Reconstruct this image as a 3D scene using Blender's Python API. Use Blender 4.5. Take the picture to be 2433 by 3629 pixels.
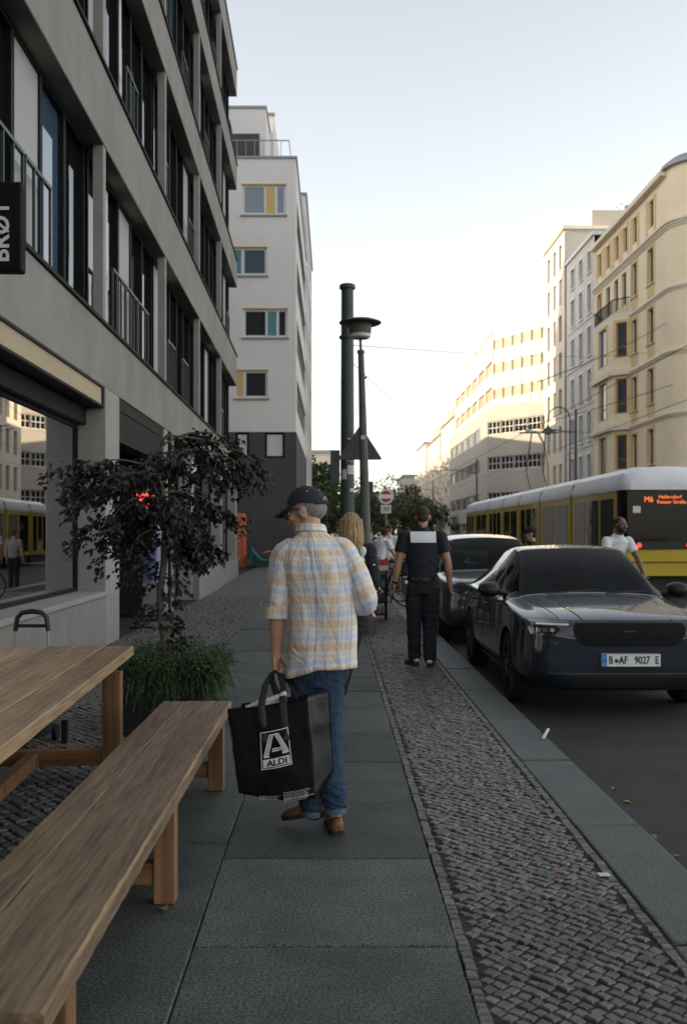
import bpy, bmesh, math, random
from mathutils import Vector, Matrix, noise
from mathutils.bvhtree import BVHTree
R = math.radians
random.seed(7)
for o in list(bpy.data.objects):
    bpy.data.objects.remove(o)
scene = bpy.context.scene
COL = scene.collection

# ---------------------------------------------------------------- camera
cam_d = bpy.data.cameras.new('camera')
cam = bpy.data.objects.new('camera', cam_d)
COL.objects.link(cam)
scene.camera = cam
cam.location = (0, 0, 1.52)
cam.rotation_euler = (R(90), 0, 0)
cam_d.sensor_fit = 'VERTICAL'
cam_d.sensor_height = 36
cam_d.lens = 35.0
cam_d.shift_x = 36.5 / 3629
cam_d.shift_y = 75.5 / 3629
cam_d.clip_end = 6000
cam_d.clip_start = 0.05
cam_d.dof.use_dof = True
cam_d.dof.focus_distance = 5.3
cam_d.dof.aperture_fstop = 4.0

# ---------------------------------------------------------------- light
SUN_EL, SUN_AZ = 16.0, 98.0            # azimuth: degrees to the left of the view direction (+Y)
world = bpy.data.worlds.new('World')
scene.world = world
world.use_nodes = True
wn = world.node_tree
bg = wn.nodes['Background']
sky = wn.nodes.new('ShaderNodeTexSky')
sky.sky_type = 'NISHITA'
sky.sun_disc = False
sky.sun_elevation = R(SUN_EL)
sky.sun_rotation = R(-SUN_AZ)
sky.air_density = 1.0
sky.dust_density = 0.6
sky.ozone_density = 1.0
hs = wn.nodes.new('ShaderNodeHueSaturation')      # evening haze: a paler sky all round
hs.inputs['Saturation'].default_value = 0.40
wn.links.new(sky.outputs[0], hs.inputs['Color'])
tint = wn.nodes.new('ShaderNodeVectorMath'); tint.operation = 'MULTIPLY'
tint.inputs[1].default_value = (1.06, 1.005, .95)
wn.links.new(hs.outputs[0], tint.inputs[0])
wn.links.new(tint.outputs[0], bg.inputs[0])
bg.inputs[1].default_value = 0.15
sun_d = bpy.data.lights.new('sun', 'SUN')
sun_d.energy = 2.8
sun_d.angle = R(0.5)
sun_d.color = (1.0, 0.80, 0.54)
sun = bpy.data.objects.new('sun', sun_d)
COL.objects.link(sun)
sdir = Vector((-math.sin(R(SUN_AZ)) * math.cos(R(SUN_EL)), math.cos(R(SUN_AZ)) * math.cos(R(SUN_EL)), math.sin(R(SUN_EL))))
sun.rotation_euler = sdir.to_track_quat('Z', 'Y').to_euler()
sun.location = sdir * 60
vs = scene.view_settings
vs.view_transform = 'Standard'
vs.look = 'None'
vs.gamma = 1.0
vs.exposure = 1.22
vs.use_curve_mapping = False
scene.cycles.use_denoising = True
scene.cycles.max_bounces = 7
scene.cycles.diffuse_bounces = 3
scene.cycles.glossy_bounces = 4
scene.cycles.transmission_bounces = 4
scene.cycles.transparent_max_bounces = 10
scene.cycles.caustics_reflective = False
scene.cycles.caustics_refractive = False

# ---------------------------------------------------------------- helpers
class MB:
    """collects shapes, then links them as ONE mesh object"""
    def __init__(s):
        s.v, s.f, s.m, s.uv = [], [], [], []
    def add(s, verts, faces, mi=0, uvs=None):
        b = len(s.v)
        s.v += [tuple(p) for p in verts]
        for k, f in enumerate(faces):
            s.f.append(tuple(i + b for i in f))
            s.m.append(mi)
            s.uv.append([uvs[i] for i in f] if uvs else None)
        return s
    def box(s, x0, x1, y0, y1, z0, z1, mi=0):
        x0, x1 = min(x0, x1), max(x0, x1); y0, y1 = min(y0, y1), max(y0, y1); z0, z1 = min(z0, z1), max(z0, z1)
        return s.add([(x0,y0,z0),(x1,y0,z0),(x1,y1,z0),(x0,y1,z0),(x0,y0,z1),(x1,y0,z1),(x1,y1,z1),(x0,y1,z1)],
                     [(3,2,1,0),(4,5,6,7),(0,1,5,4),(1,2,6,5),(2,3,7,6),(3,0,4,7)], mi)
    def obox(s, M, sx, sy, sz, mi=0):
        vs_ = [M @ Vector((a*sx/2, b*sy/2, c*sz/2)) for c in (-1,1) for a, b in ((-1,-1),(1,-1),(1,1),(-1,1))]
        return s.add(vs_, [(3,2,1,0),(4,5,6,7),(0,1,5,4),(1,2,6,5),(2,3,7,6),(3,0,4,7)], mi)
    def prism(s, poly, ext, mi=0):
        """poly: list of 3d points, ext: extrusion vector"""
        n = len(poly); e = Vector(ext)
        vs_ = [Vector(p) for p in poly] + [Vector(p) + e for p in poly]
        nrm = Vector((0,0,0))
        for i in range(n):
            nrm += vs_[i].cross(vs_[(i+1) % n])
        fl = nrm.dot(e) > 0
        fs = [tuple(range(n)), tuple(range(2*n-1, n-1, -1))] + [((i+1) % n, i, i+n, (i+1) % n + n) for i in range(n)]
        if fl:
            fs = [tuple(reversed(f)) for f in fs]
        return s.add(vs_, fs, mi)
    def tube(s, path, rad, n=10, mi=0, cap=True, flat=1.0, up=None, uvs=False):
        path = [Vector(p) for p in path]
        if not isinstance(rad, (list, tuple)):
            rad = [rad] * len(path)
        rings, b = [], []
        ref = Vector(up) if up else None
        prev = None
        L = 0; ls = []
        for i, p in enumerate(path):
            if i: L += (p - path[i-1]).length
            ls.append(L)
            t = (path[min(i+1, len(path)-1)] - path[max(i-1, 0)]).normalized()
            if prev is None:
                a = ref if ref else (Vector((0,0,1)) if abs(t.z) < .9 else Vector((1,0,0)))
            else:
                a = prev
            u = (a - t * a.dot(t)).normalized()
            w = t.cross(u)
            prev = u
            r = rad[i]
            ru, rw = (r if isinstance(r, (list, tuple)) else (r, r * flat))
            rings.append([p + u*ru*math.cos(2*math.pi*k/n) + w*rw*math.sin(2*math.pi*k/n) for k in range(n)])
        return s.loft(rings, mi, cap, ls if uvs else None)
    def loft(s, rings, mi=0, cap=True, vlen=None):
        n = len(rings[0])
        if vlen is None:
            vs_ = [p for r in rings for p in r]
            fs = []
            for i in range(len(rings)-1):
                for k in range(n):
                    fs.append((i*n+k, i*n+(k+1) % n, (i+1)*n+(k+1) % n, (i+1)*n+k))
            if cap:
                fs.append(tuple(range(n-1, -1, -1)))
                fs.append(tuple((len(rings)-1)*n + k for k in range(n)))
            return s.add(vs_, fs, mi)
        # with uv: seam column doubled
        per = 0
        rm = rings[len(rings)//2]
        for k in range(n): per += (Vector(rm[k]) - Vector(rm[(k+1) % n])).length
        vs_, uv, fs = [], [], []
        for i, r in enumerate(rings):
            for k in range(n+1):
                vs_.append(r[k % n]); uv.append((per*k/n, vlen[i]))
        m = n + 1
        for i in range(len(rings)-1):
            for k in range(n):
                fs.append((i*m+k, i*m+k+1, (i+1)*m+k+1, (i+1)*m+k))
        return s.add(vs_, fs, mi, uv)
    def lathe(s, prof, c=(0,0,0), n=24, mi=0, axis='z', cap=True):
        rings = []
        for r, h in prof:
            ring = []
            for k in range(n):
                a = 2*math.pi*k/n
                if axis == 'z': p = (c[0]+r*math.cos(a), c[1]+r*math.sin(a), c[2]+h)
                elif axis == 'x': p = (c[0]+h, c[1]+r*math.cos(a), c[2]+r*math.sin(a))
                else: p = (c[0]+r*math.sin(a), c[1]+h, c[2]+r*math.cos(a))
                ring.append(p)
            rings.append(ring)
        return s.loft(rings, mi, cap)
    def ell(s, M, n=16, m=10, mi=0):
        """unit sphere through matrix M"""
        vs_ = [M @ Vector((0,0,-1))]
        for i in range(1, m):
            t = -math.pi/2 + math.pi*i/m
            for k in range(n):
                a = 2*math.pi*k/n
                vs_.append(M @ Vector((math.cos(t)*math.cos(a), math.cos(t)*math.sin(a), math.sin(t))))
        vs_.append(M @ Vector((0,0,1)))
        fs = [(0, 1+(k+1) % n, 1+k) for k in range(n)]
        for i in range(m-2):
            for k in range(n):
                fs.append((1+i*n+k, 1+i*n+(k+1) % n, 1+(i+1)*n+(k+1) % n, 1+(i+1)*n+k))
        l = len(vs_)-1; q = 1+(m-2)*n
        fs += [(q+k, q+(k+1) % n, l) for k in range(n)]
        return s.add(vs_, fs, mi)
    def mesh(s, name, mats, smooth=False, off=(0,0,0), bevel=0, bseg=1, weld=False):
        me = bpy.data.meshes.new(name)
        o = off
        me.from_pydata([(p[0]-o[0], p[1]-o[1], p[2]-o[2]) for p in s.v], [], s.f)
        if not isinstance(mats, (list, tuple)): mats = [mats]
        for m in mats: me.materials.append(M_(m))
        if len(mats) > 1:
            me.polygons.foreach_set('material_index', s.m)
        if any(u is not None for u in s.uv):
            ul = me.uv_layers.new(name='uv')
            flat = []
            for f, u in zip(s.f, s.uv):
                for j in range(len(f)):
                    flat += (u[j] if u else (0.0, 0.0))
            ul.data.foreach_set('uv', flat)
        if bevel or weld:
            bm = bmesh.new(); bm.from_mesh(me)
            if weld: bmesh.ops.remove_doubles(bm, verts=bm.verts, dist=1e-5)
            if bevel:
                es = [e for e in bm.edges if len(e.link_faces) == 2 and e.calc_face_angle(0) > .5]
                bmesh.ops.bevel(bm, geom=es, offset=bevel, segments=bseg, profile=.5, affect='EDGES', clamp_overlap=True)
            bm.to_mesh(me); bm.free()
        if smooth:
            me.polygons.foreach_set('use_smooth', [True]*len(me.polygons))
            if smooth is not True:
                me.set_sharp_from_angle(angle=R(smooth))
        me.update()
        return me
    def build(s, name, mats, parent=None, smooth=False, bevel=0, bseg=1, weld=False):
        if parent is not None:
            off = ORI.get(parent.name, Vector((0,0,0)))
            me = s.mesh(name, mats, smooth, off, bevel, bseg, weld)
            o = bpy.data.objects.new(name, me); COL.objects.link(o); o.parent = parent
            ORI[o.name] = off
        else:
            xs = [p[0] for p in s.v]; ys = [p[1] for p in s.v]; zs = [p[2] for p in s.v]
            off = Vector(((min(xs)+max(xs))/2, (min(ys)+max(ys))/2, min(zs)))
            me = s.mesh(name, mats, smooth, off, bevel, bseg, weld)
            o = bpy.data.objects.new(name, me); COL.objects.link(o); o.location = off
            ORI[o.name] = off
        return o
ORI = {}
def tag(o, label=None, cat=None, group=None, kind=None):
    if label: o['label'] = label
    if cat: o['category'] = cat
    if group: o['group'] = group
    if kind: o['kind'] = kind
    return o
def thing(name, label, cat, loc, rz=0, group=None, local=False, kind=None):
    o = bpy.data.objects.new(name, None); COL.objects.link(o)
    o.empty_display_size = .2
    o.location = loc; o.rotation_euler = (0, 0, rz)
    ORI[o.name] = Vector((0,0,0)) if local else Vector(loc)
    return tag(o, label, cat, group, kind)
def inst(me, name, parent, loc=(0,0,0), rot=(0,0,0), sc=(1,1,1), world=True):
    """a part that shares mesh data; loc in world coordinates of the (unrotated) thing"""
    o = bpy.data.objects.new(name, me); COL.objects.link(o); o.parent = parent
    off = ORI.get(parent.name, Vector((0,0,0))) if (parent is not None and world) else Vector((0,0,0))
    o.location = Vector(loc) - off
    o.rotation_euler = rot; o.scale = sc
    ORI[o.name] = Vector(loc)
    return o
def remesh(mb, name, mat, parent, voxel, smooth_it=2, disp=None, off=None):
    """one continuous surface grown round the shapes collected in mb"""
    me = mb.mesh(name + '_src', mat)
    o = bpy.data.objects.new(name + '_src', me); COL.objects.link(o)
    m = o.modifiers.new('r', 'REMESH'); m.mode = 'VOXEL'; m.voxel_size = voxel; m.adaptivity = 0
    m2 = o.modifiers.new('s', 'SMOOTH'); m2.factor = .5; m2.iterations = smooth_it
    dg = bpy.context.evaluated_depsgraph_get()
    ev = o.evaluated_get(dg)
    nm = bpy.data.meshes.new_from_object(ev)
    bpy.data.objects.remove(o); bpy.data.meshes.remove(me)
    nm.name = name
    if not len(nm.materials): nm.materials.append(M_(mat))
    nm.polygons.foreach_set('use_smooth', [True]*len(nm.polygons))
    nm.polygons.foreach_set('material_index', [0]*len(nm.polygons))
    if disp:
        nm.update()
        ns = [v.normal.copy() for v in nm.vertices]
        for v, q in zip(nm.vertices, ns):
            v.co += q * disp(v.co, q)
        nm.update()
    if parent is None: return nm
    ob = bpy.data.objects.new(name, nm); COL.objects.link(ob); ob.parent = parent
    ORI[ob.name] = Vector((0,0,0))
    return ob
def TR(loc=(0,0,0), rot=None, sc=(1,1,1)):
    M = Matrix.Translation(loc)
    if rot is not None: M = M @ rot
    return M @ Matrix.Diagonal((sc[0], sc[1], sc[2], 1))
def RZ(a): return Matrix.Rotation(a, 4, 'Z')
def RX(a): return Matrix.Rotation(a, 4, 'X')
def RY(a): return Matrix.Rotation(a, 4, 'Y')

# ---------------------------------------------------------------- materials
MATS = {}
def M_(m):
    return m if not isinstance(m, str) else MATS[m]
def nodes_of(name):
    m = bpy.data.materials.new(name); m.use_nodes = True
    MATS[name] = m
    nt = m.node_tree
    return m, nt, nt.nodes['Principled BSDF']
def mat(name, col, rough=.6, *, metal=0., var=.15, scale=12., bump=0., bscale=None, spec=.5, rnd=0., island=0., stretch=(1,1,1), detail=4, col2=None, coat=0, rvar=0., sheen=0, hi=0, hiscale=250, spots=0, crease=0):
    """rnd: brightness change per object, island: per loose piece, hi: fine speckle"""
    m, nt, p = nodes_of(name)
    N, L = nt.nodes.new, nt.links.new
    tc = N('ShaderNodeTexCoord'); mp = N('ShaderNodeMapping'); mp.inputs['Scale'].default_value = stretch
    L(tc.outputs['Object'], mp.inputs['Vector'])
    oi = N('ShaderNodeObjectInfo')
    mul = N('ShaderNodeMath'); mul.operation = 'MULTIPLY'; mul.inputs[1].default_value = 37.0
    L(oi.outputs['Random'], mul.inputs[0])
    nz = N('ShaderNodeTexNoise'); nz.noise_dimensions = '4D'; nz.inputs['Scale'].default_value = scale; nz.inputs['Detail'].default_value = detail
    nz.inputs['Roughness'].default_value = .65
    L(mp.outputs[0], nz.inputs['Vector']); L(mul.outputs[0], nz.inputs['W'])
    rp = N('ShaderNodeValToRGB')
    c = Vector(col[:3])
    a = c * (1 - var) if col2 is None else c
    b = c * (1 + var) if col2 is None else Vector(col2[:3])
    rp.color_ramp.elements[0].position = .3; rp.color_ramp.elements[1].position = .7
    rp.color_ramp.elements[0].color = (*a, 1); rp.color_ramp.elements[1].color = (*b, 1)
    L(nz.outputs['Fac'], rp.inputs['Fac'])
    out = rp.outputs['Color']
    def scaleby(out, src, amt):
        mr = N('ShaderNodeMapRange'); mr.inputs['To Min'].default_value = 1-amt; mr.inputs['To Max'].default_value = 1+amt
        L(src, mr.inputs['Value'])
        vm = N('ShaderNodeVectorMath'); vm.operation = 'SCALE'
        L(out, vm.inputs[0]); L(mr.outputs[0], vm.inputs['Scale'])
        return vm.outputs[0]
    if rnd: out = scaleby(out, oi.outputs['Random'], rnd)
    if island:
        g = N('ShaderNodeNewGeometry'); out = scaleby(out, g.outputs['Random Per Island'], island)
    if hi:
        n2 = N('ShaderNodeTexNoise'); n2.inputs['Scale'].default_value = hiscale; n2.inputs['Detail'].default_value = 2
        L(tc.outputs['Object'], n2.inputs['Vector'])
        r2 = N('ShaderNodeMapRange'); r2.inputs['From Min'].default_value = .3; r2.inputs['From Max'].default_value = .7
        L(n2.outputs['Fac'], r2.inputs['Value'])
        out = scaleby(out, r2.outputs[0], hi)
    if spots:
        # old gum and drip marks of their own size
        for vsc, rad, f in ((spots, .06, .62), (spots*2.3, .05, 1.25)):
            vo = N('ShaderNodeTexVoronoi'); vo.voronoi_dimensions = '4D'; vo.inputs['Scale'].default_value = vsc
            L(tc.outputs['Object'], vo.inputs['Vector']); L(mul.outputs[0], vo.inputs['W'])
            mr = N('ShaderNodeMapRange'); mr.interpolation_type = 'SMOOTHSTEP'
            mr.inputs['From Min'].default_value = rad*.5; mr.inputs['From Max'].default_value = rad; mr.inputs['To Min'].default_value = f; mr.inputs['To Max'].default_value = 1
            L(vo.outputs['Distance'], mr.inputs['Value'])
            vm = N('ShaderNodeVectorMath'); vm.operation = 'SCALE'; L(out, vm.inputs[0]); L(mr.outputs[0], vm.inputs['Scale']); out = vm.outputs[0]
        n4 = N('ShaderNodeTexNoise'); n4.noise_dimensions = '4D'; n4.inputs['Scale'].default_value = 1.3; n4.inputs['Detail'].default_value = 7; n4.inputs['Roughness'].default_value = .7
        L(tc.outputs['Object'], n4.inputs['Vector']); L(mul.outputs[0], n4.inputs['W'])
        r4 = N('ShaderNodeMapRange'); r4.inputs['From Min'].default_value = .35; r4.inputs['From Max'].default_value = .65; r4.inputs['To Min'].default_value = .74; r4.inputs['To Max'].default_value = 1.16
        L(n4.outputs['Fac'], r4.inputs['Value'])
        vm = N('ShaderNodeVectorMath'); vm.operation = 'SCALE'; L(out, vm.inputs[0]); L(r4.outputs[0], vm.inputs['Scale']); out = vm.outputs[0]
    L(out, p.inputs['Base Color'])
    p.inputs['Roughness'].default_value = rough; p.inputs['Metallic'].default_value = metal
    p.inputs['Specular IOR Level'].default_value = spec
    if rvar:
        mr = N('ShaderNodeMapRange'); mr.inputs['To Min'].default_value = max(0, rough-rvar); mr.inputs['To Max'].default_value = rough+rvar
        L(nz.outputs['Fac'], mr.inputs['Value']); L(mr.outputs[0], p.inputs['Roughness'])
    if coat:
        p.inputs['Coat Weight'].default_value = coat; p.inputs['Coat Roughness'].default_value = .03
    if sheen:
        p.inputs['Sheen Weight'].default_value = sheen
    if bump:
        n3 = N('ShaderNodeTexNoise'); n3.inputs['Scale'].default_value = bscale or scale*4; n3.inputs['Detail'].default_value = 5
        L(mp.outputs[0], n3.inputs['Vector'])
        bp = N('ShaderNodeBump'); bp.inputs['Strength'].default_value = bump; bp.inputs['Distance'].default_value = .02
        L(n3.outputs['Fac'], bp.inputs['Height']); L(bp.outputs[0], p.inputs['Normal'])
        if crease:
            n5 = N('ShaderNodeTexNoise'); n5.inputs['Scale'].default_value = crease; n5.inputs['Detail'].default_value = 3; n5.inputs['Distortion'].default_value = 1.4
            L(mp.outputs[0], n5.inputs['Vector'])
            b5 = N('ShaderNodeBump'); b5.inputs['Strength'].default_value = .8; b5.inputs['Distance'].default_value = .02
            L(n5.outputs['Fac'], b5.inputs['Height']); L(b5.outputs[0], bp.inputs['Normal'])
    return m
def mat_emit(name, col, strength):
    m, nt, p = nodes_of(name)
    p.inputs['Base Color'].default_value = (*col, 1)
    p.inputs['Emission Color'].default_value = (*col, 1)
    p.inputs['Emission Strength'].default_value = strength
def mat_window(name, tint=(.01,.012,.014), rough=.03, ior=1.5, wav=.02):
    """closed dark glazing: a mirror-like skin over a dark room"""
    m, nt, p = nodes_of(name)
    N, L = nt.nodes.new, nt.links.new
    p.inputs['Base Color'].default_value = (*tint, 1); p.inputs['Roughness'].default_value = rough
    p.inputs['IOR'].default_value = ior
    tc = N('ShaderNodeTexCoord'); nz = N('ShaderNodeTexNoise'); nz.inputs['Scale'].default_value = 1.5
    L(tc.outputs['Object'], nz.inputs['Vector'])
    bp = N('ShaderNodeBump'); bp.inputs['Strength'].default_value = wav; bp.inputs['Distance'].default_value = .1
    L(nz.outputs['Fac'], bp.inputs['Height']); L(bp.outputs[0], p.inputs['Normal'])
def mat_glass(name, tint=(.85,.9,.88), ior=1.55, boost=0.):
    """see-through thin pane"""
    m, nt, p = nodes_of(name)
    N, L = nt.nodes.new, nt.links.new
    out = nt.nodes['Material Output']
    tr = N('ShaderNodeBsdfTransparent'); tr.inputs[0].default_value = (*tint, 1)
    gl = N('ShaderNodeBsdfGlossy'); gl.inputs['Roughness'].default_value = .01
    fr = N('ShaderNodeFresnel'); fr.inputs[0].default_value = ior
    ad = N('ShaderNodeMath'); ad.operation = 'ADD'; ad.inputs[1].default_value = boost; ad.use_clamp = True
    L(fr.outputs[0], ad.inputs[0])
    mx = N('ShaderNodeMixShader'); L(ad.outputs[0], mx.inputs[0]); L(tr.outputs[0], mx.inputs[1]); L(gl.outputs[0], mx.inputs[2])
    L(mx.outputs[0], out.inputs['Surface'])
def mat_wood(name, c1, c2, rough=.6, axis='y', grain=40., rnd=.12, c3=None):
    m, nt, p = nodes_of(name)
    N, L = nt.nodes.new, nt.links.new
    tc = N('ShaderNodeTexCoord'); mp = N('ShaderNodeMapping')
    st = {'x': (.05,1,1), 'y': (1,.05,1), 'z': (1,1,.05)}[axis]
    mp.inputs['Scale'].default_value = st
    L(tc.outputs['Object'], mp.inputs['Vector'])
    oi = N('ShaderNodeObjectInfo'); mul = N('ShaderNodeMath'); mul.operation = 'MULTIPLY'; mul.inputs[1].default_value = 53.
    L(oi.outputs['Random'], mul.inputs[0])
    nz = N('ShaderNodeTexNoise'); nz.noise_dimensions = '4D'; nz.inputs['Scale'].default_value = grain; nz.inputs['Detail'].default_value = 6; nz.inputs['Distortion'].default_value = .12
    L(mp.outputs[0], nz.inputs['Vector']); L(mul.outputs[0], nz.inputs['W'])
    rp = N('ShaderNodeValToRGB'); rp.color_ramp.elements[0].position = .28; rp.color_ramp.elements[1].position = .72
    rp.color_ramp.elements[0].color = (*c1, 1); rp.color_ramp.elements[1].color = (*c2, 1)
    L(nz.outputs['Fac'], rp.inputs['Fac'])
    n2 = N('ShaderNodeTexNoise'); n2.noise_dimensions = '4D'; n2.inputs['Scale'].default_value = 2.2; n2.inputs['Detail'].default_value = 5
    L(mp.outputs[0], n2.inputs['Vector']); L(mul.outputs[0], n2.inputs['W']); n2.inputs['Scale'].default_value = 9
    mr = N('ShaderNodeMapRange'); mr.inputs['From Min'].default_value = .3; mr.inputs['From Max'].default_value = .7
    mr.inputs['To Min'].default_value = .62; mr.inputs['To Max'].default_value = 1.3
    L(n2.outputs['Fac'], mr.inputs['Value'])
    mr2 = N('ShaderNodeMapRange'); mr2.inputs['To Min'].default_value = 1-rnd; mr2.inputs['To Max'].default_value = 1+rnd
    L(oi.outputs['Random'], mr2.inputs['Value'])
    mm = N('ShaderNodeMath'); mm.operation = 'MULTIPLY'; L(mr.outputs[0], mm.inputs[0]); L(mr2.outputs[0], mm.inputs[1])
    vm = N('ShaderNodeVectorMath'); vm.operation = 'SCALE'; L(rp.outputs[0], vm.inputs[0]); L(mm.outputs[0], vm.inputs['Scale'])
    L(vm.outputs[0], p.inputs['Base Color'])
    p.inputs['Roughness'].default_value = rough
    bp = N('ShaderNodeBump'); bp.inputs['Strength'].default_value = .35; bp.inputs['Distance'].default_value = .004
    L(nz.outputs['Fac'], bp.inputs['Height']); L(bp.outputs[0], p.inputs['Normal'])

mat('granite', (.078,.088,.079), .7, var=.28, scale=3.5, hi=.85, hiscale=95, bump=.12, bscale=160, rnd=.28, detail=8, spots=4)
mat('kerb_granite', (.088,.098,.089), .6, var=.2, scale=4, hi=.75, hiscale=95, bump=.12, bscale=140, rnd=.12)
mat('cobble', (.075,.073,.067), .55, var=.2, scale=25, bump=.25, bscale=90, rnd=.34, island=.34, col2=(.155,.142,.122))
mat('sand', (.028,.026,.023), .9, var=.3, scale=40, bump=.3)
mat('asphalt', (.034,.034,.033), .8, var=.25, scale=3, hi=.4, hiscale=120, bump=.3, bscale=200, spots=1.5)
mat('pavement', (.11,.112,.108), .8, var=.2, scale=2, hi=.25, hiscale=60)
mat('ground', (.08,.08,.075), .9, var=.2, scale=.2)
mat('concrete', (.265,.25,.225), .8, var=.22, scale=1.1, hi=.12, hiscale=40, bump=.12, bscale=30, stretch=(1,1,.7), detail=8)
mat('concrete_fin', (.34,.325,.30), .8, var=.1, scale=2, hi=.08, hiscale=40)
mat('plinth', (.27,.258,.235), .8, var=.16, scale=2.5, hi=.15, hiscale=60, bump=.1, bscale=50)
mat('black_metal', (.008,.0085,.009), .7, spec=.25, var=.2)
mat('rail_metal', (.06,.07,.072), .45, metal=.3, var=.1)
mat('white_panel', (.42,.42,.41), .7, var=.05, scale=2)
mat('curtain', (.72,.70,.66), .85, var=.06, scale=6, stretch=(6,6,.3))
mat('tan_panel', (.46,.36,.22), .6, var=.08, scale=1.5)
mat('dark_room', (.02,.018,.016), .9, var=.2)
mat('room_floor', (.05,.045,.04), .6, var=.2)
mat('white_render', (.84,.79,.755), .85, var=.05, scale=.6, bump=.03, bscale=60)
mat('dark_render', (.075,.076,.075), .85, var=.12, scale=1)
mat('white_frame', (.72,.72,.70), .5, var=.03)
mat('teal_panel', (.09,.26,.30), .6, var=.06)
mat('yellow_panel', (.70,.47,.16), .6, var=.06)
mat('cream', (.88,.74,.52), .85, var=.07, scale=.5, bump=.04, bscale=20)
mat('ochre', (.74,.53,.27), .85, var=.06, scale=1)
mat('stucco_trim', (.80,.71,.56), .8, var=.06, scale=2)
mat('grey_render', (.66,.61,.56), .85, var=.05, scale=.5)
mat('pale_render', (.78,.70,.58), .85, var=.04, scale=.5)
mat('shade_render', (.50,.46,.40), .85, var=.06, scale=.5)  # render for sunless walls, with the shade put into the colour
mat('tan_window_band', (.50,.38,.24), .5, var=.15, scale=1)
mat('office_white', (.82,.76,.66), .8, var=.03, scale=.5)
mat('roof_metal', (.30,.31,.31), .5, metal=.4, var=.1)
mat('roof_tile', (.42,.30,.24), .8, var=.12, scale=2)
mat('brown_frame', (.22,.15,.08), .6, var=.1)
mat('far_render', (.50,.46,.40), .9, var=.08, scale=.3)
mat('mast_green', (.045,.062,.055), .5, var=.2, scale=3, bump=.05)
mat('post_grey', (.10,.105,.085), .6, var=.25, scale=6, bump=.05)
mat('galv', (.32,.33,.33), .45, metal=.6, var=.12)
mat('lamp_white', (.75,.72,.62), .4, var=.03)
mat('sign_back', (.06,.065,.06), .6, var=.15)
mat('sign_white', (.85,.85,.84), .5, var=.02)
mat('sign_red', (.55,.02,.035), .45, var=.04)
mat('sticker', (.6,.6,.57), .6, var=.15, scale=20)
mat('wire', (.02,.02,.02), .5, var=0)
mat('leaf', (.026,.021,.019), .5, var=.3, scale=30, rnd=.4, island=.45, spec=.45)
mat('leaf_green', (.055,.10,.028), .55, var=.3, scale=20, rnd=.3, island=.4)
mat('far_leaf', (.055,.085,.03), .7, var=.3, scale=2, island=.4)
mat('bark', (.14,.115,.09), .85, var=.3, scale=25, bump=.4, stretch=(1,1,.3))
mat('planter', (.008,.008,.0085), .6, var=.2)
mat('soil', (.03,.024,.018), .95, var=.3)
mat('black_fabric', (.012,.012,.014), .8, var=.25, scale=60, bump=.2, bscale=300)
mat('black_plastic', (.012,.012,.013), .35, var=.1)
mat('bag_black', (.0045,.0045,.005), .75, spec=.2, var=.2, scale=8, bump=.1, bscale=14)
mat('bag_side', (.009,.0085,.011), .5, var=.2, scale=8, bump=.15, bscale=14)
mat('print_white', (.72,.72,.70), .6, var=.03)
mat('paper', (.75,.74,.70), .7, var=.05)
mat('skin', (.62,.35,.235), .55, var=.1, scale=18, bump=.08, bscale=90)
mat('skin_tan', (.48,.27,.17), .55, var=.1, scale=18)
mat('skin_dark', (.20,.105,.065), .5, var=.1, scale=18)
mat('hair_grey', (.28,.26,.24), .8, var=.25, scale=90, bump=.3, stretch=(1,1,.4))
mat('hair_black', (.012,.010,.009), .5, var=.2, scale=60, bump=.3)
mat('hair_brown', (.06,.035,.022), .7, var=.25, scale=80, bump=.3)
mat('hair_blond', (.42,.29,.14), .55, var=.5, scale=55, bump=.9, bscale=120, stretch=(1,1,.06))
mat('cap_navy', (.022,.025,.04), .8, var=.15, scale=100, bump=.15, bscale=400)
mat('navy_cloth', (.012,.014,.019), .8, var=.2, scale=60, bump=.15, bscale=250, crease=11)
mat('white_cloth', (.80,.80,.80), .85, var=.05, scale=10, bump=.08, bscale=40, crease=11)
mat('reflective', (.9,.9,.9), .35, var=.02)
mat('denim', (.022,.050,.092), .85, var=.35, scale=9, bump=.2, bscale=500, hi=.2, hiscale=400, stretch=(1.6,1.6,.6), detail=6, crease=14)
mat('denim_hem', (.10,.15,.19), .9, var=.3, scale=80)
mat('shoe_brown', (.20,.075,.025), .42, var=.25, scale=12, bump=.05)
mat('shoe_sole', (.02,.014,.01), .6, var=.1)
mat('shoe_black', (.012,.012,.012), .5, var=.1)
mat('grey_cloth', (.30,.30,.32), .85, var=.1)
mat('blue_cloth', (.06,.09,.20), .85, var=.1)
mat('lilac_cloth', (.34,.30,.46), .85, var=.1)
mat('teal_paint', (.02,.20,.18), .4, var=.1)
mat('coral', (.75,.20,.14), .5, var=.08)
mat('orange_paint', (.62,.13,.04), .6, var=.12, scale=3)
mat('tyre', (.012,.012,.012), .8, var=.2)
mat('rim', (.16,.16,.17), .3, metal=.8, var=.05)
mat('rim_dark', (.04,.04,.042), .35, metal=.7, var=.05)
mat('car_blue', (.005,.012,.028), .5, metal=0., var=.05, coat=1., scale=3, spec=.3)
mat('car_grey', (.05,.055,.058), .3, metal=.5, var=.05, coat=1.)
mat('car_trim', (.008,.008,.009), .5, var=.1)
mat('grille', (.004,.004,.005), .6, spec=.2, var=.1, bump=.1, bscale=120)
mat('head_lens', (.012,.013,.014), .08, var=.1, coat=1.)
mat('drl', (.85,.80,.70), .25, var=.02)
mat('chrome', (.6,.6,.6), .15, metal=1., var=0)
mat('plate_white', (.88,.88,.86), .45, var=.02)
mat('plate_blue', (.03,.22,.62), .45, var=.02)
mat('print_black', (.01,.01,.01), .5, var=0)
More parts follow.
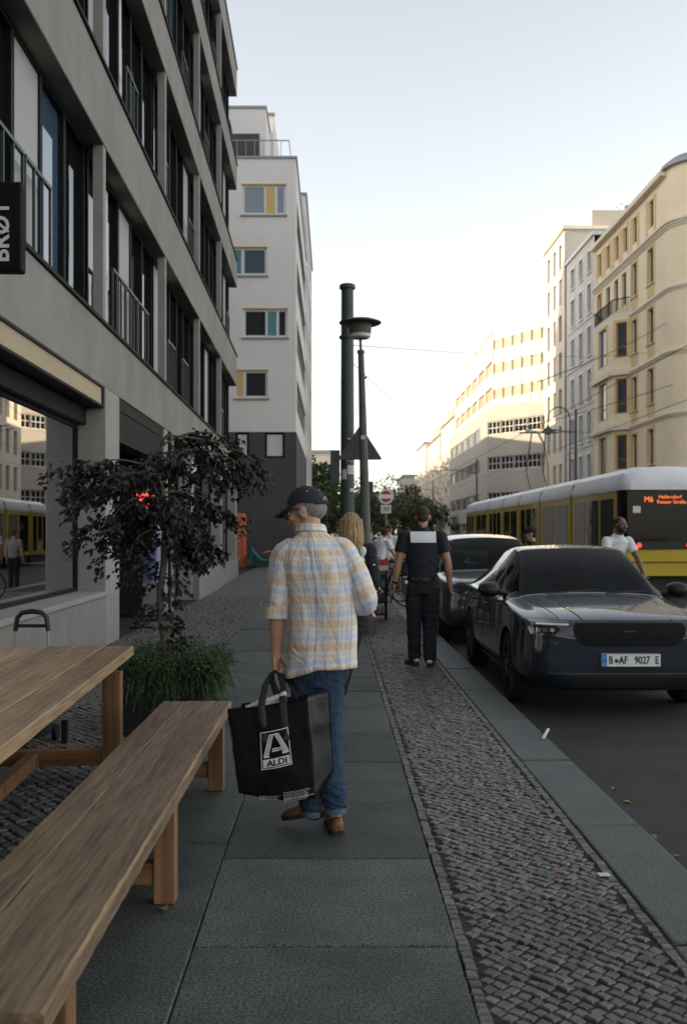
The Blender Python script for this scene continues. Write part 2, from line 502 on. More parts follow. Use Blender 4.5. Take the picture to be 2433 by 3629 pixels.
mat('car_inside', (.010,.011,.011), .8, var=.2)
mat('red_lens', (.5,.02,.015), .2, var=.05)
mat('tram_yellow', (.62,.44,.035), .4, var=.05, scale=2, coat=.3)
mat('tram_white', (.85,.86,.87), .45, var=.05, scale=2)
mat('tram_grey', (.10,.11,.11), .5, var=.1)
mat('rail_steel', (.22,.20,.18), .35, metal=.8, var=.1)
mat('green_print', (.03,.42,.12), .6, var=.4, scale=14)
mat('poster_tan', (.42,.36,.18), .6, var=.2, scale=8)
mat('poster_pink', (.40,.18,.14), .6, var=.2, scale=8)
mat('goods_red', (.50,.06,.03), .6, var=.2, scale=20)
mat('goods_teal', (.10,.22,.24), .7, var=.2, scale=20)
mat('goods_green', (.28,.32,.12), .7, var=.3, scale=20)
mat('goods_brown', (.12,.06,.04), .7, var=.3, scale=20)
mat('goods_pink', (.55,.12,.22), .6, var=.2, scale=20)
mat('dry_leaf', (.42,.30,.10), .8, var=.2)
mat('weed', (.16,.15,.04), .8, var=.3)
mat_emit('led', (1.0, .20, .04), .55)
mat_emit('tail_lamp', (1.0, .03, .02), 1.6)
mat_emit('shop_red', (1.0, .04, .03), 1.5)
mat_window('pane_dark', (.008,.010,.011), .03, 1.45)
mat_window('pane_blue', (.07,.11,.16), .04, 2.0)  # reflected sky is partly put into the blue base colour
mat_window('pane_far', (.03,.035,.04), .05, 1.5)
mat_glass('car_glass', (.32,.46,.43), 1.28)
mat_window('tram_glass', (.008,.010,.010), .03, 1.28)
mat_window('lens', (.2,.2,.2), .02, 1.5)
mat_glass('shop_glass', (.7,.75,.73), 1.9, .5)
mat_wood('bench_wood', (.115,.077,.044), (.33,.228,.138), .6, 'y', 75)
mat_wood('table_wood', (.19,.12,.062), (.45,.31,.18), .5, 'y', 65)
mat_wood('leg_wood', (.15,.072,.032), (.34,.175,.085), .65, 'z', 30)
mat_wood('rail_wood', (.15,.065,.028), (.32,.155,.07), .65, 'x', 30)
mat_wood('worn_wood', (.12,.08,.04), (.48,.32,.16), .8, 'y', 40)
# ================================================================ ground
def sheet(name, x0, x1, y0, y1, z, m, kind='structure', label=None):
    o = MB().add([(x0,y0,z),(x1,y0,z),(x1,y1,z),(x0,y1,z)], [(0,1,2,3)]).build(name, m)
    return tag(o, label, kind=kind)
sheet('ground', -2500, 2500, -1500, 3500, -.16, 'ground')
road = tag(MB().box(1.60, 15.2, -30, 230, -.30, -.12).build('road', 'asphalt'), kind='structure')
pave = tag(MB().box(-14, 1.26, -30, 100, -.25, -.035).build('pavement', 'sand'), kind='structure')
far_pave = tag(MB().box(15.35, 60, -30, 230, -.25, .0).build('far_pavement', 'pavement'), kind='structure')
tag(MB().box(15.2, 15.35, -30, 230, -.25, .012).build('far_kerb', 'kerb_granite'), kind='structure')
# tram tracks set into the road
for i, x in enumerate((7.68, 9.12, 11.1, 12.54)):
    tag(MB().box(x-.035, x+.035, -30, 230, -.125, -.113).build('tram_rail', 'rail_steel'), kind='structure')

# granite slabs, two rows
rs = random.Random(3)
slab_mesh = []
for k in range(5):
    mb = MB()
    w, l = .966, .984
    mb.box(-w/2, w/2, -l/2, l/2, -.035, 0)
    slab_mesh.append(mb.mesh('paving_slab', 'granite', bevel=.006, bseg=2))
def lay_slab(cx, cy):
    o = inst(rs.choice(slab_mesh), 'paving_slab', pave, (cx, cy, rs.uniform(-.004, .004)), (R(rs.uniform(-.28,.28)), R(rs.uniform(-.25,.25)), R(rs.uniform(-.25,.25))))
    return o
for i in range(50):
    lay_slab(-.03, 3.666 + .493 + (i-3)*.9885)
for i in range(50):
    lay_slab(-1.0005, 3.666 + .73 + (i-3)*.9885)
# kerb stones
kerb = tag(MB().box(1.27, 1.58, -30, 100, -.28, -.05).build('kerb', 'sand'), kind='structure')
for i in range(34):
    l = 1.485
    me = MB().box(-.170, .170, -l/2+.004, l/2-.004, -.2, .0).mesh('kerb_stone', 'kerb_granite', bevel=.012, bseg=2) if i == 0 else me
    inst(me, 'kerb_stone', kerb, (1.428 + rs.uniform(-.004,.004), 2.2 + 1.5*i - .76, rs.uniform(-.006,.004)), (0, R(rs.uniform(-.4,.4)), R(rs.uniform(-.15,.15))))

# mosaic cobbles
def cobble_points(rnd, hw, hl, h=.012):
    """irregular little setts: base ring, shoulder ring, crown ring"""
    c = [(-hw,-hl),(hw,-hl),(hw,hl),(-hw,hl)]
    c = [(x*rnd.uniform(.84,1.10), y*rnd.uniform(.84,1.10)) for x, y in c]
    t = rnd.uniform(-.004,.005); tx, ty = rnd.uniform(-.07,.07), rnd.uniform(-.07,.07)
    out = []
    for s, z in ((1.0,-.03), (.97,-.005+t), (.78,h*.10+t)):
        out += [(x*s, y*s, z + (x*tx + y*ty if z > -.02 else 0)) for x, y in c]
    return out
COB_F = [(8,9,10,11)] + [(r*4+k, r*4+(k+1) % 4, (r+1)*4+(k+1) % 4, (r+1)*4+k) for r in (0,1) for k in range(4)]
def mosaic(x0, x1, y0, y1, pitch, rnd, border=True):
    """centres, angle and half size of every stone in the strip"""
    out = []
    b = pitch*1.06 if border else 0
    if border:
        for xx in (x0 + b*.5, x1 - b*.5):
            y = y0
            while y < y1:
                l = pitch*rnd.uniform(.85,1.25)
                out.append((xx + rnd.uniform(-.003,.003), y + l/2, rnd.uniform(-.06,.06), pitch*.46, l*.46))
                y += l
    n = int((x1-x0+y1-y0)/pitch) + 4
    ang = R(40)
    ca, sa = math.cos(ang), math.sin(ang)
    span = int(math.hypot(x1-x0, y1-y0)/pitch) + 3
    cx, cy = (x0+x1)/2, (y0+y1)/2
    for i in range(-span, span):
        off = rnd.uniform(-.5,.5)*pitch
        for j in range(-span, span):
            u, v = i*pitch, j*pitch*1.05 + off
            # gentle waviness of the courses
            u += .014*math.sin(v*2.1 + i*.05) + rnd.uniform(-.004,.004)
            x, y = cx + ca*u - sa*v, cy + sa*u + ca*v
            if x0+b+pitch*.22 < x < x1-b-pitch*.22 and y0 < y < y1:
                out.append((x, y, ang + rnd.uniform(-.17,.17), pitch*.47*rnd.uniform(.82,1.08), pitch*.485*rnd.uniform(.85,1.12)))
    return out
rc = random.Random(11)
strip = tag(MB().box(.46, 1.255, -30, 100, -.24, -.0065).build('cobble_strip', 'sand'), kind='structure')
stones = mosaic(.452, 1.252, 1.6, 26, .050, rc)
def vis(x, y):
    px = 1180 + x/y*3528; py = 1890 + 1.52/y*3528
    return 0 < px < 2433 and py < 3629
st_in = sorted([s for s in stones if vis(s[0], s[1])], key=lambda s: s[1])
near = set(id(s) for s in st_in[:300])
variants = []
for k in range(14):
    mb = MB().add(cobble_points(rc, .0252, .026), COB_F)
    variants.append(mb.mesh('cobble', 'cobble'))
big = MB()
for s in stones:
    x, y, a, hw, hl = s
    if id(s) in near:
        inst(rc.choice(variants), 'cobble', strip, (x, y, 0), (0,0,a), (hw/.0252, hl/.026, 1))
    else:
        ca, sa = math.cos(a), math.sin(a)
        big.add([(x+ca*p-sa*q, y+sa*p+ca*q, z) for p, q, z in cobble_points(rc, hw, hl)], COB_F)
tag(big.build('cobbles', 'cobble', strip), kind='stuff')
# small setts along the facade, behind the table
fst = tag(MB().box(-3.4, -1.49, -2, 46, -.23, -.0075).build('facade_sett_strip', 'sand'), kind='structure')
big = MB()
for x, y, a, hw, hl in mosaic(-3.1, -1.49, 4.5, 24, .066, rc, False):
    ca, sa = math.cos(a), math.sin(a)
    big.add([(x+ca*p-sa*q, y+sa*p+ca*q, z) for p, q, z in cobble_points(rc, hw, hl)], COB_F)
tag(big.build('cobbles', 'cobble', fst), kind='stuff')
tag(MB().box(-3.4, -1.49, 24, 60, -.2, -.002).build('side_pavement', 'pavement'), kind='structure')

# ================================================================ openings and windows
def wall_open(mb, O, U, w, h, rects, depth, mi=0, V=(0,0,1)):
    """a wall sheet with rectangular openings and their reveals; O corner, U direction along, inward = U x V reversed"""
    O, U, V = Vector(O), Vector(U).normalized(), Vector(V)
    inn = V.cross(U)              # into the building
    us = sorted(set([0, w] + [round(r[k],4) for r in rects for k in (0,1)]))
    vs_ = sorted(set([0, h] + [round(r[k],4) for r in rects for k in (2,3)]))
    us = [u for u in us if 0 <= u <= w]; vs_ = [v for v in vs_ if 0 <= v <= h]
    for i in range(len(us)-1):
        for j in range(len(vs_)-1):
            um, vm = (us[i]+us[i+1])/2, (vs_[j]+vs_[j+1])/2
            if any(r[0] < um < r[1] and r[2] < vm < r[3] for r in rects): continue
            q = [O+U*us[i]+V*vs_[j], O+U*us[i+1]+V*vs_[j], O+U*us[i+1]+V*vs_[j+1], O+U*us[i]+V*vs_[j+1]]
            mb.add(q, [(0,1,2,3)], mi)
    for r in rects:
        a = [O+U*r[0]+V*r[2], O+U*r[1]+V*r[2], O+U*r[1]+V*r[3], O+U*r[0]+V*r[3]]
        b = [p + inn*depth for p in a]
        mb.add(a+b, [(k, (k+1) % 4, (k+1) % 4+4, k+4) for k in range(4)], mi)
WCACHE = {}
def window_meshes(w, h, fr, cols, rows, fmat, pmat, split=None):
    key = (round(w,3), round(h,3), fr, cols, rows, fmat, pmat, split)
    if key not in WCACHE:
        f = MB(); d = .06
        f.box(0, w, 0, d, 0, fr); f.box(0, w, 0, d, h-fr, h)
        f.box(0, fr, 0, d, fr, h-fr); f.box(w-fr, w, 0, d, fr, h-fr)
        for c in range(1, cols):
            x = w*c/cols; f.box(x-fr*.45, x+fr*.45, .003, d-.003, fr, h-fr)
        for r in range(1, rows):
            z = h*(split if (split and r == 1) else r/rows); f.box(fr, w-fr, .006, d-.006, z-fr*.4, z+fr*.4)
        p = MB().box(fr*.5, w-fr*.5, d*.55, d*.75, fr*.5, h-fr*.5)
        WCACHE[key] = (f.mesh('window', fmat), p.mesh('pane', pmat))
    return WCACHE[key]
def put_window(parent, O, U, w, h, depth, fmat='white_frame', pmat='pane_far', fr=.08, cols=1, rows=1, split=None, sill=None, inset=0):
    """window (> pane, sill) set depth inside the wall plane at corner O"""
    O, U = Vector(O), Vector(U).normalized()
    inn = Vector((0,0,1)).cross(U)
    a = math.atan2(U.y, U.x)
    fm, pm = window_meshes(w, h, fr, cols, rows, fmat, pmat, split)
    loc = O + inn*(depth-.07)
    wo = inst(fm, 'window', parent, loc, (0,0,a))
    p = bpy.data.objects.new('pane', pm); COL.objects.link(p); p.parent = wo
    if sill:
        key = ('sill', round(w,3), sill)
        if key not in WCACHE:
            WCACHE[key] = MB().box(-.08, w+.08, -depth-.06+.07, -.002, -.07, -.003).mesh('sill', sill)
        s = bpy.data.objects.new('sill', WCACHE[key]); COL.objects.link(s); s.parent = wo
    return wo

# ================================================================ concrete building on the left
B1 = thing('apartment_building', 'grey concrete building with black windows and railings along the left pavement', 'building', (-2.85,0,0), .0156, local=True)
YB0, YB1 = -14.0, 35.2
bands = [(3.48,4.30),(6.72,7.75),(10.2,11.1),(13.65,14.5),(16.95,17.9)]
levels = [(4.30,6.72),(7.75,10.2),(11.1,13.65),(14.5,16.95)]
for z0, z1 in bands:
    MB().box(-.40, 0, YB0, YB1, z0, z1).build('concrete_band', 'concrete', B1, bevel=.01)
    MB().box(-.38, .035, YB0, YB1+.02, z1+.002, z1+.045).build('band_flashing', 'black_metal', B1)
MB().box(-12, -.405, YB0, YB1-.02, 3.50, 17.85).build('inner_core', 'dark_room', B1)
MB().box(-12, -.42, YB1-.018, YB1+.02, 0, 17.9).build('end_wall', 'concrete', B1)
fin_y = [-8.2,-2.8, 2.6, 8.0, 13.4, 18.8, 24.2, 29.6, 35.0]
rb = random.Random(21)
fixed = {(0,3): 'wrwfd', (0,4): 'drwrd', (0,5): 'wrdrd', (1,4): 'ddrdd', (1,3): 'ddrwd'}
def b1_rail(y0, y1, z0, parent):
    m = MB()
    m.box(-.17, -.13, y0, y1, z0+1.02, z0+1.06)
    m.box(-.165, -.135, y0, y1, z0+.08, z0+.11)
    n = max(3, int((y1-y0)/.28))
    for k in range(n+1):
        y = y0 + .012 + (y1-y0-.024)*k/n
        m.box(-.165, -.135, y-.012, y+.012, z0+.0, z0+1.02)
    return m.build('railing', 'rail_metal', parent)
GL = {}
def unit(name, key, fn, mats):
    if key not in GL:
        mb = MB(); fn(mb); GL[key] = mb.mesh(name, mats)
    return GL[key]
for li, (z0, z1) in enumerate(levels):
    h = z1 - z0
    for b in range(len(fin_y)-1):
        y0, y1 = fin_y[b]+.085, fin_y[b+1]-.085
        me = unit('pilaster', ('pil', li), lambda mb: mb.box(-.15, -.015, -.085, .085, 0.046, h-.002), 'concrete_fin')
        inst(me, 'pilaster', B1, (0, fin_y[b], z0))
        if b < 2: pat = 'ddddd'
        else: pat = fixed.get((li,b)) or ''.join(rb.choice('ddrrdfdwd') for _ in range(5))
        n = len(pat); w = (y1-y0)/n
        for k, c in enumerate(pat):
            ya = y0 + k*w
            def frame(mb):
                d0, d1, t = -.40, -.26, .055
                mb.box(d0,d1,0,w,.047,.047+t); mb.box(d0,d1,0,w,h-t-.003,h-.003)
                mb.box(d0,d1,0,t,.047+t,h-t-.003); mb.box(d0,d1,w-t,w,.047+t,h-t-.003)
            wo = inst(unit('window', ('fr', li), frame, 'black_metal'), 'window', B1, (0, ya, z0))
            pm = {'d': 'pane_dark', 'r': 'pane_dark', 'w': 'white_panel', 'f': 'pane_blue'}[c]
            x = -.33 if c in 'drf' else -.285
            pane = unit('pane', ('pane', li, c), lambda mb: mb.box(x-.01, x, .05, w-.05, .1, h-.055), pm)
            p = bpy.data.objects.new('pane' if c != 'w' else 'panel', pane); COL.objects.link(p); p.parent = wo
            if c in 'r' or (c == 'w' and rb.random() < .35):
                b1_rail(ya+.03, ya+w-.03, z0+.05, B1)
            if c == 'r' and rb.random() < .6:
                cw = w*rb.uniform(.16,.45)
                q = unit('curtain', ('cur', li, b, k), lambda mb: mb.box(-.318, -.306, .06, .06+cw, .12, h-.08), 'curtain')
                p = bpy.data.objects.new('curtain', q); COL.objects.link(p); p.parent = wo
# ground floor
MB().box(-.55, .02, YB0, 13.32, 0, .68).build('plinth', 'plinth', B1, bevel=.01)
MB().box(-.60, .05, YB0, 13.36, .683, .745).build('window_sill', 'concrete_fin', B1, bevel=.008)
MB().box(-.42, .012, 13.37, 14.28, 0, 3.478).build('pier', 'concrete_fin', B1, bevel=.01)
MB().box(-.42, .0, 18.55, 18.98, 0, 3.478).build('pier', 'concrete_fin', B1, bevel=.01)
MB().box(-.42, -.0, 22.62, 22.98, 0, 3.478).build('pier', 'concrete_fin', B1, bevel=.01)
MB().box(-.42, -.0, 29.4, 29.8, 0, 3.478).build('pier', 'concrete_fin', B1, bevel=.01)
MB().box(-.42, -.0, 34.8, 35.19, 0, 3.478).build('pier', 'concrete_fin', B1, bevel=.01)
MB().box(-.20, -.03, YB0, 13.28, 3.235, 3.455).build('sign_panel', 'tan_panel', B1)
m = MB(); m.box(-.22, -.01, YB0, 13.36, 3.456, 3.476); m.box(-.22, -.01, YB0, 13.36, 3.20, 3.232); m.box(-.22, -.01, 13.285, 13.36, 3.233, 3.455)
m.build('sign_frame', 'black_metal', B1)
MB().box(-.6, -.25, YB0, 13.36, 2.98, 3.198).build('blind_box', 'black_metal', B1)
ypan = [-14, -8.6, -3.2, 2.2, 7.75, 13.36]
for k in range(5):
    a, b_ = ypan[k], ypan[k+1]
    f = MB(); d0, d1, t = -.42, -.36, .05
    f.box(d0,d1,a,b_,.746,.746+t); f.box(d0,d1,a,b_,2.93,2.979); f.box(d0,d1,a,a+t,.797,2.929); f.box(d0,d1,b_-t,b_,.797,2.929)
    wo = f.build('shop_window', 'black_metal', B1)
    MB().box(-.40, -.39, a+t*.5, b_-t*.5, .77, 2.95).build('pane', 'shop_glass', wo)
# shop room
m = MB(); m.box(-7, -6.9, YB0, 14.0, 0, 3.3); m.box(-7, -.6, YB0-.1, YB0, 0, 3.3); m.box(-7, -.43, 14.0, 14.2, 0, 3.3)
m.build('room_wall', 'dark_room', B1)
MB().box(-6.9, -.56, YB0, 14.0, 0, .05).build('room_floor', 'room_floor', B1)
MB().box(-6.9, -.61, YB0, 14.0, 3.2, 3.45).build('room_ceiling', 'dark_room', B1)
# things standing in the shop window
def poster(y0, y1, z0, z1, m, label, x=-.62):
    o = MB()
    xx, yy = -2.85 + x - .0156*y0, y0
    o.box(xx-.02, xx, y0, y1, z0, z1)
    return tag(o.build('window_poster', m), label, 'poster')
poster(11.6, 12.35, .82, 1.45, 'green_print', 'bright green patterned poster standing inside the shop window')
poster(12.45, 13.0, .82, 1.75, 'poster_tan', 'tall tan poster inside the shop window beside the green one')
poster(13.02, 13.3, .82, 1.5, 'poster_pink', 'narrow reddish poster inside the shop window next to the pier', -.6)
# entrance recess
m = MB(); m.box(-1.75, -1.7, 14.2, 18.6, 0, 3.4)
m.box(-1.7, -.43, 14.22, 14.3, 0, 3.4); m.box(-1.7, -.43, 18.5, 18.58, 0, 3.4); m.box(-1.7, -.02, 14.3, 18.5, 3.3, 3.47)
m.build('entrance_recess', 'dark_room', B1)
MB().box(-.3, -.03, 14.3, 18.54, 2.85, 3.29).build('entrance_beam', 'black_metal', B1)
for y in (14.34, 15.9, 17.2):
    f = MB(); w = 1.15
    f.box(-1.68,-1.62,y,y+.06,.02,2.8); f.box(-1.68,-1.62,y+w,y+w+.06,.02,2.8); f.box(-1.68,-1.62,y+.06,y+w,2.72,2.8); f.box(-1.68,-1.62,y+.06,y+w,.02,.12)
    d = f.build('glass_door', 'black_metal', B1)
    MB().box(-1.66,-1.65,y+.03,y+w+.03,.1,2.75).build('pane', 'pane_dark', d)
MB().box(-.12, -.02, 14.29, 14.36, 0, 2.84).build('entrance_post', 'black_metal', B1)
for (a, b_, zb) in ((18.99, 22.6, .1), (22.99, 29.38, .62), (29.82, 34.78, .62)):
    f = MB(); d0, d1, t = -.36, -.30, .07; zt = 3.46
    f.box(d0,d1,a,b_,zb,zb+t); f.box(d0,d1,a,b_,zt-t,zt); f.box(d0,d1,a,a+t,zb+t,zt-t); f.box(d0,d1,b_-t,b_,zb+t,zt-t)
    nn = 3
    for k in range(1, nn): f.box(d0,d1,a+(b_-a)*k/nn-.03,a+(b_-a)*k/nn+.03,zb+t,zt-t)
    wo = f.build('shop_window', 'black_metal', B1)
    MB().box(-.34,-.33,a+.04,b_-.04,zb+.04,zt-.04).build('pane', 'pane_dark', wo)
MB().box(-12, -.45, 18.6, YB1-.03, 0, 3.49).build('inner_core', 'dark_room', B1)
MB().prism([(-.40,22.7,0),(.16,22.7,0),(.18,26,0),(.05,35.19,0),(-.40,35.19,0)], (0,0,.62)).build('low_wall', 'plinth', B1, bevel=.01)
# slim pale upright tube at the pier edge between the shops
m = MB().tube([(.06,19.1,.02),(.06,19.1,3.44)], .032, 10); m.build('pier_edge_tube', 'concrete_fin', B1, smooth=40)

# hanging shop sign
mat('sign_black', (.006,.006,.0065), .75, var=.2, spec=.2)
def text_mesh(mb, body, size, M, depth=.002, mi=0, font=None, spacing=1.0, align='CENTER'):
    cu = bpy.data.curves.new('t', 'FONT'); cu.body = body; cu.size = size; cu.align_x = align; cu.align_y = 'CENTER'
    cu.extrude = depth; cu.resolution_u = 3; cu.space_character = spacing
    if font: cu.offset = font
    o = bpy.data.objects.new('t', cu); COL.objects.link(o)
    dg = bpy.context.evaluated_depsgraph_get()
    me = bpy.data.meshes.new_from_object(o.evaluated_get(dg))
    mb.add([M @ v.co for v in me.vertices], [tuple(p.vertices) for p in me.polygons], mi)
    bpy.data.objects.remove(o); bpy.data.curves.remove(cu); bpy.data.meshes.remove(me)
sg = thing('hanging_shop_sign', 'black box sign with white upright lettering hanging from the concrete wall', 'shop sign', (-2.56,7.2,3.42))
MB().box(-2.86, -2.255, 7.2, 7.32, 3.42, 4.065).build('sign_box', 'sign_black', sg, bevel=.01)
MB().box(-3.0, -2.865, 7.24, 7.28, 3.6, 3.66).build('bracket', 'black_metal', sg)
MB().box(-3.0, -2.865, 7.24, 7.28, 3.85, 3.91).build('bracket', 'black_metal', sg)
m = MB()
# faces the camera (-Y), reads bottom to top
text_mesh(m, 'BRØT', .165, TR((-2.393, 7.196, 3.70), RX(R(90)) @ RZ(R(90))), .002, font=.004, spacing=1.05)
m.build('lettering', 'print_white', sg)

# ================================================================ white gable building
GY = 45.0
G = thing('white_gable_building', 'white rendered building with dark grey base and blue, teal and yellow window panels', 'building', (-5,GY,0))
gx0, gx1, gh = -8.0, -1.68, 18.46
wl = MB()
def gpx(x0, x1, y0, y1):      # window rectangles of the gable in metres
    s = 78.4
    return ((x0-1180)/s - gx0, (x1-1180)/s - gx0, 1.52+(1890-y1)/s, 1.52+(1890-y0)/s)
gw = [gpx(858,1012,655,760), gpx(826,945,877,975), gpx(862,1018,1095,1195), gpx(834,948,1313,1410)]
gd = [gpx(834,882,1532,1620), gpx(938,1008,1532,1623)]
rects = gw + gd
wall_open(wl, (gx0,GY,6.1), (1,0,0), gx1-gx0, gh-6.1, [(a,b,c-6.1,d-6.1) for a,b,c,d in gw], .18)
wl.box(gx0, gx1, GY+.2, GY+.3, 6.2, gh-.1)
wl.build('gable_wall', 'white_render', G)
wd = MB()
wall_open(wd, (gx0,GY-.02,0), (1,0,0), gx1+.02-gx0, 6.1, gd, .2)
wd.add([(gx0,GY-.02,6.1),(gx1+.02,GY-.02,6.1),(gx1+.02,GY,6.1),(gx0,GY,6.1)], [(0,1,2,3)])
wd.add([(gx1+.02,GY-.02,0),(gx1+.02,62,0),(gx1+.02,62,6.1),(gx1+.02,GY-.02,6.1)], [(0,1,2,3)])
wd.box(gx0, gx1, GY+.22, GY+.3, .05, 6.05)
wd.build('dark_base', 'dark_render', G)
for i, (a,b,c,d) in enumerate(gw):
    O = (gx0+a, GY, c)
    wo = put_window(G, O, (1,0,0), b-a, d-c, .15, 'white_frame', 'pane_blue' if i < 2 else 'pane_far', .1, 1, 1)
    W, H = b-a, d-c
    if i in (0,2):
        segs = [(.55,.75,'yellow_panel' if i == 0 else 'teal_panel'), (.50,.55,'white_frame'), (.75,.81,'white_frame')]
    else:
        segs = [(.04,.24,'teal_panel' if i == 1 else 'yellow_panel'), (.24,.33,'white_frame')]
    for u0,u1,mm in segs:
        MB().box(gx0+a+W*u0, gx0+a+W*u1, GY+.06, GY+.12, c+.09, d-.09).build('panel', mm, wo)
    MB().box(gx0+a-.08, gx0+b+.08, GY-.07, GY+.1, c-.09, c-.02).build('sill', 'roof_metal', wo)
    MB().box(gx0+a-.04, gx0+b+.04, GY-.03, GY+.02, d+.003, d+.05).build('lintel_flashing', 'yellow_panel', wo)
for a,b,c,d in gd:
    put_window(G, (gx0+a,GY,c), (1,0,0), b-a, d-c, .15, 'black_metal', 'pane_far', .08)
    MB().box(gx0+a+.1, gx0+b-.1, GY+.09, GY+.1, c+.1, d-.1).build('curtain', 'curtain', G)
# street side of the same building, with ribbon windows receding
ws = MB()
rib = [(1.2,15.6,zz-6.1,zz-6.1+1.5) for zz in (7.2,9.95,12.7,15.4)]
wall_open(ws, (gx1,GY,6.1), (0,1,0), 17, gh-6.1, rib, .2)
ws.build('street_wall', 'white_render', G)
for a,b,c,d in rib:
    for k in range(5):
        w = (b-a)/5
        put_window(G, (gx1,GY+a+k*w,6.1+c), (0,1,0), w-.02, d-c, .15, 'roof_metal', 'pane_dark', .08, 2)
m = MB(); m.box(gx0, gx1, GY+.31, 62, gh-.12, gh); m.box(gx0,gx1+.06,GY-.06,GY+.1,gh+.002,gh+.1); m.box(gx1-.1,gx1+.06,GY+.1,62,gh+.002,gh+.1)
m.build('roof_edge', 'roof_metal', G)
m = MB()
m.box(gx0, -3.15, GY+1.6, 60, gh+.1, 21.4); m.box(gx0, -2.95, GY+4.5, 60, gh+.1, 22.3)
m.build('penthouse', 'white_render', G)
m = MB(); m.box(gx0,-3.1,GY+1.55,GY+1.75,21.402,21.52); m.box(gx0,-2.9,GY+4.45,GY+4.65,22.302,22.42); m.box(-3.3,-3.1,GY+1.75,GY+4.4,21.402,21.52); m.build('penthouse_edge', 'roof_metal', G)
m = MB(); m.box(-4.9,-3.45,GY+1.52,GY+1.6,gh+.5,20.2); m.build('penthouse_shutter', 'dark_render', G)
put_window(G, (-6.9,GY+1.6,gh+.6), (1,0,0), 1.9, 1.5, .02, 'white_frame', 'pane_blue', .09, 1)
m = MB()
for k in range(16):
    m.box(-8+.4*k, -7.97+.4*k, GY+.5, GY+.53, gh+.1, gh+1.0) if -8+.4*k < -2 else None
m.box(-8,-2.0,GY+.49,GY+.54,gh+1.0,gh+1.04); m.box(-2.03,-2.0,GY+.5,GY+6,gh+1.0,gh+1.04)
m.build('roof_railing', 'roof_metal', G)
MB().tube([(-6.1,GY+5,22.3),(-6.1,GY+5,23.8)], .02, 6).build('antenna', 'galv', G)
# neighbour further down on the same side
H = thing('white_neighbour_building', 'white building corner showing just beyond the gable building', 'building', (-5,62,0))
hx = -1.72
wn_ = MB()
hw_ = [(1.0+3.2*k, 2.8+3.2*k, 5+3*r, 6.7+3*r) for k in range(5) for r in range(6)]
wall_open(wn_, (hx,62.05,0), (0,1,0), 18, 22.6, hw_, .2)
wn_.add([(-8,62.05,0),(hx,62.05,0),(hx,62.05,22.6),(-8,62.05,22.6)], [(0,1,2,3)])
wn_.add([(-8,62.05,22.6),(hx,62.05,22.6),(hx,80.05,22.6),(-8,80.05,22.6)], [(0,1,2,3)])
wn_.add([(hx,80.05,0),(-8,80.05,0),(-8,80.05,22.6),(hx,80.05,22.6)], [(0,1,2,3)])
wn_.box(-8, hx-.25, 62.2, 79.9, 0, 22.4)
wn_.build('wall', 'white_render', H)
for a,b,c,d in hw_:
    put_window(H, (hx,62.05+a,c), (0,1,0), b-a, d-c, .15, 'roof_metal', 'pane_dark', .08, 2)
MB().box(-8, hx+.1, 61.98, 80.1, 22.602, 22.75).build('roof_edge', 'roof_metal', H)
# unseen blocks added behind the left street front to throw shade over the street
T = MB(); T.box(-30, -8.2, 50, 84.5, 0, 34); tag(T.build('shade_tower', 'far_render'), 'tall unseen block added behind the white buildings on the left to cast shade', 'building')
T = MB(); T.box(-30, -8.5, 86, 230, 0, 20); tag(T.build('shade_long_block', 'far_render'), 'long unseen block added on the left far behind the white gable building to cast shade', 'building')
T = MB(); T.box(-34, -15.2, -60, 49.5, 0, 25); tag(T.build('shade_rear_block', 'far_render'), 'plain unseen block added behind the concrete building on the left to cast shade', 'building')
# ================================================================ buildings across the street
FX = 20.5
Yb = thing('yellow_corner_building', 'cream yellow old building with rounded corner, bay window and cornices', 'building', (FX+4,68,0))
y0, y1, top = 61.4, 78.2, 23.9
U = (0,-1,0)       # facade faces -X; walk from far to near so that inward is +X
def yrect(yc, w, zc, h): return (y1-yc-w/2, y1-yc+w/2, zc-h/2, zc+h/2)
cols = [64.3, 67.8, 76.7]
bay_c = [71.6]
rows = [3.2, 7.1, 11.0, 14.9, 18.75]
rc_ = [yrect(c, 1.15, z, 2.3) for c in cols for z in rows] + [yrect(c, 1.0, 22.15, 1.75) for c in (64.3,67.8,70.0,72.1,74.4,76.7)]
rc_ += [yrect(c, 1.1, 18.75, 2.3) for c in (70.3, 72.3, 74.4)]
w = MB(); wall_open(w, (FX,y1,0), U, y1-y0, top, rc_, .28)
w.build('street_wall', 'cream', Yb)
for i, r in enumerate(rc_):
    O = Vector((FX,y1,0)) + Vector(U)*r[0] + Vector((0,0,r[2]))
    put_window(Yb, O, U, r[1]-r[0], r[3]-r[2], .24, 'brown_frame', 'pane_far', .09, 2, 2, .68)
for c in cols:
    for z in rows:
        m = MB()        # ochre surround and apron
        a, b = c-.575, c+.575
        m.box(FX-.05, FX-.004, a-.22, a, z-1.15, z+1.37); m.box(FX-.05, FX-.004, b, b+.22, z-1.15, z+1.37)
        m.box(FX-.05, FX-.004, a, b, z+1.152, z+1.37); m.box(FX-.04, FX-.004, a-.1, b+.1, z-1.95, z-1.2)
        m.build('window_surround', 'ochre', Yb)
        MB().box(FX-.14, FX-.003, a-.28, b+.28, z-1.198, z-1.152).build('sill', 'stucco_trim', Yb)
for k in range(6):
    c = (64.3,67.8,70.0,72.1,74.4,76.7)[k]
    MB().box(FX-.05, FX-.003, c+.6, c+1.0 if k != 1 else c+.9, 20.95, 23.15).build('attic_panel', 'ochre', Yb)
    MB().box(FX-.05, FX-.003, c-1.0 if k != 2 else c-.9, c-.6, 20.95, 23.15).build('attic_panel', 'ochre', Yb)
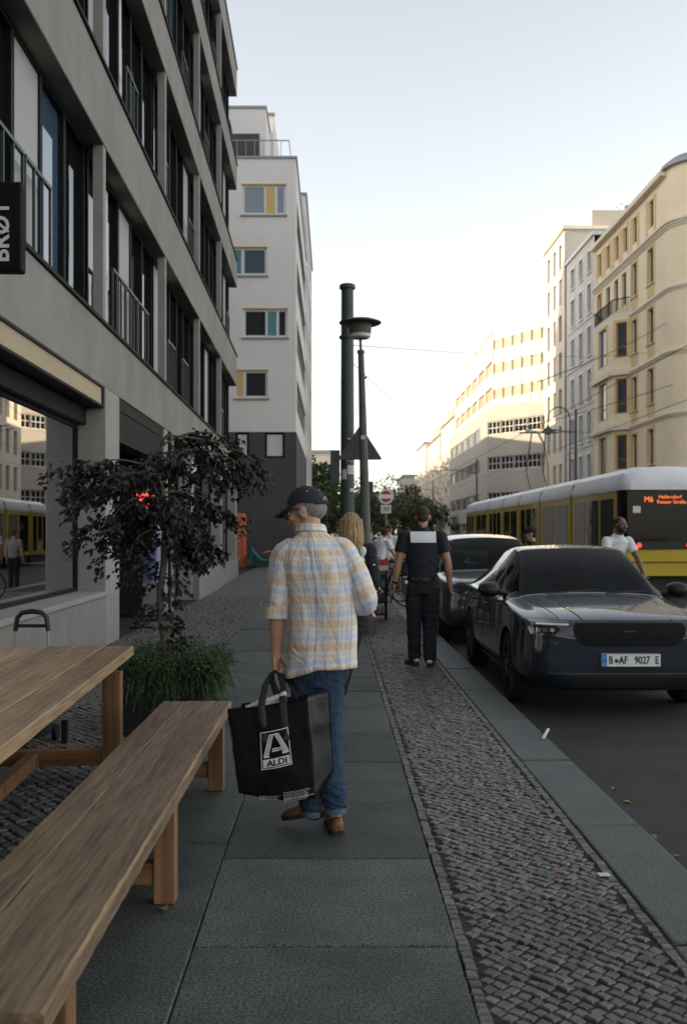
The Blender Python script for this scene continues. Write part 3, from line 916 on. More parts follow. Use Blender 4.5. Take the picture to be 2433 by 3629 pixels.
# cornices wrap round the corner tower
cr = 2.0
def cornice(z, d, h, name='cornice'):
    m = MB()
    ycen, xcen = y0, FX+cr
    for k, (dd, hh0, hh1) in enumerate(((d, h*.6, h), (d*.6, h*.3, h*.6), (d*.3, 0, h*.3))):
        m.box(FX-dd, FX-.002, y0, y1, z+hh0+.001, z+hh1)
        pts = []
        n = 10
        outer = [(xcen-(cr+dd)*math.cos(t*math.pi/2/n), ycen-(cr+dd)*math.sin(t*math.pi/2/n)) for t in range(n+1)]
        inner = [(xcen-(cr+.002)*math.cos(t*math.pi/2/n), ycen-(cr+.002)*math.sin(t*math.pi/2/n)) for t in range(n+1)]
        for t in range(n):
            q = [outer[t], outer[t+1], inner[t+1], inner[t]]
            m.prism([(x,y,z+hh0+.001) for x,y in q], (0,0,hh1-hh0-.001))
        m.box(xcen, 45, y0-cr-dd, y0-cr-.002, z+hh0+.001, z+hh1)
    return m.build(name, 'stucco_trim', Yb)
for z in (20.2, 16.3, 12.4, 8.6, 5.0): cornice(z, .26 if z > 20 else .16, .45 if z > 20 else .3)
# corner tower and side wall
m = MB(); n = 12
arc = [(FX+cr-cr*math.cos(t*math.pi/2/n), y0-cr*math.sin(t*math.pi/2/n)) for t in range(n+1)]
for t in range(n):
    a, b = arc[t+1], arc[t]
    m.add([(b[0],b[1],0),(a[0],a[1],0),(a[0],a[1],top),(b[0],b[1],top)], [(0,1,2,3)])
m.build('corner_tower', 'cream', Yb, smooth=60)
srect = [(7+4.2*k, 8.1+4.2*k, z-1.1, z+1.1) for k in range(3) for z in rows]
m = MB(); wall_open(m, (FX+cr,y0-cr,0), (1,0,0), 22, top, srect, .25); m.build('side_wall', 'cream', Yb)
for r in srect: put_window(Yb, (FX+cr+r[0], y0-cr, r[2]), (1,0,0), r[1]-r[0], r[3]-r[2], .2, 'brown_frame', 'pane_far', .09, 2, 2, .68)
MB().box(FX+.4, 44, y0+.2, y1-.01, 0, top-.05).build('inner_core', 'dark_room', Yb)
m = MB()
m.prism([(FX-.25,y0,top),(FX+2.6,y0,top+1.0),(FX+8,y0,top+1.0),(FX+8,y0,top)], (0,y1-y0-.05,0))
m.lathe([(cr+.3,0),(cr+.22,.25),(cr-.3,.65),(cr-1.2,.95),(.05,1.05)], (FX+cr,y0,top+.002), 28)
m.box(FX+cr, 44, y0-cr-.2, y0, top+.002, top+.9)
m.build('roof', 'roof_metal', Yb)
m = MB(); m.box(FX-.4, FX+.1, y0, y1, top-.32, top-.02); m.build('eaves', 'stucco_trim', Yb)
# bay
bay = MB()
bp = [(FX,75.8),(FX-1.0,74.6),(FX-1.0,69.6),(FX,68.6)]
brs = {}
for (a, b, key) in ((0,1,'l'),(1,2,'c'),(2,3,'r')):
    A, B = Vector((*bp[a],0)), Vector((*bp[b],0))
    L = (B-A).length
    rr = [(L*.5-ww/2, L*.5+ww/2, z-1.15, z+1.25) for z in (3.2,7.1,11.0,14.9) for ww in ([.8] if key != 'c' else [1.7])]
    if key == 'c':
        rr = [(L*.5-.95, L*.5+.95, z-1.35, z+1.3) for z in (3.2,7.1,11.0,14.9)]
    wall_open(bay, A, B-A, L, 16.6, rr, .2)
    brs[key] = (A, (B-A).normalized(), rr)
bay.build('bay_wall', 'cream', Yb)
bay_top = MB().prism([(x,y,16.602) for x,y in bp], (0,0,.25)); bay_top.build('bay_slab', 'stucco_trim', Yb)
for key, (A, u, rr) in brs.items():
    for r in rr:
        O = A + u*r[0] + Vector((0,0,r[2]))
        put_window(Yb, O, u, r[1]-r[0], r[3]-r[2], .18, 'brown_frame', 'pane_blue' if key == 'c' else 'pane_far', .1, 1 if key != 'c' else 1, 2, .3)
    m = MB()
    for r in rr:
        for (ua, ub, va, vb) in ((r[0]-.2,r[0]-.003,r[2],r[3]+.2),(r[1]+.003,r[1]+.2,r[2],r[3]+.2),(r[0]-.003,r[1]+.003,r[3]+.003,r[3]+.2)):
            inn = Vector((0,0,1)).cross(u)
            q = [A+u*ua+Vector((0,0,va)), A+u*ub+Vector((0,0,va)), A+u*ub+Vector((0,0,vb)), A+u*ua+Vector((0,0,vb))]
            m.prism([p-inn*.004 for p in q], -inn*.04)
    m.build('window_surround', 'ochre', Yb)
for zz in (12.5, 8.7, 5.1):
    m = MB()
    off = [(FX-.01,76.1),(FX-1.25,74.75),(FX-1.25,69.45),(FX-.01,68.3)]
    m.prism([(x,y,zz) for x,y in off], (0,0,.38)); m.build('bay_cornice', 'stucco_trim', Yb)
m = MB()
edge = [(FX-.05,75.6),(FX-.95,74.5),(FX-.95,69.7),(FX-.05,68.8)]
for a, b in zip(edge[:-1], edge[1:]):
    m.tube([(a[0],a[1],17.85),(b[0],b[1],17.85)], .04, 6)
    L = math.hypot(a[0]-b[0],a[1]-b[1])
    for k in range(int(L/.16)+1):
        t = k*.16/L
        x, y = a[0]+(b[0]-a[0])*t, a[1]+(b[1]-a[1])*t
        m.box(x-.012,x+.012,y-.012,y+.012,16.86,17.84)
m.build('balcony_railing', 'black_metal', Yb)

# ---- grey rendered house
G2 = thing('grey_rendered_house', 'pale grey house with white framed windows left of the yellow building', 'building', (FX+4,83,0))
ya, yb = 78.25, 87.6
rr = [(yb-c-.6, yb-c+.6, z-1.15, z+1.15) for c in (79.7,82.4,85.2) for z in (3.0,6.7,10.1,13.5,16.9,20.3,23.2)]
rr = [r if r[3] < 24 else (r[0],r[1],22.4,24.1) for r in rr]
w = MB(); wall_open(w, (FX,yb,0), U, yb-ya, 25, rr, .22); w.build('street_wall', 'grey_render', G2)
for r in rr:
    O = Vector((FX,yb,0)) + Vector(U)*r[0] + Vector((0,0,r[2]))
    put_window(G2, O, U, r[1]-r[0], r[3]-r[2], .18, 'white_frame', 'pane_far', .1, 2)
    m = MB(); a, b = O.y, O.y-(r[1]-r[0])
    m.box(FX-.07,FX-.003,b-.16,b,r[2]-.1,r[3]+.14); m.box(FX-.07,FX-.003,a,a+.16,r[2]-.1,r[3]+.14); m.box(FX-.07,FX-.003,b,a,r[3]+.002,r[3]+.14); m.box(FX-.12,FX-.003,b,a,r[2]-.1,r[2]-.002)
    m.build('window_surround', 'white_frame', G2)
for z in (1.4,5.0,8.5,11.9,15.3,18.7):
    MB().box(FX-.06, FX-.002, ya, yb, z, z+.14).build('string_course', 'grey_render', G2)
MB().box(FX+.35, 40, ya+.05, yb, 0, 24.9).build('inner_core', 'dark_room', G2)
MB().box(FX-.18, 36, ya, yb, 25.002, 25.3).build('roof_edge', 'white_frame', G2)

# ---- tall pale house
P3 = thing('tall_pale_house', 'tall pale sunlit house rising above the grey house beside it', 'building', (FX+4,92,0))
ya, yb, hh = 87.65, 96.2, 28.3
rr = [(yb-c-.55, yb-c+.55, z-1.15, z+1.15) for c in (89.6,91.9,94.4) for z in (3.0,6.6,10.0,13.3,16.6,19.9,23.2,26.3)]
w = MB(); wall_open(w, (FX-.1,yb,0), U, yb-ya, hh, rr, .35)
w.build('street_wall', 'pale_render', P3)
for r in rr:
    O = Vector((FX-.1,yb,0)) + Vector(U)*r[0] + Vector((0,0,r[2]))
    put_window(P3, O, U, r[1]-r[0], r[3]-r[2], .3, 'brown_frame', 'pane_far', .09, 1)
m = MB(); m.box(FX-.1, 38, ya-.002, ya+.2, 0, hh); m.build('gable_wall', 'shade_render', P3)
put_window(P3, (FX+5.0,ya,25.4), (1,0,0), 1.3, 1.5, .02, 'white_frame', 'pane_far', .12)
MB().box(FX+.35, 38, ya+.21, yb, 0, hh-.05).build('inner_core', 'dark_room', P3)
MB().box(FX-.35, 38, ya-.15, yb+.1, hh+.002, hh+.28).build('roof_edge', 'pale_render', P3)
MB().box(FX+2.5, 36, ya+1.0, yb, hh+.282, hh+2.0).build('roof_house', 'shade_render', P3)
for k in range(3):
    m = MB(); rr_ = random.Random(k)
    for q in range(60):
        c = Vector((FX+6+k*1.3+rr_.gauss(0,.4), ya+2+rr_.gauss(0,.3), hh+2.5+rr_.gauss(0,.25)))
        m.add([c+Vector((rr_.uniform(-.15,.15),rr_.uniform(-.15,.15),rr_.uniform(-.15,.15))) for _ in range(3)], [(0,1,2)])
    tag(m.build('roof_shrub', 'far_leaf'), ('left', 'middle', 'right')[k] + ' small shrub growing on the roof of the tall pale house', 'shrub', 'roof shrubs')

# ---- white office block with ribbon windows, kinked front
O4 = thing('white_office_block', 'sunlit white office block with tan ribbon windows and glazed upper floors', 'building', (21,112,0))
A, B, C = Vector((22.9,104.8,0)), Vector((18.2,113.4,0)), Vector((18.2,149,0))
# upper glazed front facing the camera side
L1 = (A-B).length; u1 = (A-B).normalized()
HB, HT = 15.7, 24.4
rr = []
nb = 6
for k in range(nb):
    for z0 in (HB+1.0, HB+3.9, HB+6.6):
        rr.append((L1*k/nb+.07, L1*(k+1)/nb-.07, z0-HB, z0-HB+1.2))
w = MB(); wall_open(w, B+Vector((0,0,HB)), u1, L1, HT-HB, rr, .25); w.build('upper_front', 'office_white', O4)
for r in rr:
    put_window(O4, B+u1*r[0]+Vector((0,0,HB+r[2])), u1, r[1]-r[0], r[3]-r[2], .2, 'white_frame', 'tan_window_band', .08, 1)
m = MB()
for k in range(nb+1):
    p = B + u1*(L1*k/nb); inn = Vector((0,0,1)).cross(u1)
    m.obox(Matrix.Translation(p + Vector((0,0,(HB+HT)/2-.2)) - inn*.06) @ RZ(math.atan2(u1.y,u1.x)), .12, .12, HT-HB-.6)
m.build('front_rib', 'office_white', O4)
# street side
u2 = (B-C).normalized(); L2 = (B-C).length
rr2 = [(.6+5.8*k, 5.8*(k+1)+.0, z, z+1.5) for k in range(6) for z in (1.2, 4.2, 7.4)]
w = MB(); wall_open(w, C+Vector((0,0,HB)), u2, L2, 9.0-.3, [(a,b,c,d) for a,b,c,d in rr2 if d < 8.6], .3); w.build('upper_side', 'office_white', O4)
for a,b,c,d in rr2:
    if d < 8.6: put_window(O4, C+u2*a+Vector((0,0,HB+c)), u2, b-a, d-c, .25, 'brown_frame', 'tan_window_band', .08, 4)
# lower floors
A2, B2, C2 = A+Vector((.3,-.6,0)), Vector((17.4,112.6,0)), Vector((17.4,149,0))
u3 = (A2-B2).normalized(); L3 = (A2-B2).length; u4 = (B2-C2).normalized(); L4 = (B2-C2).length
r3 = [(L3*k/5+.06, L3*(k+1)/5-.06, z, z+1.5) for k in range(5) for z in (1.2,4.6,8.6,12.6)]
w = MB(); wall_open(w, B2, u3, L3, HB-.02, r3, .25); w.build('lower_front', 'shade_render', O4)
for r in r3: put_window(O4, B2+u3*r[0]+Vector((0,0,r[2])), u3, r[1]-r[0], r[3]-r[2], .2, 'white_frame', 'pane_dark', .09, 3, 2)
r4 = [(1.0+6*k, 6.9+6*k, z, z+1.6) for k in range(6) for z in (1.2,4.6,8.6,12.4)]
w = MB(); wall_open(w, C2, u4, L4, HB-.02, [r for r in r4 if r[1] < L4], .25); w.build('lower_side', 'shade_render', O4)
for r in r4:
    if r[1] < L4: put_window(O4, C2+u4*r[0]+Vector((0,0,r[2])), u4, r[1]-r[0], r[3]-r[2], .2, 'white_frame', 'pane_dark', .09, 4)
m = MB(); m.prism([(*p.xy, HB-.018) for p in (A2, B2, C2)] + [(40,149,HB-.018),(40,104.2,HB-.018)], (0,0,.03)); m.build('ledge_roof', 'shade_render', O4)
m = MB()
cor = [(A.x+.4,A.y+.4),(B.x+.4,B.y+.35),(C.x+.4,C.y),(40,C.y),(40,A.y+.5)]
m.prism([(x,y,.1) for x,y in cor], (0,0,HT-.2)); m.build('inner_core', 'dark_room', O4)
m = MB(); m.prism([(A.x,A.y-.2,HT+.002),(B.x-.2,B.y,HT+.002),(C.x-.2,C.y,HT+.002),(40,C.y,HT+.002),(40,A.y,HT+.002)], (0,0,.25)); m.build('roof_edge', 'office_white', O4)
m = MB(); m.prism([(A.x+2,A.y+2,HT+.253),(B.x+2,B.y+2,HT+.253),(22,140,HT+.253),(38,140,HT+.253),(38,A.y+2,HT+.253)], (0,0,1.9)); m.build('roof_house', 'office_white', O4)
# ---- far row on the right
def row_house(name, label, ya, yb, h, m_, x=18.2, roof=None, z_rows=None, group=None, roof_h=4.0):
    t = thing(name, label, 'building', (x+4,(ya+yb)/2,0), group=group)
    rr = []
    n = max(2, int((yb-ya)/3.4)); w_ = (yb-ya)/n
    z = 3.0
    while z + 2 < h:
        for k in range(n): rr.append((w_*k+w_*.25, w_*(k+1)-w_*.25, z-1.0, z+1.1))
        z += 3.5
    w = MB(); wall_open(w, (x,yb,0), U, yb-ya, h, rr, .25); w.build('street_wall', m_, t)
    for r in rr:
        put_window(t, Vector((x,yb,0))+Vector(U)*r[0]+Vector((0,0,r[2])), U, r[1]-r[0], r[3]-r[2], .2, 'white_frame', 'pane_far', .12, 1)
    m = MB(); m.box(x, 36, ya, ya+.2, 0, h); m.box(x+.4, 36, ya+.2, yb, 0, h-.05); m.build('gable_wall', m_, t)
    if roof:
        m = MB(); m.prism([(x-.3,ya,h),(x+3.0,ya,h+roof_h),(x+9,ya,h+roof_h),(x+9,ya,h)], (0,yb-ya,0)); m.build('roof', roof, t)
        for k in range(n-1):
            yy = ya + w_*(k+.75)
            m = MB(); m.box(x+.5, x+2.6, yy, yy+1.2, h+.6, h+2.4); m.build('dormer', 'pale_render', t)
    else:
        MB().box(x-.3, 36, ya, yb, h+.002, h+.4).build('roof', 'roof_metal', t)
    for k in range(1, n, 2):
        for z in (7.0, 10.5, 14.0):
            if z < h-3: MB().box(x-.9, x-.003, ya+w_*k-.9, ya+w_*k+1.2, z-1.9, z-.9).build('balcony', m_, t)
    return t
row_house('far_row_house', 'cream sunlit house with tiled roof far down the right side', 149.2, 168, 19.0, 'pale_render', roof='roof_tile')
row_house('far_row_house', 'cream house with balconies at the far end of the right hand row', 168.2, 190, 18.0, 'pale_render', x=18.0, roof='roof_tile')
row_house('far_row_house', 'last narrow sunlit house closing the right hand row', 190.2, 207, 18.6, 'office_white', x=17.6)
# buildings closing the view
def far_block(name, label, x0, x1, ya, yb, h, m_, nx, nz, roof=True):
    t = thing(name, label, 'building', ((x0+x1)/2, ya, 0))
    w_, rr = (x1-x0)/nx, []
    zz = (h-2)/nz
    for i in range(nx):
        for j in range(nz): rr.append((w_*i+w_*.2, w_*(i+1)-w_*.2, 1.5+zz*j, 1.5+zz*j+zz*.55))
    w = MB(); wall_open(w, (x0,ya,0), (1,0,0), x1-x0, h, rr, .4)
    w.add([(x1,ya,0),(x1,yb,0),(x1,yb,h),(x1,ya,h)], [(0,1,2,3)]); w.add([(x0,yb,0),(x0,ya,0),(x0,ya,h),(x0,yb,h)], [(0,1,2,3)])
    w.build('wall', m_, t)
    for r in rr: put_window(t, (x0+r[0],ya,r[2]), (1,0,0), r[1]-r[0], r[3]-r[2], .3, 'brown_frame', 'pane_far', .15, 2)
    MB().box(x0-.4, x1+.4, ya-.4, yb, h+.002, h+.6).build('roof', 'roof_metal', t)
far_block('distant_block', 'dark window-gridded block closing the street in the distance', 18.6, 23.4, 262, 285, 16.4, 'far_render', 4, 4)
far_block('distant_house', 'long pale house in the distance left of the green mast', -13, 1.2, 252, 280, 22, 'far_render', 6, 4)
far_block('distant_house', 'low pinkish house far away behind the no entry sign', 9, 17, 300, 320, 13.5, 'far_render', 3, 3)

# ---- far trees
def far_tree(x, y, h, r, seed, label):
    rr_ = random.Random(seed)
    t = thing('street_tree', label, 'tree', (x,y,-.02), group='trees at the end of the street')
    m = MB().tube([(x,y,-.02),(x+.1,y,h*.35),(x-.1,y+.1,h*.7)], [.16,.12,.05], 7)
    for k in range(5):
        a = rr_.uniform(0,6.3); m.tube([(x,y,h*.4),(x+math.cos(a)*r*.6,y+math.sin(a)*r*.6,h*.75)], [.06,.02], 5)
    m.build('trunk', 'bark', t)
    m = MB()
    blobs = [(rr_.gauss(0,r*.45), rr_.gauss(0,r*.4), h*.60+rr_.gauss(0,h*.17), r*rr_.uniform(.25,.5)) for _ in range(26)]
    for bx, by, bz, br in blobs:
        for q in range(130):
            d = Vector((rr_.gauss(0,1),rr_.gauss(0,1),rr_.gauss(0,1))).normalized()*br*rr_.uniform(.6,1.05)
            c = Vector((x+bx,y+by,bz)) + d
            s = .16*h/6
            a = Vector((rr_.uniform(-1,1),rr_.uniform(-1,1),rr_.uniform(-1,1))).normalized(); b = a.orthogonal().normalized()
            m.add([c-a*s, c+b*s*.7, c+a*s, c-b*s*.7], [(0,1,2,3)])
    m.build('crown', 'far_leaf', t)
spots = [(-2.4,84,7.4,2.6,'leafy tree left of the green mast, nearest the white building'),(-.4,90,6.2,2.6,'leafy tree showing left of the green mast, nearer the mast'),
         (2.6,96,6.2,2.8,'leafy tree showing right behind the green mast'),(5.6,115,6.4,3.4,'leafy tree behind the no entry sign'),
         (8.8,125,7.0,3.6,'leafy tree just right of the no entry sign'),(12.2,140,7.4,3.8,'leafy tree behind the uniformed man'),(14.2,165,8.0,3.4,'leafy tree below the dark distant block')]
for i, (x,y,h,r,l) in enumerate(spots): far_tree(x,y,h,r,i+50,l)

# ================================================================ bench and table
be = thing('wooden_bench', 'long weathered wooden bench without a back at the left edge of the pavement', 'bench', (-.855,4.25,0))
by0, by1, bz = 2.2, 6.30, .46
def plank(name, x0, x1, y0, y1, z0, z1, m, parent, seed, bev=.006, wear=False):
    """a board with slightly uneven long edges"""
    rr_ = random.Random(seed)
    n = 90 if wear else 24
    mb = MB()
    rings = []
    for i in range(n+1):
        y = y0 + (y1-y0)*i/n
        e0, e1 = rr_.uniform(-.0018,.0018), rr_.uniform(-.0018,.0018)
        zt = z1 + rr_.uniform(-.0012,.0012)
        b = bev*rr_.uniform(.6,1.6)
        if wear: b = .005 + .009*max(0, noise.noise(Vector((y*2.3,seed,0)))+.25) + rr_.uniform(0,.002)
        xa, xb = x0+e0, x1+e1
        rings.append([(xa,y,z0),(xb,y,z0),(xb,y,zt-b),(xb-b,y,zt),(xa+b*.6,y,zt),(xa,y,zt-b*.6)])
    mb.loft(rings)
    if wear:
        for i, f in enumerate(mb.f):
            if len(f) == 4 and len(set(x % 6 for x in f)) == 2 and set(x % 6 for x in f) == {2,3}: mb.m[i] = 1
        return mb.build(name, [m, 'worn_wood'], parent)
    return mb.build(name, m, parent)
plank('seat_board', -.930, -.640, by0, by1, .40, bz, 'bench_wood', be, 1, wear=True)
plank('seat_board', -1.075, -.9335, by0, by1, .401, bz-.002, 'bench_wood', be, 2)
for y in (2.42, 4.07, 5.86):
    for x0 in (-.735, -1.065):
        MB().box(x0, x0+.088, y, y+.09, .001, .399).build('leg', 'leg_wood', be, bevel=.005, bseg=2)
    MB().box(-.976, -.736, y+.012, y+.078, .075, .165).build('stretcher', 'rail_wood', be, bevel=.004)
    MB().box(-1.064, -.648, y+.02, y+.07, .34, .3985).build('seat_bearer', 'rail_wood', be) if False else None
MB().box(-.885, -.835, 2.52, 5.85, .09, .15).build('long_rail', 'leg_wood', be, bevel=.004) if False else None

ta = thing('wooden_table', 'wide plank topped wooden table with orange brown legs behind the bench', 'table', (-1.81,4.9,0), .052, local=True)
tx1, tx0 = .585, -.55
nb_ = 6
for k in range(nb_):
    w_ = (tx1-tx0)/nb_
    plank('table_board', tx0+k*w_+.001, tx0+(k+1)*w_-.001, -1.75, 1.62, .722, .78 - (.001 if k % 2 else 0), 'table_wood', ta, 20+k, .004)
for x in (tx0+.03, tx1-.145):
    for y in (-1.6, 1.27):
        MB().box(x, x+.112, y, y+.112, .001, .652).build('leg', 'leg_wood', ta, bevel=.005, bseg=2)
MB().box(tx1-.125, tx1-.085, -1.7, 1.55, .653, .7205).build('apron', 'leg_wood', ta, bevel=.003)
MB().box(tx0+.07, tx0+.11, -1.7, 1.55, .653, .7205).build('apron', 'leg_wood', ta, bevel=.003)
MB().box(tx0+.143, tx1-.146, 1.29, 1.36, .07, .165).build('stretcher', 'rail_wood', ta, bevel=.003)
MB().box(-.02, .05, -1.5, 1.288, .075, .16).build('stretcher', 'rail_wood', ta, bevel=.003)

# shopping trolley bag behind the table
tb = thing('trolley_bag', 'black trolley bag with bare metal handle standing behind the table', 'trolley bag', (-2.22,7.2,0))
mb = MB()
rings = []
for z, rx, ry in ((.06,.13,.09),(.08,.19,.14),(.2,.205,.155),(.36,.195,.15),(.46,.165,.125),(.52,.10,.08),(.535,.02,.02)):
    rings.append([(-2.22+rx*math.copysign(abs(math.cos(a))**.7, math.cos(a)), 7.15+ry*math.copysign(abs(math.sin(a))**.7, math.sin(a)), z) for a in [2*math.pi*k/20 for k in range(20)]])
mb.loft(rings); mb.build('bag', 'black_fabric', tb, smooth=60)
for x in (-2.345, -2.09):
    MB().tube([(x,7.33,.05),(x,7.33,.5),(x+(.012 if x < -2.2 else -.012),7.34,.86)], .0085, 8).build('tube', 'galv', tb, smooth=50)
MB().tube([(-2.342,7.34,.8),(-2.325,7.34,.90),(-2.29,7.34,.935),(-2.215,7.34,.945),(-2.145,7.34,.935),(-2.11,7.34,.90),(-2.095,7.34,.8)], .019, 10).build('handle', 'black_plastic', tb, smooth=50)
MB().tube([(-2.325,7.34,.838),(-2.11,7.34,.838)], .013, 8).build('cross_grip', 'black_plastic', tb, smooth=50)
for x in (-2.40, -2.04):
    w_ = MB().lathe([(.02,-.018),(.055,-.018),(.06,-.01),(.06,.01),(.055,.018),(.02,.018)], (x,7.33,.06), 20, axis='x'); w_.build('wheel', 'tyre', tb, smooth=40)
MB().box(-1.965, -1.925, 7.2, 7.24, .001, .17).build('stand_foot', 'black_plastic', tb)

# ================================================================ planter with weeping purple tree
pl = thing('planter_box', 'dark square planter box behind the bench end', 'planter', (-1.27,7.85,0))
m = MB(); X0, X1, Y0, Y1 = -1.62, -.925, 7.5, 8.2
m.box(X0,X1,Y0,Y0+.03,.002,.5); m.box(X0,X1,Y1-.03,Y1,.002,.5); m.box(X0,X0+.03,Y0+.031,Y1-.031,.002,.5); m.box(X1-.03,X1,Y0+.031,Y1-.031,.002,.5)
m.build('box', 'planter', pl, bevel=.004)
MB().box(X0+.031,X1-.031,Y0+.031,Y1-.031,.38,.455).build('soil', 'soil', pl)
rg = random.Random(5)
gr = thing('planter_greenery', 'feathery dark green ground plants spilling over the planter rim', 'plant', (-1.27,7.85,.45))
strands = MB()
leafbits = MB()
for k in range(2900):
    side = rg.random()
    bx, by = rg.uniform(X0+.04,X1-.03), rg.uniform(Y0+.04,Y1-.05)
    if rg.random() < .3: by = Y0+.045
    if rg.random() < .15: bx = X1-.04
    ox, oy = (bx+1.27)/.35, (by-7.85)/.35
    h = .02 + .13*rg.random()**1.5 + .05*noise.noise(Vector((bx*5,by*5,1)))
    if rg.random() < .2: h += .07
    out = Vector((ox+rg.gauss(0,.5), oy+rg.gauss(0,.5), 0))
    reach = .05 + .17*max(abs(ox),abs(oy))**2*rg.random() + (.07 if ox > .5 else 0)*rg.random()
    out = out.normalized()*reach
    p0 = Vector((bx,by,.44)); p1 = p0+out*.5+Vector((0,0,h+.05)); 
    drop = .40*rg.random()**2.2 if max(abs(ox),abs(oy)) > .6 else 0
    p2 = p0+out+Vector((0,0,h+.03-drop))
    if p2.y < Y0-.2: p2.y = Y0-.2
    pts = [p0.lerp(p1,t)*(1-t)+p1.lerp(p2,t)*t for t in (0,.35,.7,1.)]
    wv = Vector((rg.uniform(-1,1),rg.uniform(-1,1),0)).normalized()*.002
    strands.add([q-wv for q in pts]+[q+wv for q in pts], [(i,i+1,i+5,i+4) for i in range(3)])
    for q in range(7):
        t = rg.uniform(.3,1.0)
        c = (p0.lerp(p1,t)*(1-t)+p1.lerp(p2,t)*t) + Vector((rg.uniform(-.012,.012),rg.uniform(-.012,.012),rg.uniform(-.012,.012)))
        a = Vector((rg.uniform(-1,1),rg.uniform(-1,1),rg.uniform(-.6,.9))).normalized(); b = a.orthogonal().normalized()
        s = rg.uniform(.007,.017)
        leafbits.add([c-a*s, c+b*s*.35, c+a*s, c-b*s*.35], [(0,1,2,3)])
tag(strands.build('stems', 'leaf_green', gr), kind='stuff')
tag(leafbits.build('leaves', 'leaf_green', gr), kind='stuff')

tr = thing('weeping_tree', 'small weeping tree with nearly black purple leaves growing in the planter', 'tree', (-1.325,7.85,.45))
tp = [(-1.335,7.85,.42),(-1.32,7.85,.62),(-1.355,7.86,.85),(-1.365,7.86,1.05),(-1.33,7.85,1.3),(-1.315,7.85,1.55),(-1.335,7.85,1.8),(-1.375,7.85,2.0),(-1.385,7.86,2.12),(-1.35,7.86,2.24),(-1.30,7.85,2.30)]
m = MB().tube(tp, [.034,.031,.029,.028,.026,.025,.023,.019,.016,.013,.009], 10)
trunk = m.build('trunk', 'bark', tr, smooth=60)
rt = random.Random(8)
leaf_pts = []
def branch(p, d, length, r, droop, lvl=0):
    pts, rad = [Vector(p)], [r]
    d = Vector(d).normalized()
    n = 9
    for i in range(n):
        d = (d + Vector((rt.gauss(0,.10), rt.gauss(0,.10), -droop*(i/n)*.34 + rt.gauss(0,.05)))).normalized()
        pts.append(pts[-1] + d*length/n); rad.append(max(.0022, r*(1-.85*(i+1)/n)))
    br = MB().tube(pts, rad, 5); br.build('branch', 'bark', tr)
    for i in range(1, n+1):
        t = i/n
        k = 8 if lvl == 0 else 10
        for q in range(k):
            f = rt.random()
            c = pts[i-1].lerp(pts[i], f)
            leaf_pts.append((c + Vector((rt.gauss(0,.028), rt.gauss(0,.028), rt.gauss(-.015,.022))), (pts[i]-pts[i-1]).normalized()))
        if lvl == 0 and i >= 2 and rt.random() < .75:
            sd = (d.cross(Vector((0,0,1))) * rt.choice((-1,1)) + Vector((0,0,rt.uniform(-.5,.25))) + d*.5)
            branch(pts[i], sd, length*rt.uniform(.28,.5), r*.45, droop*1.15, 1)
# main arching limbs: (start z, direction, length, droop)
limbs = [((-1.34,7.85,1.66),(-.9,-.25,.10),.72,.9),((-1.34,7.85,1.62),(-.85,.35,.05),.66,1.0),((-1.34,7.85,1.60),(.85,-.2,.02),.56,1.1),((-1.34,7.85,1.55),(-.6,-.7,.0),.5,1.2),((-1.34,7.85,1.52),(.6,.5,.0),.45,1.3),
         ((-1.36,7.86,2.02),(-.9,-.15,.28),.78,.75),((-1.36,7.86,2.0),(-.8,.5,.20),.75,.8),((-1.37,7.85,1.95),(-.75,-.6,.15),.70,.8),
         ((-1.35,7.86,2.22),(.8,.1,.30),.75,.8),((-1.34,7.86,2.15),(.9,-.3,.12),.80,.75),((-1.33,7.85,2.05),(.75,.5,.12),.72,.8),
         ((-1.31,7.85,2.29),(.95,.05,-.05),.88,.55),((-1.36,7.86,2.1),(-.2,.9,.3),.62,1.),((-1.36,7.86,2.1),(.15,-.9,.22),.60,1.0),
         ((-1.35,7.85,1.88),(-.95,.1,.10),.74,.6),((-1.34,7.85,1.84),(.9,.25,.08),.62,.8),((-1.34,7.85,1.8),(-.5,-.7,.1),.60,.9),((-1.34,7.85,1.8),(.5,-.75,.08),.58,.9),
         ((-1.34,7.85,1.95),(-.9,-.35,.22),.86,.5),((-1.34,7.85,1.70),(-.75,.3,.05),.52,1.),((-1.34,7.85,1.72),(.7,-.1,.05),.42,1.2)]
for s, d, l, dr in limbs: branch(s, d, l*.9, .011, dr)
for z, a, l in ((1.35,.4,.24),(1.22,2.6,.26),(1.05,.2,.20),(.95,3.4,.22),(.80,.3,.25),(.70,5.6,.22),(.62,.6,.22),(.9,.1,.2),(1.48,3.0,.42),(1.5,5.2,.38),(1.42,.6,.36),(1.3,3.5,.34),(1.55,.1,.45),(1.18,.5,.28)):
    x = -1.33 - (.03 if z < 1.2 else 0)
    branch((x,7.85,z), (math.cos(a),math.sin(a)*.6,-.1), l, .005, 1.5, 1)
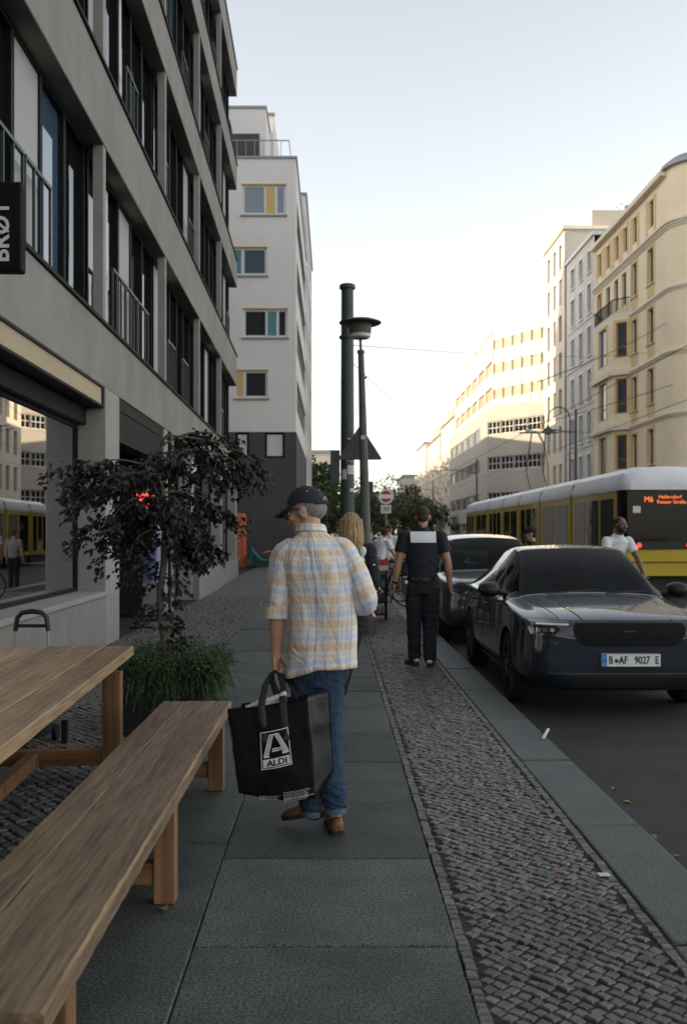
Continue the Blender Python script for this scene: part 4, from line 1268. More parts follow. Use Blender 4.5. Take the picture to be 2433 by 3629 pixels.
# leaves: gently folded ovals
def leaf_geo(L, W, fold, curl):
    return [(0,0,0),(W*.42,L*.28,fold),(W*.5,L*.55,fold),(0,L,-curl),(-W*.5,L*.55,fold),(-W*.42,L*.28,fold),(0,L*.5,-.002)], [(0,1,6),(1,2,6),(2,3,6),(3,4,6),(4,5,6),(5,0,6)]
crown = MB()
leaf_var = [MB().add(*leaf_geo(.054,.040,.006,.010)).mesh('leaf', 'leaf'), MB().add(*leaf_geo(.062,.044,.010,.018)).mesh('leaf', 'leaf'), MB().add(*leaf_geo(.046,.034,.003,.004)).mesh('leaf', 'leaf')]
rt.shuffle(leaf_pts)
leaf_pts = leaf_pts[:6200]
front = sorted(range(len(leaf_pts)), key=lambda i: leaf_pts[i][0].y)[:300]
fs_ = set(front)
crown_o = None
for i, (c, d) in enumerate(leaf_pts):
    yaw = math.atan2(d.y, d.x) - math.pi/2 + rt.uniform(-1.3,1.3)
    M = TR(c, RZ(yaw) @ RX(R(rt.uniform(-70,5))) @ RY(R(rt.uniform(-40,40))), [rt.uniform(.75,1.25)]*3)
    if i in fs_: continue
    v, f = leaf_geo(rt.uniform(.040,.062), rt.uniform(.030,.044), rt.uniform(.002,.012), rt.uniform(.0,.02))
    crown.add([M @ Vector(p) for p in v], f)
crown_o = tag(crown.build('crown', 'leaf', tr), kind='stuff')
for i in front:
    c, d = leaf_pts[i]
    yaw = math.atan2(d.y, d.x) - math.pi/2 + rt.uniform(-1.3,1.3)
    inst(rt.choice(leaf_var), 'leaf', tr, c, (R(rt.uniform(-70,5)), R(rt.uniform(-40,40)), yaw), [rt.uniform(.8,1.2)]*3)

# ================================================================ mast, lamp, signs
ma = thing('steel_mast', 'thick dark green round steel mast behind the street lamp', 'mast', (.285,20,-.02))
mx, my = .285, 20.0
m = MB().lathe([(.19,-.02),(.19,.12),(.148,.14),(.146,1.0),(.134,4.0),(.122,6.44),(.120,6.47)], (mx,my,0), 24); m.build('shaft', 'mast_green', ma, smooth=40)
m = MB().lathe([(.123,6.42),(.160,6.43),(.160,6.50),(.13,6.52),(.05,6.525)], (mx,my,0), 24); m.build('cap', 'mast_green', ma, smooth=40)
MB().lathe([(.134,5.42),(.165,5.43),(.165,5.48),(.134,5.49)], (mx,my,0), 24, cap=False).build('clamp_ring', 'mast_green', ma, smooth=40)
MB().box(mx-.34, mx-.15, my-.12, my+.14, 2.5, 3.18).build('control_box', 'mast_green', ma, bevel=.01)
MB().box(mx+.36, mx+.52, my-.03, my-.005, 2.22, 2.56).build('small_sign', 'sign_back', ma)
for (a, b, c, d) in ((-.03,.12,2.95,3.13),(0.0,.135,2.70,2.88),(-.11,-.02,2.6,2.8),(.05,.14,2.35,2.42)):
    mm = MB(); n = 5
    for k in range(n):
        t0, t1 = a+(b-a)*k/n, a+(b-a)*(k+1)/n
        q = [(mx+t, my-math.sqrt(max(.0001,.1475**2-t*t)), z) for t, z in ((t0,c),(t1,c),(t1,d),(t0,d))]
        mm.add(q, [(0,1,2,3)])
    mm.build('sticker', 'sticker', ma)
ts = thing('triangular_traffic_sign', 'triangular traffic sign seen from behind on the green mast', 'traffic sign', (.54,19.8,2.98))
cx_, zb_, hw_s = .535, 2.98, .45
pts = []
for (px_, pz_) in ((-hw_s,0),(hw_s,0),(0,.70)):
    pts.append((px_,pz_))
poly = []
for i in range(3):
    p = Vector((*pts[i],0)); a = Vector((*pts[i-1],0)); b = Vector((*pts[(i+1) % 3],0))
    for t in (0,.5,1):
        q1 = p + (a-p).normalized()*.05; q2 = p + (b-p).normalized()*.05
        qq = (q1.lerp(p,t)).lerp(p.lerp(q2,t),t); poly.append((cx_+qq.x, 19.80, zb_+qq.y))
MB().prism(poly, (0,.012,0)).build('sign_plate', 'sign_back', ts)
MB().box(cx_-.25, cx_+.1, 19.813, 19.85, zb_+.1, zb_+.14).build('clamp', 'galv', ts)
MB().box(cx_-.25, cx_+.1, 19.813, 19.85, zb_+.4, zb_+.44).build('clamp', 'galv', ts)

la = thing('street_lamp', 'slender grey street lamp with flat round hat in front of the green mast', 'street lamp', (.53,15,-.02))
def lx(z): return .53 - .0265*z          # the post leans slightly
prof = [(-.02,.125),(.25,.122),(.30,.10),(1.3,.085),(1.34,.093),(1.40,.078),(2.9,.062),(4.2,.045),(4.24,.045)]
m = MB(); n = 20
m.loft([[(lx(z)+r*math.cos(2*math.pi*k/n), 15+r*math.sin(2*math.pi*k/n), z) for k in range(n)] for z, r in prof]); m.build('post', 'post_grey', la, smooth=40)
xx = lx(4.3)
MB().lathe([(.02,4.23),(.058,4.235),(.058,4.27),(.02,4.29)], (xx,15,0), 18).build('collar', 'post_grey', la, smooth=40)
MB().tube([(xx,15,4.28),(xx-.01,15,4.48)], .02, 10).build('stem', 'post_grey', la)
MB().lathe([(.03,4.46),(.13,4.455),(.155,4.475),(.16,4.53)], (xx-.01,15,0), 28).build('lamp_glass', 'lamp_white', la, smooth=40)
MB().lathe([(.161,4.52),(.165,4.56),(.172,4.67),(.05,4.672)], (xx-.01,15,0), 28).build('housing', 'post_grey', la, smooth=40)
MB().lathe([(.05,4.668),(.30,4.673),(.318,4.685),(.316,4.70),(.22,4.735),(.09,4.76),(.02,4.762)], (xx-.01,15,0), 36).build('hat', 'mast_green', la, smooth=40)
MB().box(lx(2.96)-.035, lx(2.96)+.03, 14.925, 14.932, 2.93, 2.99).build('sticker', 'sticker', la)
MB().tube([(lx(3.9)+.04,15,3.86),(lx(3.9)+.075,15,3.87)], .018, 8).build('cable_hook', 'post_grey', la)

ne = thing('no_entry_sign', 'round red and white no entry sign on a pole with a small plate below', 'traffic sign', (2.12,40,-.03))
nx_, ny_, nz_ = 2.12, 40.0, 3.0
MB().tube([(nx_,ny_+.06,-.13),(nx_,ny_+.06,3.2)], .03, 10).build('pole', 'galv', ne, smooth=40)
MB().lathe([(.001,-.0),(.305,-.0),(.305,.02),(.001,.02)], (nx_,ny_,nz_), 40, axis='y').build('disc', 'sign_white', ne)
for sgn in (1,-1):     # red segments above and below the white bar
    mm = MB(); pts = []
    for k in range(21):
        a = R(20) + (math.pi-2*R(20))*k/20
        pts.append((nx_+.232*math.cos(a), ny_-.006, nz_+sgn*(.232*math.sin(a)+.004)))
    mm.prism(pts, (0,.005,0)); mm.build('red_segment', 'sign_red', ne)
MB().box(nx_-.21, nx_+.21, ny_-.004, ny_+.01, 2.32, 2.66).build('supplementary_plate', 'lamp_white', ne)
m = MB()
for z in (2.56,2.5,2.44): m.box(nx_-.13, nx_+.13, ny_-.008, ny_-.0045, z-.012, z+.012)
tag(m.build('plate_lettering', 'print_black', ne), kind='stuff')

# curved lamp posts on the far side
def curved_lamp(x, y, h, out, label, m_='tan_panel'):
    t = thing('curved_street_lamp', label, 'street lamp', (x,y,-.03), group='curved lamps across the street')
    pts = [(x,y,-.03),(x,y,h*.55),(x-out*.08,y,h*.75),(x-out*.3,y,h*.9),(x-out*.62,y,h*.985),(x-out*.9,y,h)]
    MB().tube(pts, [.11,.08,.07,.06,.05,.05], 10).build('post', m_, t, smooth=50)
    MB().ell(TR((x-out*1.1,y,h), None, (out*.26,.12,.07)), 14, 8).build('lamp_head', 'lamp_white', t, smooth=True)
curved_lamp(10.2, 47, 6.35, .85, 'pale curved lamp post rising behind the tram roof')
hl = thing('hanging_street_lamp', 'dark gooseneck lamp post with bell lamp before the tall pale house', 'street lamp', (17.1,72,0))
hp = [(17.1,72,0),(17.1,72,9.8)] + [(16.3+.8*math.cos(a), 72, 9.8+.85*math.sin(a)) for a in [math.pi*k/10 for k in range(1,11)]] + [(15.5,72,9.2)]
MB().tube(hp, [.08]+[.045]*(len(hp)-1), 10).build('post', 'post_grey', hl, smooth=50)
MB().lathe([(.05,.55),(.12,.4),(.42,.12),(.44,.05),(.25,.02),(.22,-.12),(.05,-.16)], (15.5,72,8.8), 24).build('lamp_head', 'post_grey', hl, smooth=40)
for i, (x, y, h) in enumerate(((14.6,60,9.0),(14.4,100,9.0),(14.0,140,9.0))):
    p = thing('tram_wire_mast', ('nearest', 'middle', 'farthest')[i] + ' thin dark tram wire mast on the right hand kerb', 'mast', (x,y,0), group='tram wire masts')
    MB().tube([(x,y,-.1),(x,y,h)], [.11,.07], 10).build('pole', 'mast_green', p, smooth=50)
    MB().tube([(x,y,h-1.4),(x-3.6,y,h-1.0)], .03, 8).build('arm', 'mast_green', p, smooth=50)
def wire(a, b, sag, label, r=.012, n=14):
    a, b = Vector(a), Vector(b)
    pts = [a.lerp(b, k/n) - Vector((0,0,sag*4*(k/n)*(1-k/n))) for k in range(n+1)]
    return tag(MB().tube(pts, r, 5).build('overhead_wire', 'wire'), label, 'wire', 'overhead wires')
wire((mx+.1,20,5.3),(20.5,62.5,13.0), .3, 'overhead wire running from the mast to the yellow building', .007)
wire((mx+.1,20,4.95),(14.0,100,8.4), .4, 'thin wire dropping from the mast towards the far tram mast', .007)
wire((11.8,64,8.2),(20.5,60.2,10.5), .1, 'span wire tied to the corner of the yellow building', .02)
wire((11.8,64,8.2),(20.5,77.5,9.4), .1, 'span wire tied to the far end of the yellow building', .02)
wire((8.4,18,6.0),(8.4,100,6.0), .05, 'contact wire above the tram on the near track', .012)
wire((11.8,18,6.0),(11.8,140,6.0), .05, 'contact wire above the far track', .012)
wire((8.2,40,7.6),(20.5,61.6,14.5), .2, 'diagonal wire crossing in front of the yellow building', .02)
wire((1.5,80,6.5),(14.4,100,8.2), .3, 'span wire across the far street', .02)

# ================================================================ small things on the ground
o = MB().prism([(1.785,7.62,-.112),(1.80,7.60,-.112),(1.70,7.10,-.112),(1.685,7.12,-.112)], (0,0,.02))
o = MB(); o.obox(TR((1.60,7.50,.012), RZ(R(-18))), .018, .36, .012)
tag(o.build('plastic_stick', 'sign_white'), 'thin white plastic stick lying on the kerb edge', 'litter')
rl = random.Random(13)
def fallen_leaf(x, y, z, s, m_, label, a):
    mb = MB(); v, f = leaf_geo(s, s*.6, .008, .012)
    M = TR((x,y,z+.004), RZ(a)); mb.add([M @ Vector(p) for p in v], f)
    return tag(mb.build('fallen_leaf', m_), label, 'leaf', 'fallen leaves')
fallen_leaf(-.665, 3.98, .008, .07, 'dry_leaf', 'pale yellow leaf lying below the middle bench leg', .6)
for k in range(7):
    fallen_leaf(1.68+rl.uniform(0,.1), 4.4+k*.3+rl.uniform(0,.2), -.118, rl.uniform(.04,.06), 'dry_leaf', 'dry leaf in the gutter, ' + ('nearest to the camera', 'second from the camera', 'third from the camera', 'middle one of the seven', 'third from the parked car', 'second from the parked car', 'nearest to the parked car')[k], rl.uniform(0,6))
m = MB()
for k in range(260):
    y = rl.choice((4.25,4.4,4.55,6.0,6.2)) + rl.gauss(0,.07); x = 1.635 + abs(rl.gauss(0,.03))
    a = rl.uniform(0,6.3); l = rl.uniform(.02,.06)
    m.add([(x-.003,y,-.118),(x+.003,y,-.118),(x+l*.5*math.cos(a),y+l*.5*math.sin(a),-.118+l)], [(0,1,2)])
tag(m.build('gutter_weeds', 'weed'), 'dry yellowish weeds growing along the kerb in the gutter', 'weeds', kind='stuff')
tag(MB().tube([(.98,4.45,.012),(1.03,4.42,.012)], .004, 6).build('cigarette_end', 'coral'), 'tiny orange cigarette end lying on the cobbles', 'litter')
tag(MB().box(1.17,1.22,4.38,4.42,.011,.014).build('paper_scrap', 'paper'), 'small pale paper scrap lying on the cobbles', 'litter')

# ================================================================ things by the shop and further down the pavement
ck = thing('clothes_rail', 'clothes rail standing in the shop entrance', 'clothes rail', (-3.05,16.6,0))
MB().tube([(-3.05,15.9,.02),(-3.05,15.9,1.75)], .014, 8).build('post', 'black_metal', ck)
MB().tube([(-3.05,17.3,.02),(-3.05,17.3,1.75)], .014, 8).build('post', 'black_metal', ck)
MB().tube([(-3.05,15.88,1.75),(-3.05,17.32,1.75)], .014, 8).build('bar', 'black_metal', ck)
for y in (15.9,17.3): MB().box(-3.25,-2.85,y-.02,y+.02,.001,.03).build('foot', 'black_metal', ck)
def garment(y, m_, label, z0, w_=.21):
    mb = MB(); rings = []
    for t, ww in ((0,.42),(.3,.36),(.6,.36),(.85,.40),(.93,.36),(1.,.08)):
        z = z0 + (1.70-z0)*t
        rings.append([(-3.05+ww*.5*math.cos(a)*(1+.06*math.sin(5*a)), y+.06*math.sin(a)*(1+.3*math.sin(4*a+t)), z) for a in [2*math.pi*k/18 for k in range(18)]])
    mb.loft(rings); tag(mb.build('hanging_garment', m_, smooth=60), label, 'garment', 'garments on the clothes rail')
garment(16.15, 'blue_cloth', 'blue garment hanging on the clothes rail', .85)
garment(16.55, 'lilac_cloth', 'lilac garment hanging on the clothes rail', .7)
garment(16.95, 'navy_cloth', 'dark garment hanging on the clothes rail', .8)
m = MB(); m.box(-3.05, -2.78, 15.5, 15.53, 1.94, 2.14)
rs_ = tag(m.build('red_shop_sign', 'shop_red'), 'small glowing red sign in the shop entrance behind the tree', 'sign')

op = thing('orange_column', 'orange advertising column with white scrawl beside the dark grey wall', 'advertising column', (-4.1,44.2,-.002))
mb = MB(); rings = []
for z, s_ in ((0,.94),(.04,1.),(2.2,1.),(2.33,.92),(2.4,.7),(2.42,.2)):
    rings.append([(-4.12+.27*s_*math.copysign(abs(math.cos(a))**.5,math.cos(a)), 44.2+.2*s_*math.copysign(abs(math.sin(a))**.5,math.sin(a)), z) for a in [2*math.pi*k/24 for k in range(24)]])
mb.loft(rings); mb.build('column', 'orange_paint', op, smooth=50)
m = MB(); ro = random.Random(2)
for k in range(46):
    x, z = -4.31+ro.random()*.24, .25+ro.random()*1.85
    m.obox(TR((x,43.985,z), RY(ro.uniform(-.8,.8))), ro.uniform(.03,.09), .004, ro.uniform(.015,.04))
tag(m.build('scrawl', 'sticker', op), kind='stuff')

def wheel_at(t, c, r, m_tyre='tyre', spokes=10, name='wheel', tw=.022):
    mb = MB(); n = 28
    ring = [(c[0]+ (r-tw)*math.cos(2*math.pi*k/n), c[1], c[2]+(r-tw)*math.sin(2*math.pi*k/n)) for k in range(n+1)]
    w_ = MB(); 
    for k in range(n):
        pass
    prof = [(r-2*tw,-tw*.7),(r-tw*.6,-tw),(r,-tw*.3),(r,tw*.3),(r-tw*.6,tw),(r-2*tw,tw*.7),(r-2*tw,-tw*.7)]
    return prof
def bike_wheel(t, c, r, axis='x', tw=.02, spokes=12):
    prof = [(r-1.6*tw,-tw*.6),(r-tw*.6,-tw*.9),(r,-tw*.3),(r,tw*.3),(r-tw*.6,tw*.9),(r-1.6*tw,tw*.6),(r-1.6*tw,-tw*.6)]
    o = MB().lathe(prof, c, 30, axis=axis, cap=False).build('wheel', 'tyre', t, smooth=50)
    m = MB()
    for k in range(spokes):
        a = 2*math.pi*k/spokes
        d = (0,math.cos(a),math.sin(a)) if axis == 'x' else (math.sin(a),0,math.cos(a))
        m.tube([c, tuple(c[i]+d[i]*(r-1.5*tw) for i in range(3))], .0025, 4)
    m.lathe([(.001,-.03),(.025,-.03),(.025,.03),(.001,.03)], c, 12, axis=axis)
    m.build('spokes', 'galv', o)
def bicycle(name, label, loc, rz, m_frame, group=None, basket=False):
    """local: rides along +Y"""
    t = thing(name, label, 'bicycle', loc, rz, group, local=True)
    bike_wheel(t, (0,-.52,.345), .345); bike_wheel(t, (0,.55,.345), .345)
    f = MB()
    bb, seat, head0, head1, rear = (0,-.06,.29), (0,-.22,.78), (0,.36,.86), (0,.40,.70), (0,-.52,.345)
    for a, b, r in ((bb,seat,.017),(seat,head0,.017),(bb,head1,.019),(head0,head1,.02)): f.tube([a,b], r, 8)
    for s in (-1,1):
        f.tube([(s*.02,-.06,.29),(s*.05,-.52,.345)], .009, 6); f.tube([(s*.02,-.22,.76),(s*.05,-.52,.345)], .009, 6)
        f.tube([(s*.045,.42,.64),(s*.05,.55,.345)], .012, 6)
    f.build('frame', m_frame, t, smooth=50)
    MB().tube([(0,.36,.86),(0,.34,.98)], .013, 8).build('stem', 'galv', t)
    MB().tube([(-.29,.22,1.0),(-.22,.32,1.0),(0,.35,.99),(.22,.32,1.0),(.29,.22,1.0)], .012, 8).build('handlebar', 'black_plastic', t, smooth=50)
    MB().tube([(0,-.22,.78),(0,-.245,.90)], .012, 8).build('seat_post', 'galv', t)
    mb = MB(); mb.loft([[(w*math.cos(a), y, .93+h*math.sin(a)) for a in [2*math.pi*k/10 for k in range(10)]] for y, w, h in ((-.37,.03,.02),(-.34,.075,.03),(-.26,.07,.032),(-.16,.03,.028),(-.09,.018,.02))]); mb.build('saddle', 'black_plastic', t, smooth=60)
    MB().lathe([(.02,-.006),(.09,-.006),(.09,.006),(.02,.006)], (.05,-.06,.29), 20, axis='x').build('chainring', 'galv', t)
    for s in (-1,1): MB().obox(TR((s*.11,-.06+s*.12,.29-s*.1)), .1, .07, .02).build('pedal', 'black_plastic', t)
    if basket:
        m = MB(); m.box(-.16,.16,.55,.83,.75,.76); m.box(-.16,.16,.55,.56,.761,.98); m.box(-.16,.16,.82,.83,.761,.98); m.box(-.16,-.15,.561,.819,.761,.98); m.box(.15,.16,.561,.819,.761,.98); m.build('basket', 'black_plastic', t)
    return t
# teal rental bike by the dark wall
sc = thing('rental_bike', 'teal rental bike with coral seat parked by the dark grey wall', 'bicycle', (-3.1,43.8,-.002), R(90), local=True)
# local: +Y is the bike's front (points left in the picture)
bike_wheel(sc, (0,.56,.27), .27, tw=.03); bike_wheel(sc, (0,-.52,.27), .27, tw=.03)
MB().tube([(0,.44,.95),(0,.47,.72),(0,.56,.27)], [.035,.045,.03], 10).build('fork', 'teal_paint', sc, smooth=50)
MB().tube([(0,.46,.78),(0,.30,.58),(0,.08,.36),(0,-.18,.32),(0,-.52,.34)], [.06,.07,.07,.06,.05], 12).build('frame', 'teal_paint', sc, smooth=50)
MB().tube([(0,-.22,.32),(0,-.30,.62)], .03, 10).build('seat_tube', 'teal_paint', sc, smooth=50)
MB().tube([(-.28,.34,1.0),(0,.43,.97),(.28,.34,1.0)], .018, 8).build('handlebar', 'black_plastic', sc, smooth=50)
MB().tube([(0,-.02,.64),(0,-.2,.70),(0,-.42,.72),(0,-.5,.74)], [(.03,.06),(.05,.1),(.05,.12),(.03,.1)], 12).build('saddle', 'coral', sc, smooth=50)
MB().tube([(0,-.24,.5),(0,-.55,.56),(0,-.82,.42)], [(.02,.06)]*3, 8).build('mudguard', 'teal_paint', sc, smooth=50)

# street stall with goods, behind the woman
stl = thing('goods_stand', 'small pavement stand stacked with coloured goods under a red header', 'display stand', (.74,17.4,0))
m = MB()
for x in (.56,.92):
    for y in (17.25,17.6): m.box(x-.015,x+.015,y-.015,y+.015,.001,1.08)
m.build('frame', 'black_metal', stl)
for z in (.10,.32,.56,.78): MB().box(.54,.94,17.22,17.62,z,z+.02).build('shelf', 'black_metal', stl)
MB().box(.53,.95,17.19,17.21,.97,1.07).build('header_board', 'goods_red', stl)
MB().box(.53,.95,17.185,17.208,.88,.965).build('price_board', 'sticker', stl)
rq = random.Random(6)
gm = ['goods_teal','goods_green','goods_brown','goods_pink','poster_tan','goods_red']
for row, z in enumerate((.121,.341,.581)):
    for k in range(4):
        x = .565 + k*.098
        h = rq.uniform(.12,.18); mm = ['goods_pink','goods_brown','goods_teal'][row] if k % 2 else rq.choice(gm)
        mb = MB()
        mb.lathe([(.035,0),(.04,h*.1),(.042,h*.7),(.03,h*.9),(.012,h)], (x,17.29,z), 10)
        g = mb.build('packet', mm, smooth=50)
        tag(g, ('bottom','middle','upper')[row] + ' shelf packet, ' + ('first','second','third','fourth')[k] + ' from the left on the goods stand', 'packet', 'packets on the goods stand')
mb = MB()
for k in range(120):
    c = Vector((rq.uniform(.54,.94), rq.uniform(17.24,17.4), rq.uniform(.80,.9))); a = Vector((rq.gauss(0,1),rq.gauss(0,1),rq.gauss(0,1))).normalized(); b = a.orthogonal()
    mb.add([c-a*.03,c+b*.02,c+a*.03,c-b*.02], [(0,1,2,3)])
tag(mb.build('bunch_of_herbs', 'goods_green'), 'green herb bunches on the top shelf of the goods stand', 'herbs', kind='stuff')
bicycle('parked_bicycle', 'dark bicycle parked beyond the goods stand', (1.05,20.8,0), R(60), 'black_metal', 'parked bicycles')
bicycle('parked_bicycle', 'second dark bicycle parked behind the first one beyond the stand', (1.0,22.2,0), R(75), 'rail_metal', 'parked bicycles')
# ================================================================ cars
def car(name, label, loc, P, rz=0, group=None):
    """local: front at y=0 looking towards -Y, tail at +y; z from the road"""
    t = thing(name, label, 'car', loc, rz, group, local=True)
    S = P['stations']           # y, z_bottom, w_bottom, w_side, z_shoulder, w_shoulder, z_edge, w_edge, z_top
    rings = []
    for (y, zb, wb, ws, zs, wsh, ze, we, zt) in S:
        zm = zb + (zs-zb)*.42
        half = [(0,zb),(wb*.55,zb),(wb,zb+.02),(ws,zb+(zs-zb)*.22),(ws+.008,zm),(wsh+.012,zb+(zs-zb)*.8),(wsh,zs),(wsh-.028,zs+.018),
                (we+ (wsh-.028-we)*.45, zs+.018+(ze-zs-.018)*.55),(we,ze),(we-.05,ze+(zt-ze)*.45),(we*.55,zt-.012),(0,zt)]
        right = [(x,y,z) for x, z in half]; left = [(-x,y,z) for x, z in reversed(half[1:-1])]
        rings.append(right + left)
    K = len(rings[0])
    mb = MB()
    gi0, gi1 = P['glass']          # station range of the greenhouse
    wi0, wi1 = P['wind']; ri0, ri1 = P['rear']
    vs_ = [p for r in rings for p in r]
    base = len(mb.v)
    faces, mi = [], []
    for i in range(len(rings)-1):
        for k in range(K):
            k2 = (k+1) % K
            faces.append((i*K+k2, i*K+k, (i+1)*K+k, (i+1)*K+k2))
            seg = min(k, K-1-k)
            m = 0
            if seg in (7,8) and gi0 <= i < gi1 and i not in P['pillars']: m = 1
            if seg in (9,10,11) and wi0 <= i < wi1: m = 2
            if seg in (9,10,11) and ri0 <= i < ri1: m = 3
            mi.append(m)
    faces.append(tuple(range(K))); mi.append(0)
    faces.append(tuple((len(rings)-1)*K+k for k in range(K-1,-1,-1))); mi.append(0)
    me = bpy.data.meshes.new('body'); me.from_pydata(vs_, [], faces)
    for m in (P['paint'], 'car_glass', 'car_glass', 'car_glass'): me.materials.append(M_(m))
    me.polygons.foreach_set('material_index', mi)
    # creases keep the shoulder and the glass edges crisp
    at_ = me.attributes.new('crease_edge', 'FLOAT', 'EDGE')
    kk = {6:.55, 7:.35, 9:.5, 2:.4}
    for e in me.edges:
        a, b = e.vertices
        if a % K == b % K:
            kseg = a % K; kseg = min(kseg, K-kseg)
            at_.data[e.index].value = kk.get(kseg, 0)
        elif a//K == b//K and a//K in P['crease_st']:
            at_.data[e.index].value = .6
    o = bpy.data.objects.new('body_src', me); COL.objects.link(o)
    sm = o.modifiers.new('s', 'SUBSURF'); sm.levels = 2; sm.render_levels = 2
    # wheel arches
    cut = MB()
    for wy in P['wheels']:
        for s in (-1,1):
            cut.lathe([(.001,-.16),(P['arch'],-.16),(P['arch'],.2),(.001,.2)], (s*(P['half']-.10), wy, P['wr']), 40, axis='x')
    cm = cut.mesh('cut', 'car_trim'); co = bpy.data.objects.new('cut', cm); COL.objects.link(co)
    bo = o.modifiers.new('b', 'BOOLEAN'); bo.object = co; bo.operation = 'DIFFERENCE'; bo.solver = 'EXACT'
    dg = bpy.context.evaluated_depsgraph_get()
    nm = bpy.data.meshes.new_from_object(o.evaluated_get(dg))
    bpy.data.objects.remove(o); bpy.data.objects.remove(co)
    bm = bmesh.new(); bm.from_mesh(nm)
    tree = BVHTree.FromBMesh(bm)
    # split glazing off the body
    def part(cond, pname, pm):
        fs = [f for f in bm.faces if cond(f)]
        if not fs: return None
        idx, vv, ff = {}, [], []
        for f in fs:
            q = []
            for v in f.verts:
                if v.index not in idx: idx[v.index] = len(vv); vv.append(tuple(v.co))
                q.append(idx[v.index])
            ff.append(tuple(q))
        x = MB(); x.v = vv; x.f = ff; x.m = [0]*len(ff); x.uv = [None]*len(ff)
        return x.build(pname, pm, t, smooth=38)
    ctr = lambda f: f.calc_center_median()
    bm.verts.index_update()
    part(lambda f: f.material_index == 0 or f.material_index > 3, 'body', P['paint'])
    part(lambda f: f.material_index == 2, 'windscreen', 'car_glass')
    part(lambda f: f.material_index == 3, 'rear_window', 'car_glass')
    ym = P['bpillar']
    for s in (-1,1):
        for lo, hi in ((-9,ym),(ym,99)):
            part(lambda f: f.material_index == 1 and ctr(f).x*s > 0 and lo <= ctr(f).y < hi, 'side_window', 'car_glass')
    # wheels
    for wy in P['wheels']:
        for s in (-1,1):
            c = (s*(P['half']-.125), wy, P['wr'])
            r = P['wr']
            tyre = MB().lathe([(r*.66,-.11),(r*.93,-.115),(r,-.085),(r,.085),(r*.93,.115),(r*.66,.11)], c, 40, axis='x', cap=False).build('wheel', 'tyre', t, smooth=40)
            rim = MB()
            xo = s*.105
            rim.lathe([(r*.70,-.10 if s > 0 else .10),(r*.70,xo*.98),(r*.63,xo),(r*.60,xo*.55)], c, 40, axis='x', cap=False)
            rim.lathe([(.001,0.0),(r*.62,0.0)], (c[0]+xo*.1,c[1],c[2]), 30, axis='x', cap=False, mi=1)
            for k in range(5):
                a = 2*math.pi*k/5 + .3
                for da in (-.16,.16):
                    p0 = (c[0]+xo*.82, c[1]+.05*math.cos(a+da*2), c[2]+.05*math.sin(a+da*2)); p1 = (c[0]+xo*.9, c[1]+r*.65*math.cos(a+da), c[2]+r*.65*math.sin(a+da))
                    rim.tube([p0,p1], [.022,.018], 6)
            rim.lathe([(.001,xo*.9),(.05,xo*.85),(.055,xo*.5)], c, 16, axis='x')
            rim.build('rim', [P.get('rimm','rim'), 'car_trim'], tyre, smooth=40)
    # black floor so that no light shines through the wheel wells
    MB().box(-P['half']+.24, P['half']-.24, .45, P['len']-.35, .2, .62).build('underbody', 'car_trim', t)
    # inside: seats, dashboard, steering wheel
    f0, zd = P['cabin']
    MB().box(-P['half']+.16, P['half']-.16, f0+.05, P['len']-1.0, .63, .72).build('cabin_floor', 'car_inside', t)
    MB().box(-P['half']+.17, P['half']-.17, f0, f0+.42, zd-.25, zd-.06).build('dashboard', 'car_inside', t, bevel=.03)
    MB().tube([(.36+.17*math.cos(a), f0+.55+.05*math.sin(a), zd-.06+.15*math.sin(a)) for a in [2*math.pi*k/18 for k in range(19)]], .014, 6).build('steering_wheel', 'car_inside', t, smooth=50)
    for sy in (f0+1.0, f0+1.95):
        for sx in (-.36,.36):
            mb = MB(); mb.loft([[(sx+w_*math.cos(a), yy+.06*math.sin(a), z_) for a in [2*math.pi*k/14 for k in range(14)]] for yy, w_, z_ in ((sy-.02,.22,.73),(sy,.23,.9),(sy+.06,.21,1.08),(sy+.08,.14,1.14),(sy+.08,.08,1.15))]); st_ = mb.build('seat', 'car_inside', t, smooth=50)
            MB().ell(TR((sx,sy+.09,min(1.24, P['roofz']-.16)), None, (.12,.05,.085)), 12, 8).build('head_rest', 'car_inside', st_, smooth=True)
    MB().obox(TR((.0,f0+.75,P['roofz']-.17)), .22, .03, .07).build('rear_view_mirror', 'car_inside', t, bevel=.01)
    def patch(pname, poly, m_, nx=14, nz=6, off=.006, parent=None, d=(0,1,0), o_=-1.0, kind='y'):
        """thin plate pressed on the bodywork: poly rows [(z, x0, x1)]"""
        mb = MB(); n = len(poly)
        g = []
        for (z, xa, xb) in poly:
            row = []
            for k in range(nx+1):
                x = xa+(xb-xa)*k/nx
                h = tree.ray_cast(Vector((x,-1.5,z)), Vector((0,1,0)))
                y = h[0].y-off if h[0] is not None else 0
                row.append((x,y,z))
            g += row
        m1 = nx+1
        N_ = len(g)
        vs2 = g + [(x,y+off*.8,z) for x,y,z in g]
        fs = []
        for r in range(n-1):
            for k in range(nx):
                q = (r*m1+k, r*m1+k+1, (r+1)*m1+k+1, (r+1)*m1+k)
                fs.append(q); fs.append(tuple(N_+i for i in reversed(q)))
        rim_ = list(range(m1)) + [r*m1+nx for r in range(1,n)] + [(n-1)*m1+k for k in range(nx-1,-1,-1)] + [r*m1 for r in range(n-2,0,-1)]
        for a, b in zip(rim_, rim_[1:]+rim_[:1]): fs.append((b, a, a+N_, b+N_))
        mb.add(vs2, fs)
        return mb.build(pname, m_, parent or t, smooth=40)
